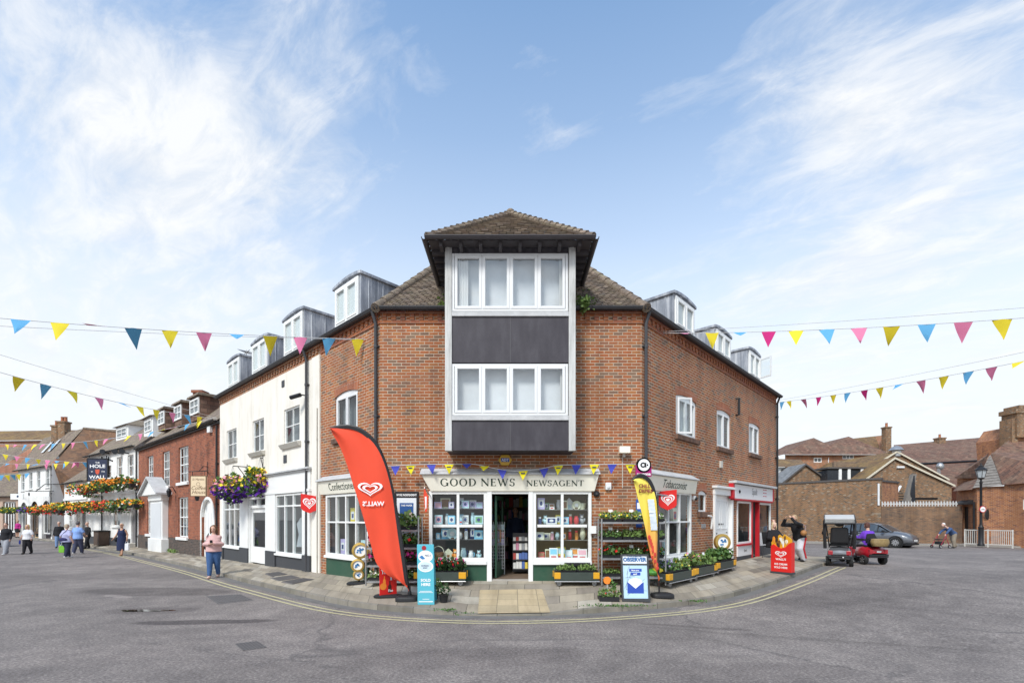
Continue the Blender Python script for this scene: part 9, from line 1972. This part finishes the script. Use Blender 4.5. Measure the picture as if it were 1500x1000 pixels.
mb.ell((0,0,-.02),(.24,.13,.11),14); mb.build('weave',M('wicker',(.30,.21,.09),.5,.4,20),t,local=True); mb = MB(); mb.tube([(-.2,.05,-.12),(-.1,.22,-.2)],.015,5); mb.tube([(.2,.05,-.12),(.1,.22,-.2)],.015,5); mb.build('bracket',BLACKP,t,local=True)
# ---------------------------------------------------------------- cars
def car(label,loc,rz,paint,L=4.2):
 t = thing('parked_car',label,'car',loc,rz=rz)
 st = [(-2.08,.60,.45,.78,.04),(-2.02,.76,.30,.95,.04),(-1.85,.85,.24,1.00,.03),(-1.3,.89,.20,1.00,.03),(-.6,.90,.19,.97,.03),(.2,.90,.19,.95,.04),(.85,.89,.19,.95,.08),(1.25,.88,.20,.90,.10),(1.65,.84,.22,.82,.09),(1.92,.74,.26,.70,.06),(2.06,.58,.32,.58,.03)]
 ring = lambda x,w,z0,z1,cr: [V((x,y,z)) for y,z in ((-w*.86,z0),(w*.86,z0),(w*.97,z0 + .10),(w,z0 + (z1 - z0)*.45),(w*.985,z1 - .10),(w*.90,z1),(w*.45,z1 + cr),(-w*.45,z1 + cr),(-w*.90,z1),(-w*.985,z1 - .10),(-w,z0 + (z1 - z0)*.45),(-w*.97,z0 + .10))]
 fine = []
 for (a,b) in zip(st,st[1:]):
  for k in range(3): s = k/3; fine.append(tuple(p*(1 - s) + q_*s for p,q_ in zip(a,b)))
 fine.append(st[-1]); mb = MB(); RR = [ring(*s) for s in fine]
 for a,b in zip(RR,RR[1:]):
  for i in range(12): mb.face([a[i],b[i],b[(i + 1) % 12],a[(i + 1) % 12]])
 mb.face(RR[0]); mb.face(list(reversed(RR[-1]))); mb.build('body',paint,t,local=True,smooth=True,ang=50)
 cab = [(-1.86,.70,1.02,1.05),(-1.55,.69,1.38,.62),(-1.1,.69,1.485,.60),(-.4,.69,1.53,.60),(.15,.69,1.49,.60),(.45,.70,1.38,.62),(1.12,.78,.98,.78)]
 mb = MB(); rf = []
 for x,w,z,wb in cab[1:-1]: rf.append([V((x,y,zz)) for y,zz in ((-wb - .02,z - .05),(-wb*.8,z),(0,z + .02),(wb*.8,z),(wb + .02,z - .05))])
 for a,b in zip(rf,rf[1:]):
  for i in range(4): mb.face([a[i],b[i],b[i + 1],a[i + 1]])
 mb.build('roof',paint,t,local=True,smooth=True)
 CG = M('car glass',(.05,.06,.07),.06,.1,1,spec=.9)
 for s in (-1,1):
  for x0,x1 in ((-1.52,-.62),(-.56,.36),(.40,.92)):
   zt = lambda x: min(1.49,1.39 + .10*(1 - ((x + .4)/1.0)**2)) - .04 if x < .3 else 1.44 - (x - .15)*.58
   zb = .985; m_ = MB(); n = 6; up = [(x0 + (x1 - x0)*i/n) for i in range(n + 1)]
   for a,b in zip(up,up[1:]): m_.face([(a,s*.845,zb),(b,s*.845,zb),(b,s*(.63 + .1*(1.45 - max(zt(b),zb + .02))/.5),max(zt(b),zb + .02)),(a,s*(.63 + .1*(1.45 - max(zt(a),zb + .02))/.5),max(zt(a),zb + .02))])
   m_.build('side_window',CG,t,local=True)
  for q_ in (((-1.60,.86,.98),(-1.52,.66,1.38)),((-.59,.855,.98),(-.59,.64,1.47)),((.38,.855,.98),(.36,.64,1.40)),((1.10,.82,.96),(.42,.62,1.39))):
   m_ = MB(); m_.tube([(x,s*y,z) for x,y,z in q_],.028,6); m_.build('pillar',paint if abs(q_[0][0]) > 1 else BLACKP,t,local=True)
 mb = MB(); mb.face([(1.13,-.74,.975),(1.13,.74,.975),(.44,.61,1.40),(.44,-.61,1.40)]); mb.build('windscreen',CG,t,local=True); mb = MB(); mb.face([(-1.95,.68,1.0),(-1.95,-.68,1.0),(-1.55,-.6,1.38),(-1.55,.6,1.38)]); mb.build('rear_window',CG,t,local=True)
 for s in (-1,1):
  for x in (-1.30,1.32):
   mb = MB(); mb.lathe([(.33,-.02),(.40,-.02),(.40,.02),(.37,.03),(.33,.0)],(x,s*.885,.345),28,axis=(0,s,0),caps=False); mb.build('wheel_arch',BLACKP,t,local=True,smooth=True)
   wheel(t,(x,s*.835,.325),.325,.20,(0,s,0),M('alloy',(.55,.55,.56),.3,.1,metal=.5),10,rimr=.70)
  mb = MB(); mb.ell((.72,s*1.0,1.02),(.09,.10,.065),12); mb.build('mirror',BLACKP,t,local=True,smooth=True)
  mb = MB(); mb.hexa([(1.62,s*.80,.66),(1.90,s*.66,.62),(1.86,s*.60,.60),(1.60,s*.74,.64),(1.60,s*.845,.76),(1.86,s*.70,.71),(1.82,s*.62,.72),(1.58,s*.76,.78)]); mb.build('headlight',M('headlamp',(.55,.57,.6),.15,.1),t,local=True)
  mb = MB(); mb.box(-1.2,1.2,*sorted((s*.86,s*.905)),.19,.27); mb.build('sill',BLACKP,t,local=True,bevel=.02)
  for x in (-.1,.75): mb = MB(); mb.box(x - .16,x - .02,*sorted((s*.895,s*.93)),.80,.83); mb.build('door_handle',paint,t,local=True)
 mb = MB(); mb.hexa([(2.0,-.45,.36),(2.0,.45,.36),(1.9,.45,.36),(1.9,-.45,.36),(2.055,-.42,.55),(2.055,.42,.55),(1.9,.42,.55),(1.9,-.42,.55)]); mb.build('grille',BLACKP,t,local=True); mb = MB(); mb.box(2.06,2.075,-.26,.26,.40,.50); mb.build('number_plate',M('white plate',(.75,.75,.72),.4,.05),t,local=True)
 mb = MB(); mb.box(-2.0,2.0,-.78,.78,.16,.26); mb.build('underside',BLACKP,t,local=True); return t
GREYCAR = M('grey car paint',(.155,.162,.178),.3,.04,2,metal=.4,coat=.8)
rzc = math.atan2(-.83,.56); c = A(1283,HOR,31.1); car('dark grey car parked beside the tall brown brick wall',V((c.x,c.y,g(c.x,c.y) + .01)),rzc,GREYCAR)
c = A(-36,HOR,33); car('white car just showing at the left edge of the street',V((c.x,c.y,g(c.x,c.y))),-.25,M('white car paint',(.7,.7,.72),.3,.03,2,coat=.8))
# ---------------------------------------------------------------- old man and his walking frame
c = A(1396,HOR,29.3); zc = g(c.x,c.y) + .02; p = V((c.x,c.y,zc)); rzw = -1.45
t,W = person('stooped old man in a blue jacket pushing a red walking frame',p,rzw,1.68,'pale',1.08,lean=.85,yaw=.0,J={'le': (.12,-.34,.60),'lw': (.12,-.42,.50),'re': (-.12,-.34,.60),'rw': (-.12,-.42,.50),'lk': (.055,-.04,.27),'la': (.055,-.02,.045),'rk': (-.055,.05,.27),'ra': (-.055,.18,.06),'hed': (0,-.40,.835),'nek': (0,-.335,.79)},top=('jacket',CL('steel blue',(.05,.09,.19))),hem=.47,bottom=('trousers',CL('khaki',(.26,.22,.17)),.95,1.15),hair=HAIR('white',(.7,.68,.65)),hstyle='thin',shoes=BLACKP,nod=-.3)
p2 = W((0,-.50,0)); t = thing('walking_frame','red wheeled walking frame pushed by the stooped old man','walking frame',(p2.x,p2.y,zc),rz=rzw); mb = MB(); RF = M('red tube',(.35,.02,.05),.35,.1)
for s in (-1,1): mb.tube([(s*.26,.12,.86),(s*.26,.10,.80),(s*.26,-.32,.12)],.016,8); mb.tube([(s*.26,.05,.70),(s*.27,.28,.12)],.016,8)
mb.tube([(-.26,-.1,.5),(.26,-.1,.5)],.014,6); mb.build('frame',RF,t,local=True); mb = MB()
for s in (-1,1): mb.cut(); mb.tube([(s*.26,.12,.86),(s*.26,.24,.88)],.022,8)
mb.build('grip',BLACKP,t,local=True); mb = MB(); mb.box(-.22,.22,-.18,.10,.49,.54); mb.build('seat',BLACKP,t,local=True,bevel=.01); mb = MB(); mb.box(-.18,.18,-.24,.02,.22,.40); mb.build('bag',BLACKP,t,local=True,bevel=.03)
for s in (-1,1): wheel(t,(s*.27,-.32,.10),.10,.04,(s,0,0),STEEL); wheel(t,(s*.27,.28,.10),.10,.04,(s,0,0),STEEL)
# ---------------------------------------------------------------- lamp post, guard rail, chalk board
b = A(1437,HOR,29.8); b.z = g(b.x,b.y) + .10; LP = thing('street_lamp','black lamp post with glass lantern and a small round white sign','street lamp',b); top = zy(700,29.8)
mb = MB(); mb.lathe([(.17,0),(.17,.12),(.13,.18),(.13,1.1),(.15,1.16),(.09,1.25),(.075,1.35),(.06,top - b.z - .35),(.085,top - b.z - .3),(.05,top - b.z - .15),(.05,top - b.z)],b,14); mb.build('post',BLACKM,LP,smooth=True); c = V((b.x,b.y,top))
mb = MB(); mb.lathe([(.16,0),(.27,.48)],c,6); mb.build('lantern_glass',M('lantern glass',(.42,.45,.46),.15,.1),LP); mb = MB()
for k in range(6): a = 2*math.pi*k/6; mb.tube([c + V((.16*math.cos(a),.16*math.sin(a),0)),c + V((.275*math.cos(a),.275*math.sin(a),.49))],.014,5)
mb.lathe([(.31,.48),(.31,.52),(.17,.66),(.12,.68),(.12,.76),(.05,.80),(.02,.95)],c,12); mb.lathe([(.06,-.08),(.18,0),(.17,.03)],c,12); mb.build('lantern_frame',BLACKM,LP); zs = zy(745.5,29.7)
mb = MB(); sc_ = V((b.x,b.y - .10,zs)); mb.lathe([(.001,0),(.20,0),(.20,.02),(.001,.02)],sc_,24,axis=(0,-1,0)); o = mb.build('round_sign',M('sign ring red',(.55,.03,.05),.4,.05),LP); mb = MB(); mb.lathe([(.001,.023),(.162,.023)],sc_,22,axis=(0,-1,0)); mb.build('sign_face',WHITEINK,o)
mb = MB()
for dx in (-.06,.06): mb.tube([sc_ + V((dx + .036*math.cos(a),-.027,-.02 + .036*math.sin(a))) for a in [2*math.pi*i/12 for i in range(13)]],.006,4)
mb.tube([sc_ + V((-.06,-.027,-.02)),sc_ + V((0,-.027,.04)),sc_ + V((.06,-.027,-.02))],.008,4); mb.build('cycle_symbol',BLACKINK,o)
g0,g1 = A(1413.5,HOR,30.6),A(1483.5,HOR,28.6); g0.z = g(g0.x,g0.y) + .08; g1.z = g(g1.x,g1.y) + .08; FGR = Frame(g0,g1); gr = thing('guard_rail','off white barred guard rail in front of the orange brick cottage','railing',(g0 + g1)/2)
GRM = M('off white rail paint',(.60,.585,.54),.6,.12,6,dirt=((.35,.25,.17),.4)); mb = MB()
for z in (.12,.98): mb.fbox(FGR,0,FGR.L,g0.z + z,g0.z + z + .05,-.03,.03)
mb.build('rail',GRM,gr); mb = MB()
for u in (0,FGR.L/2,FGR.L): mb.cut(); mb.fbox(FGR,u - .03,u + .03,g0.z - .05,g0.z + 1.06,-.032,.032)
mb.build('post',GRM,gr); mb = MB(); n = 24
for k in range(1,n):
 u = FGR.L*k/n
 if abs(u - FGR.L/2) > .1: mb.cut(); mb.fbox(FGR,u - .012,u + .012,g0.z + .17,g0.z + .98,-.012,.012)
mb.build('bar',GRM,gr)
c = G(58.5,787); t = thing('chalk_board','black chalk A-board on the pavement in front of the arched shops','A-board',c); mb = MB(); mb.hexa([c + V(v) for v in ((-.32,-.2,0),(.32,-.2,0),(.32,-.17,0),(-.32,-.17,0),(-.32,0,1.0),(.32,0,1.0),(.32,.03,1.0),(-.32,.03,1.0))]); mb.build('frame',M('pale wood',(.5,.36,.2),.6,.2),t); mb = MB(); mb.face([c + V(v) for v in ((-.26,-.19,.1),(.26,-.19,.1),(.26,-.025,.93),(-.26,-.025,.93))]); mb.build('slate',BLACKP,t); mb = MB(); mb.hexa([c + V(v) for v in ((-.32,.3,0),(.32,.3,0),(.32,.33,0),(-.32,.33,0),(-.32,.03,.98),(.32,.03,.98),(.32,.05,.98),(-.32,.05,.98))]); mb.build('back_leg',M('pale wood'),t)
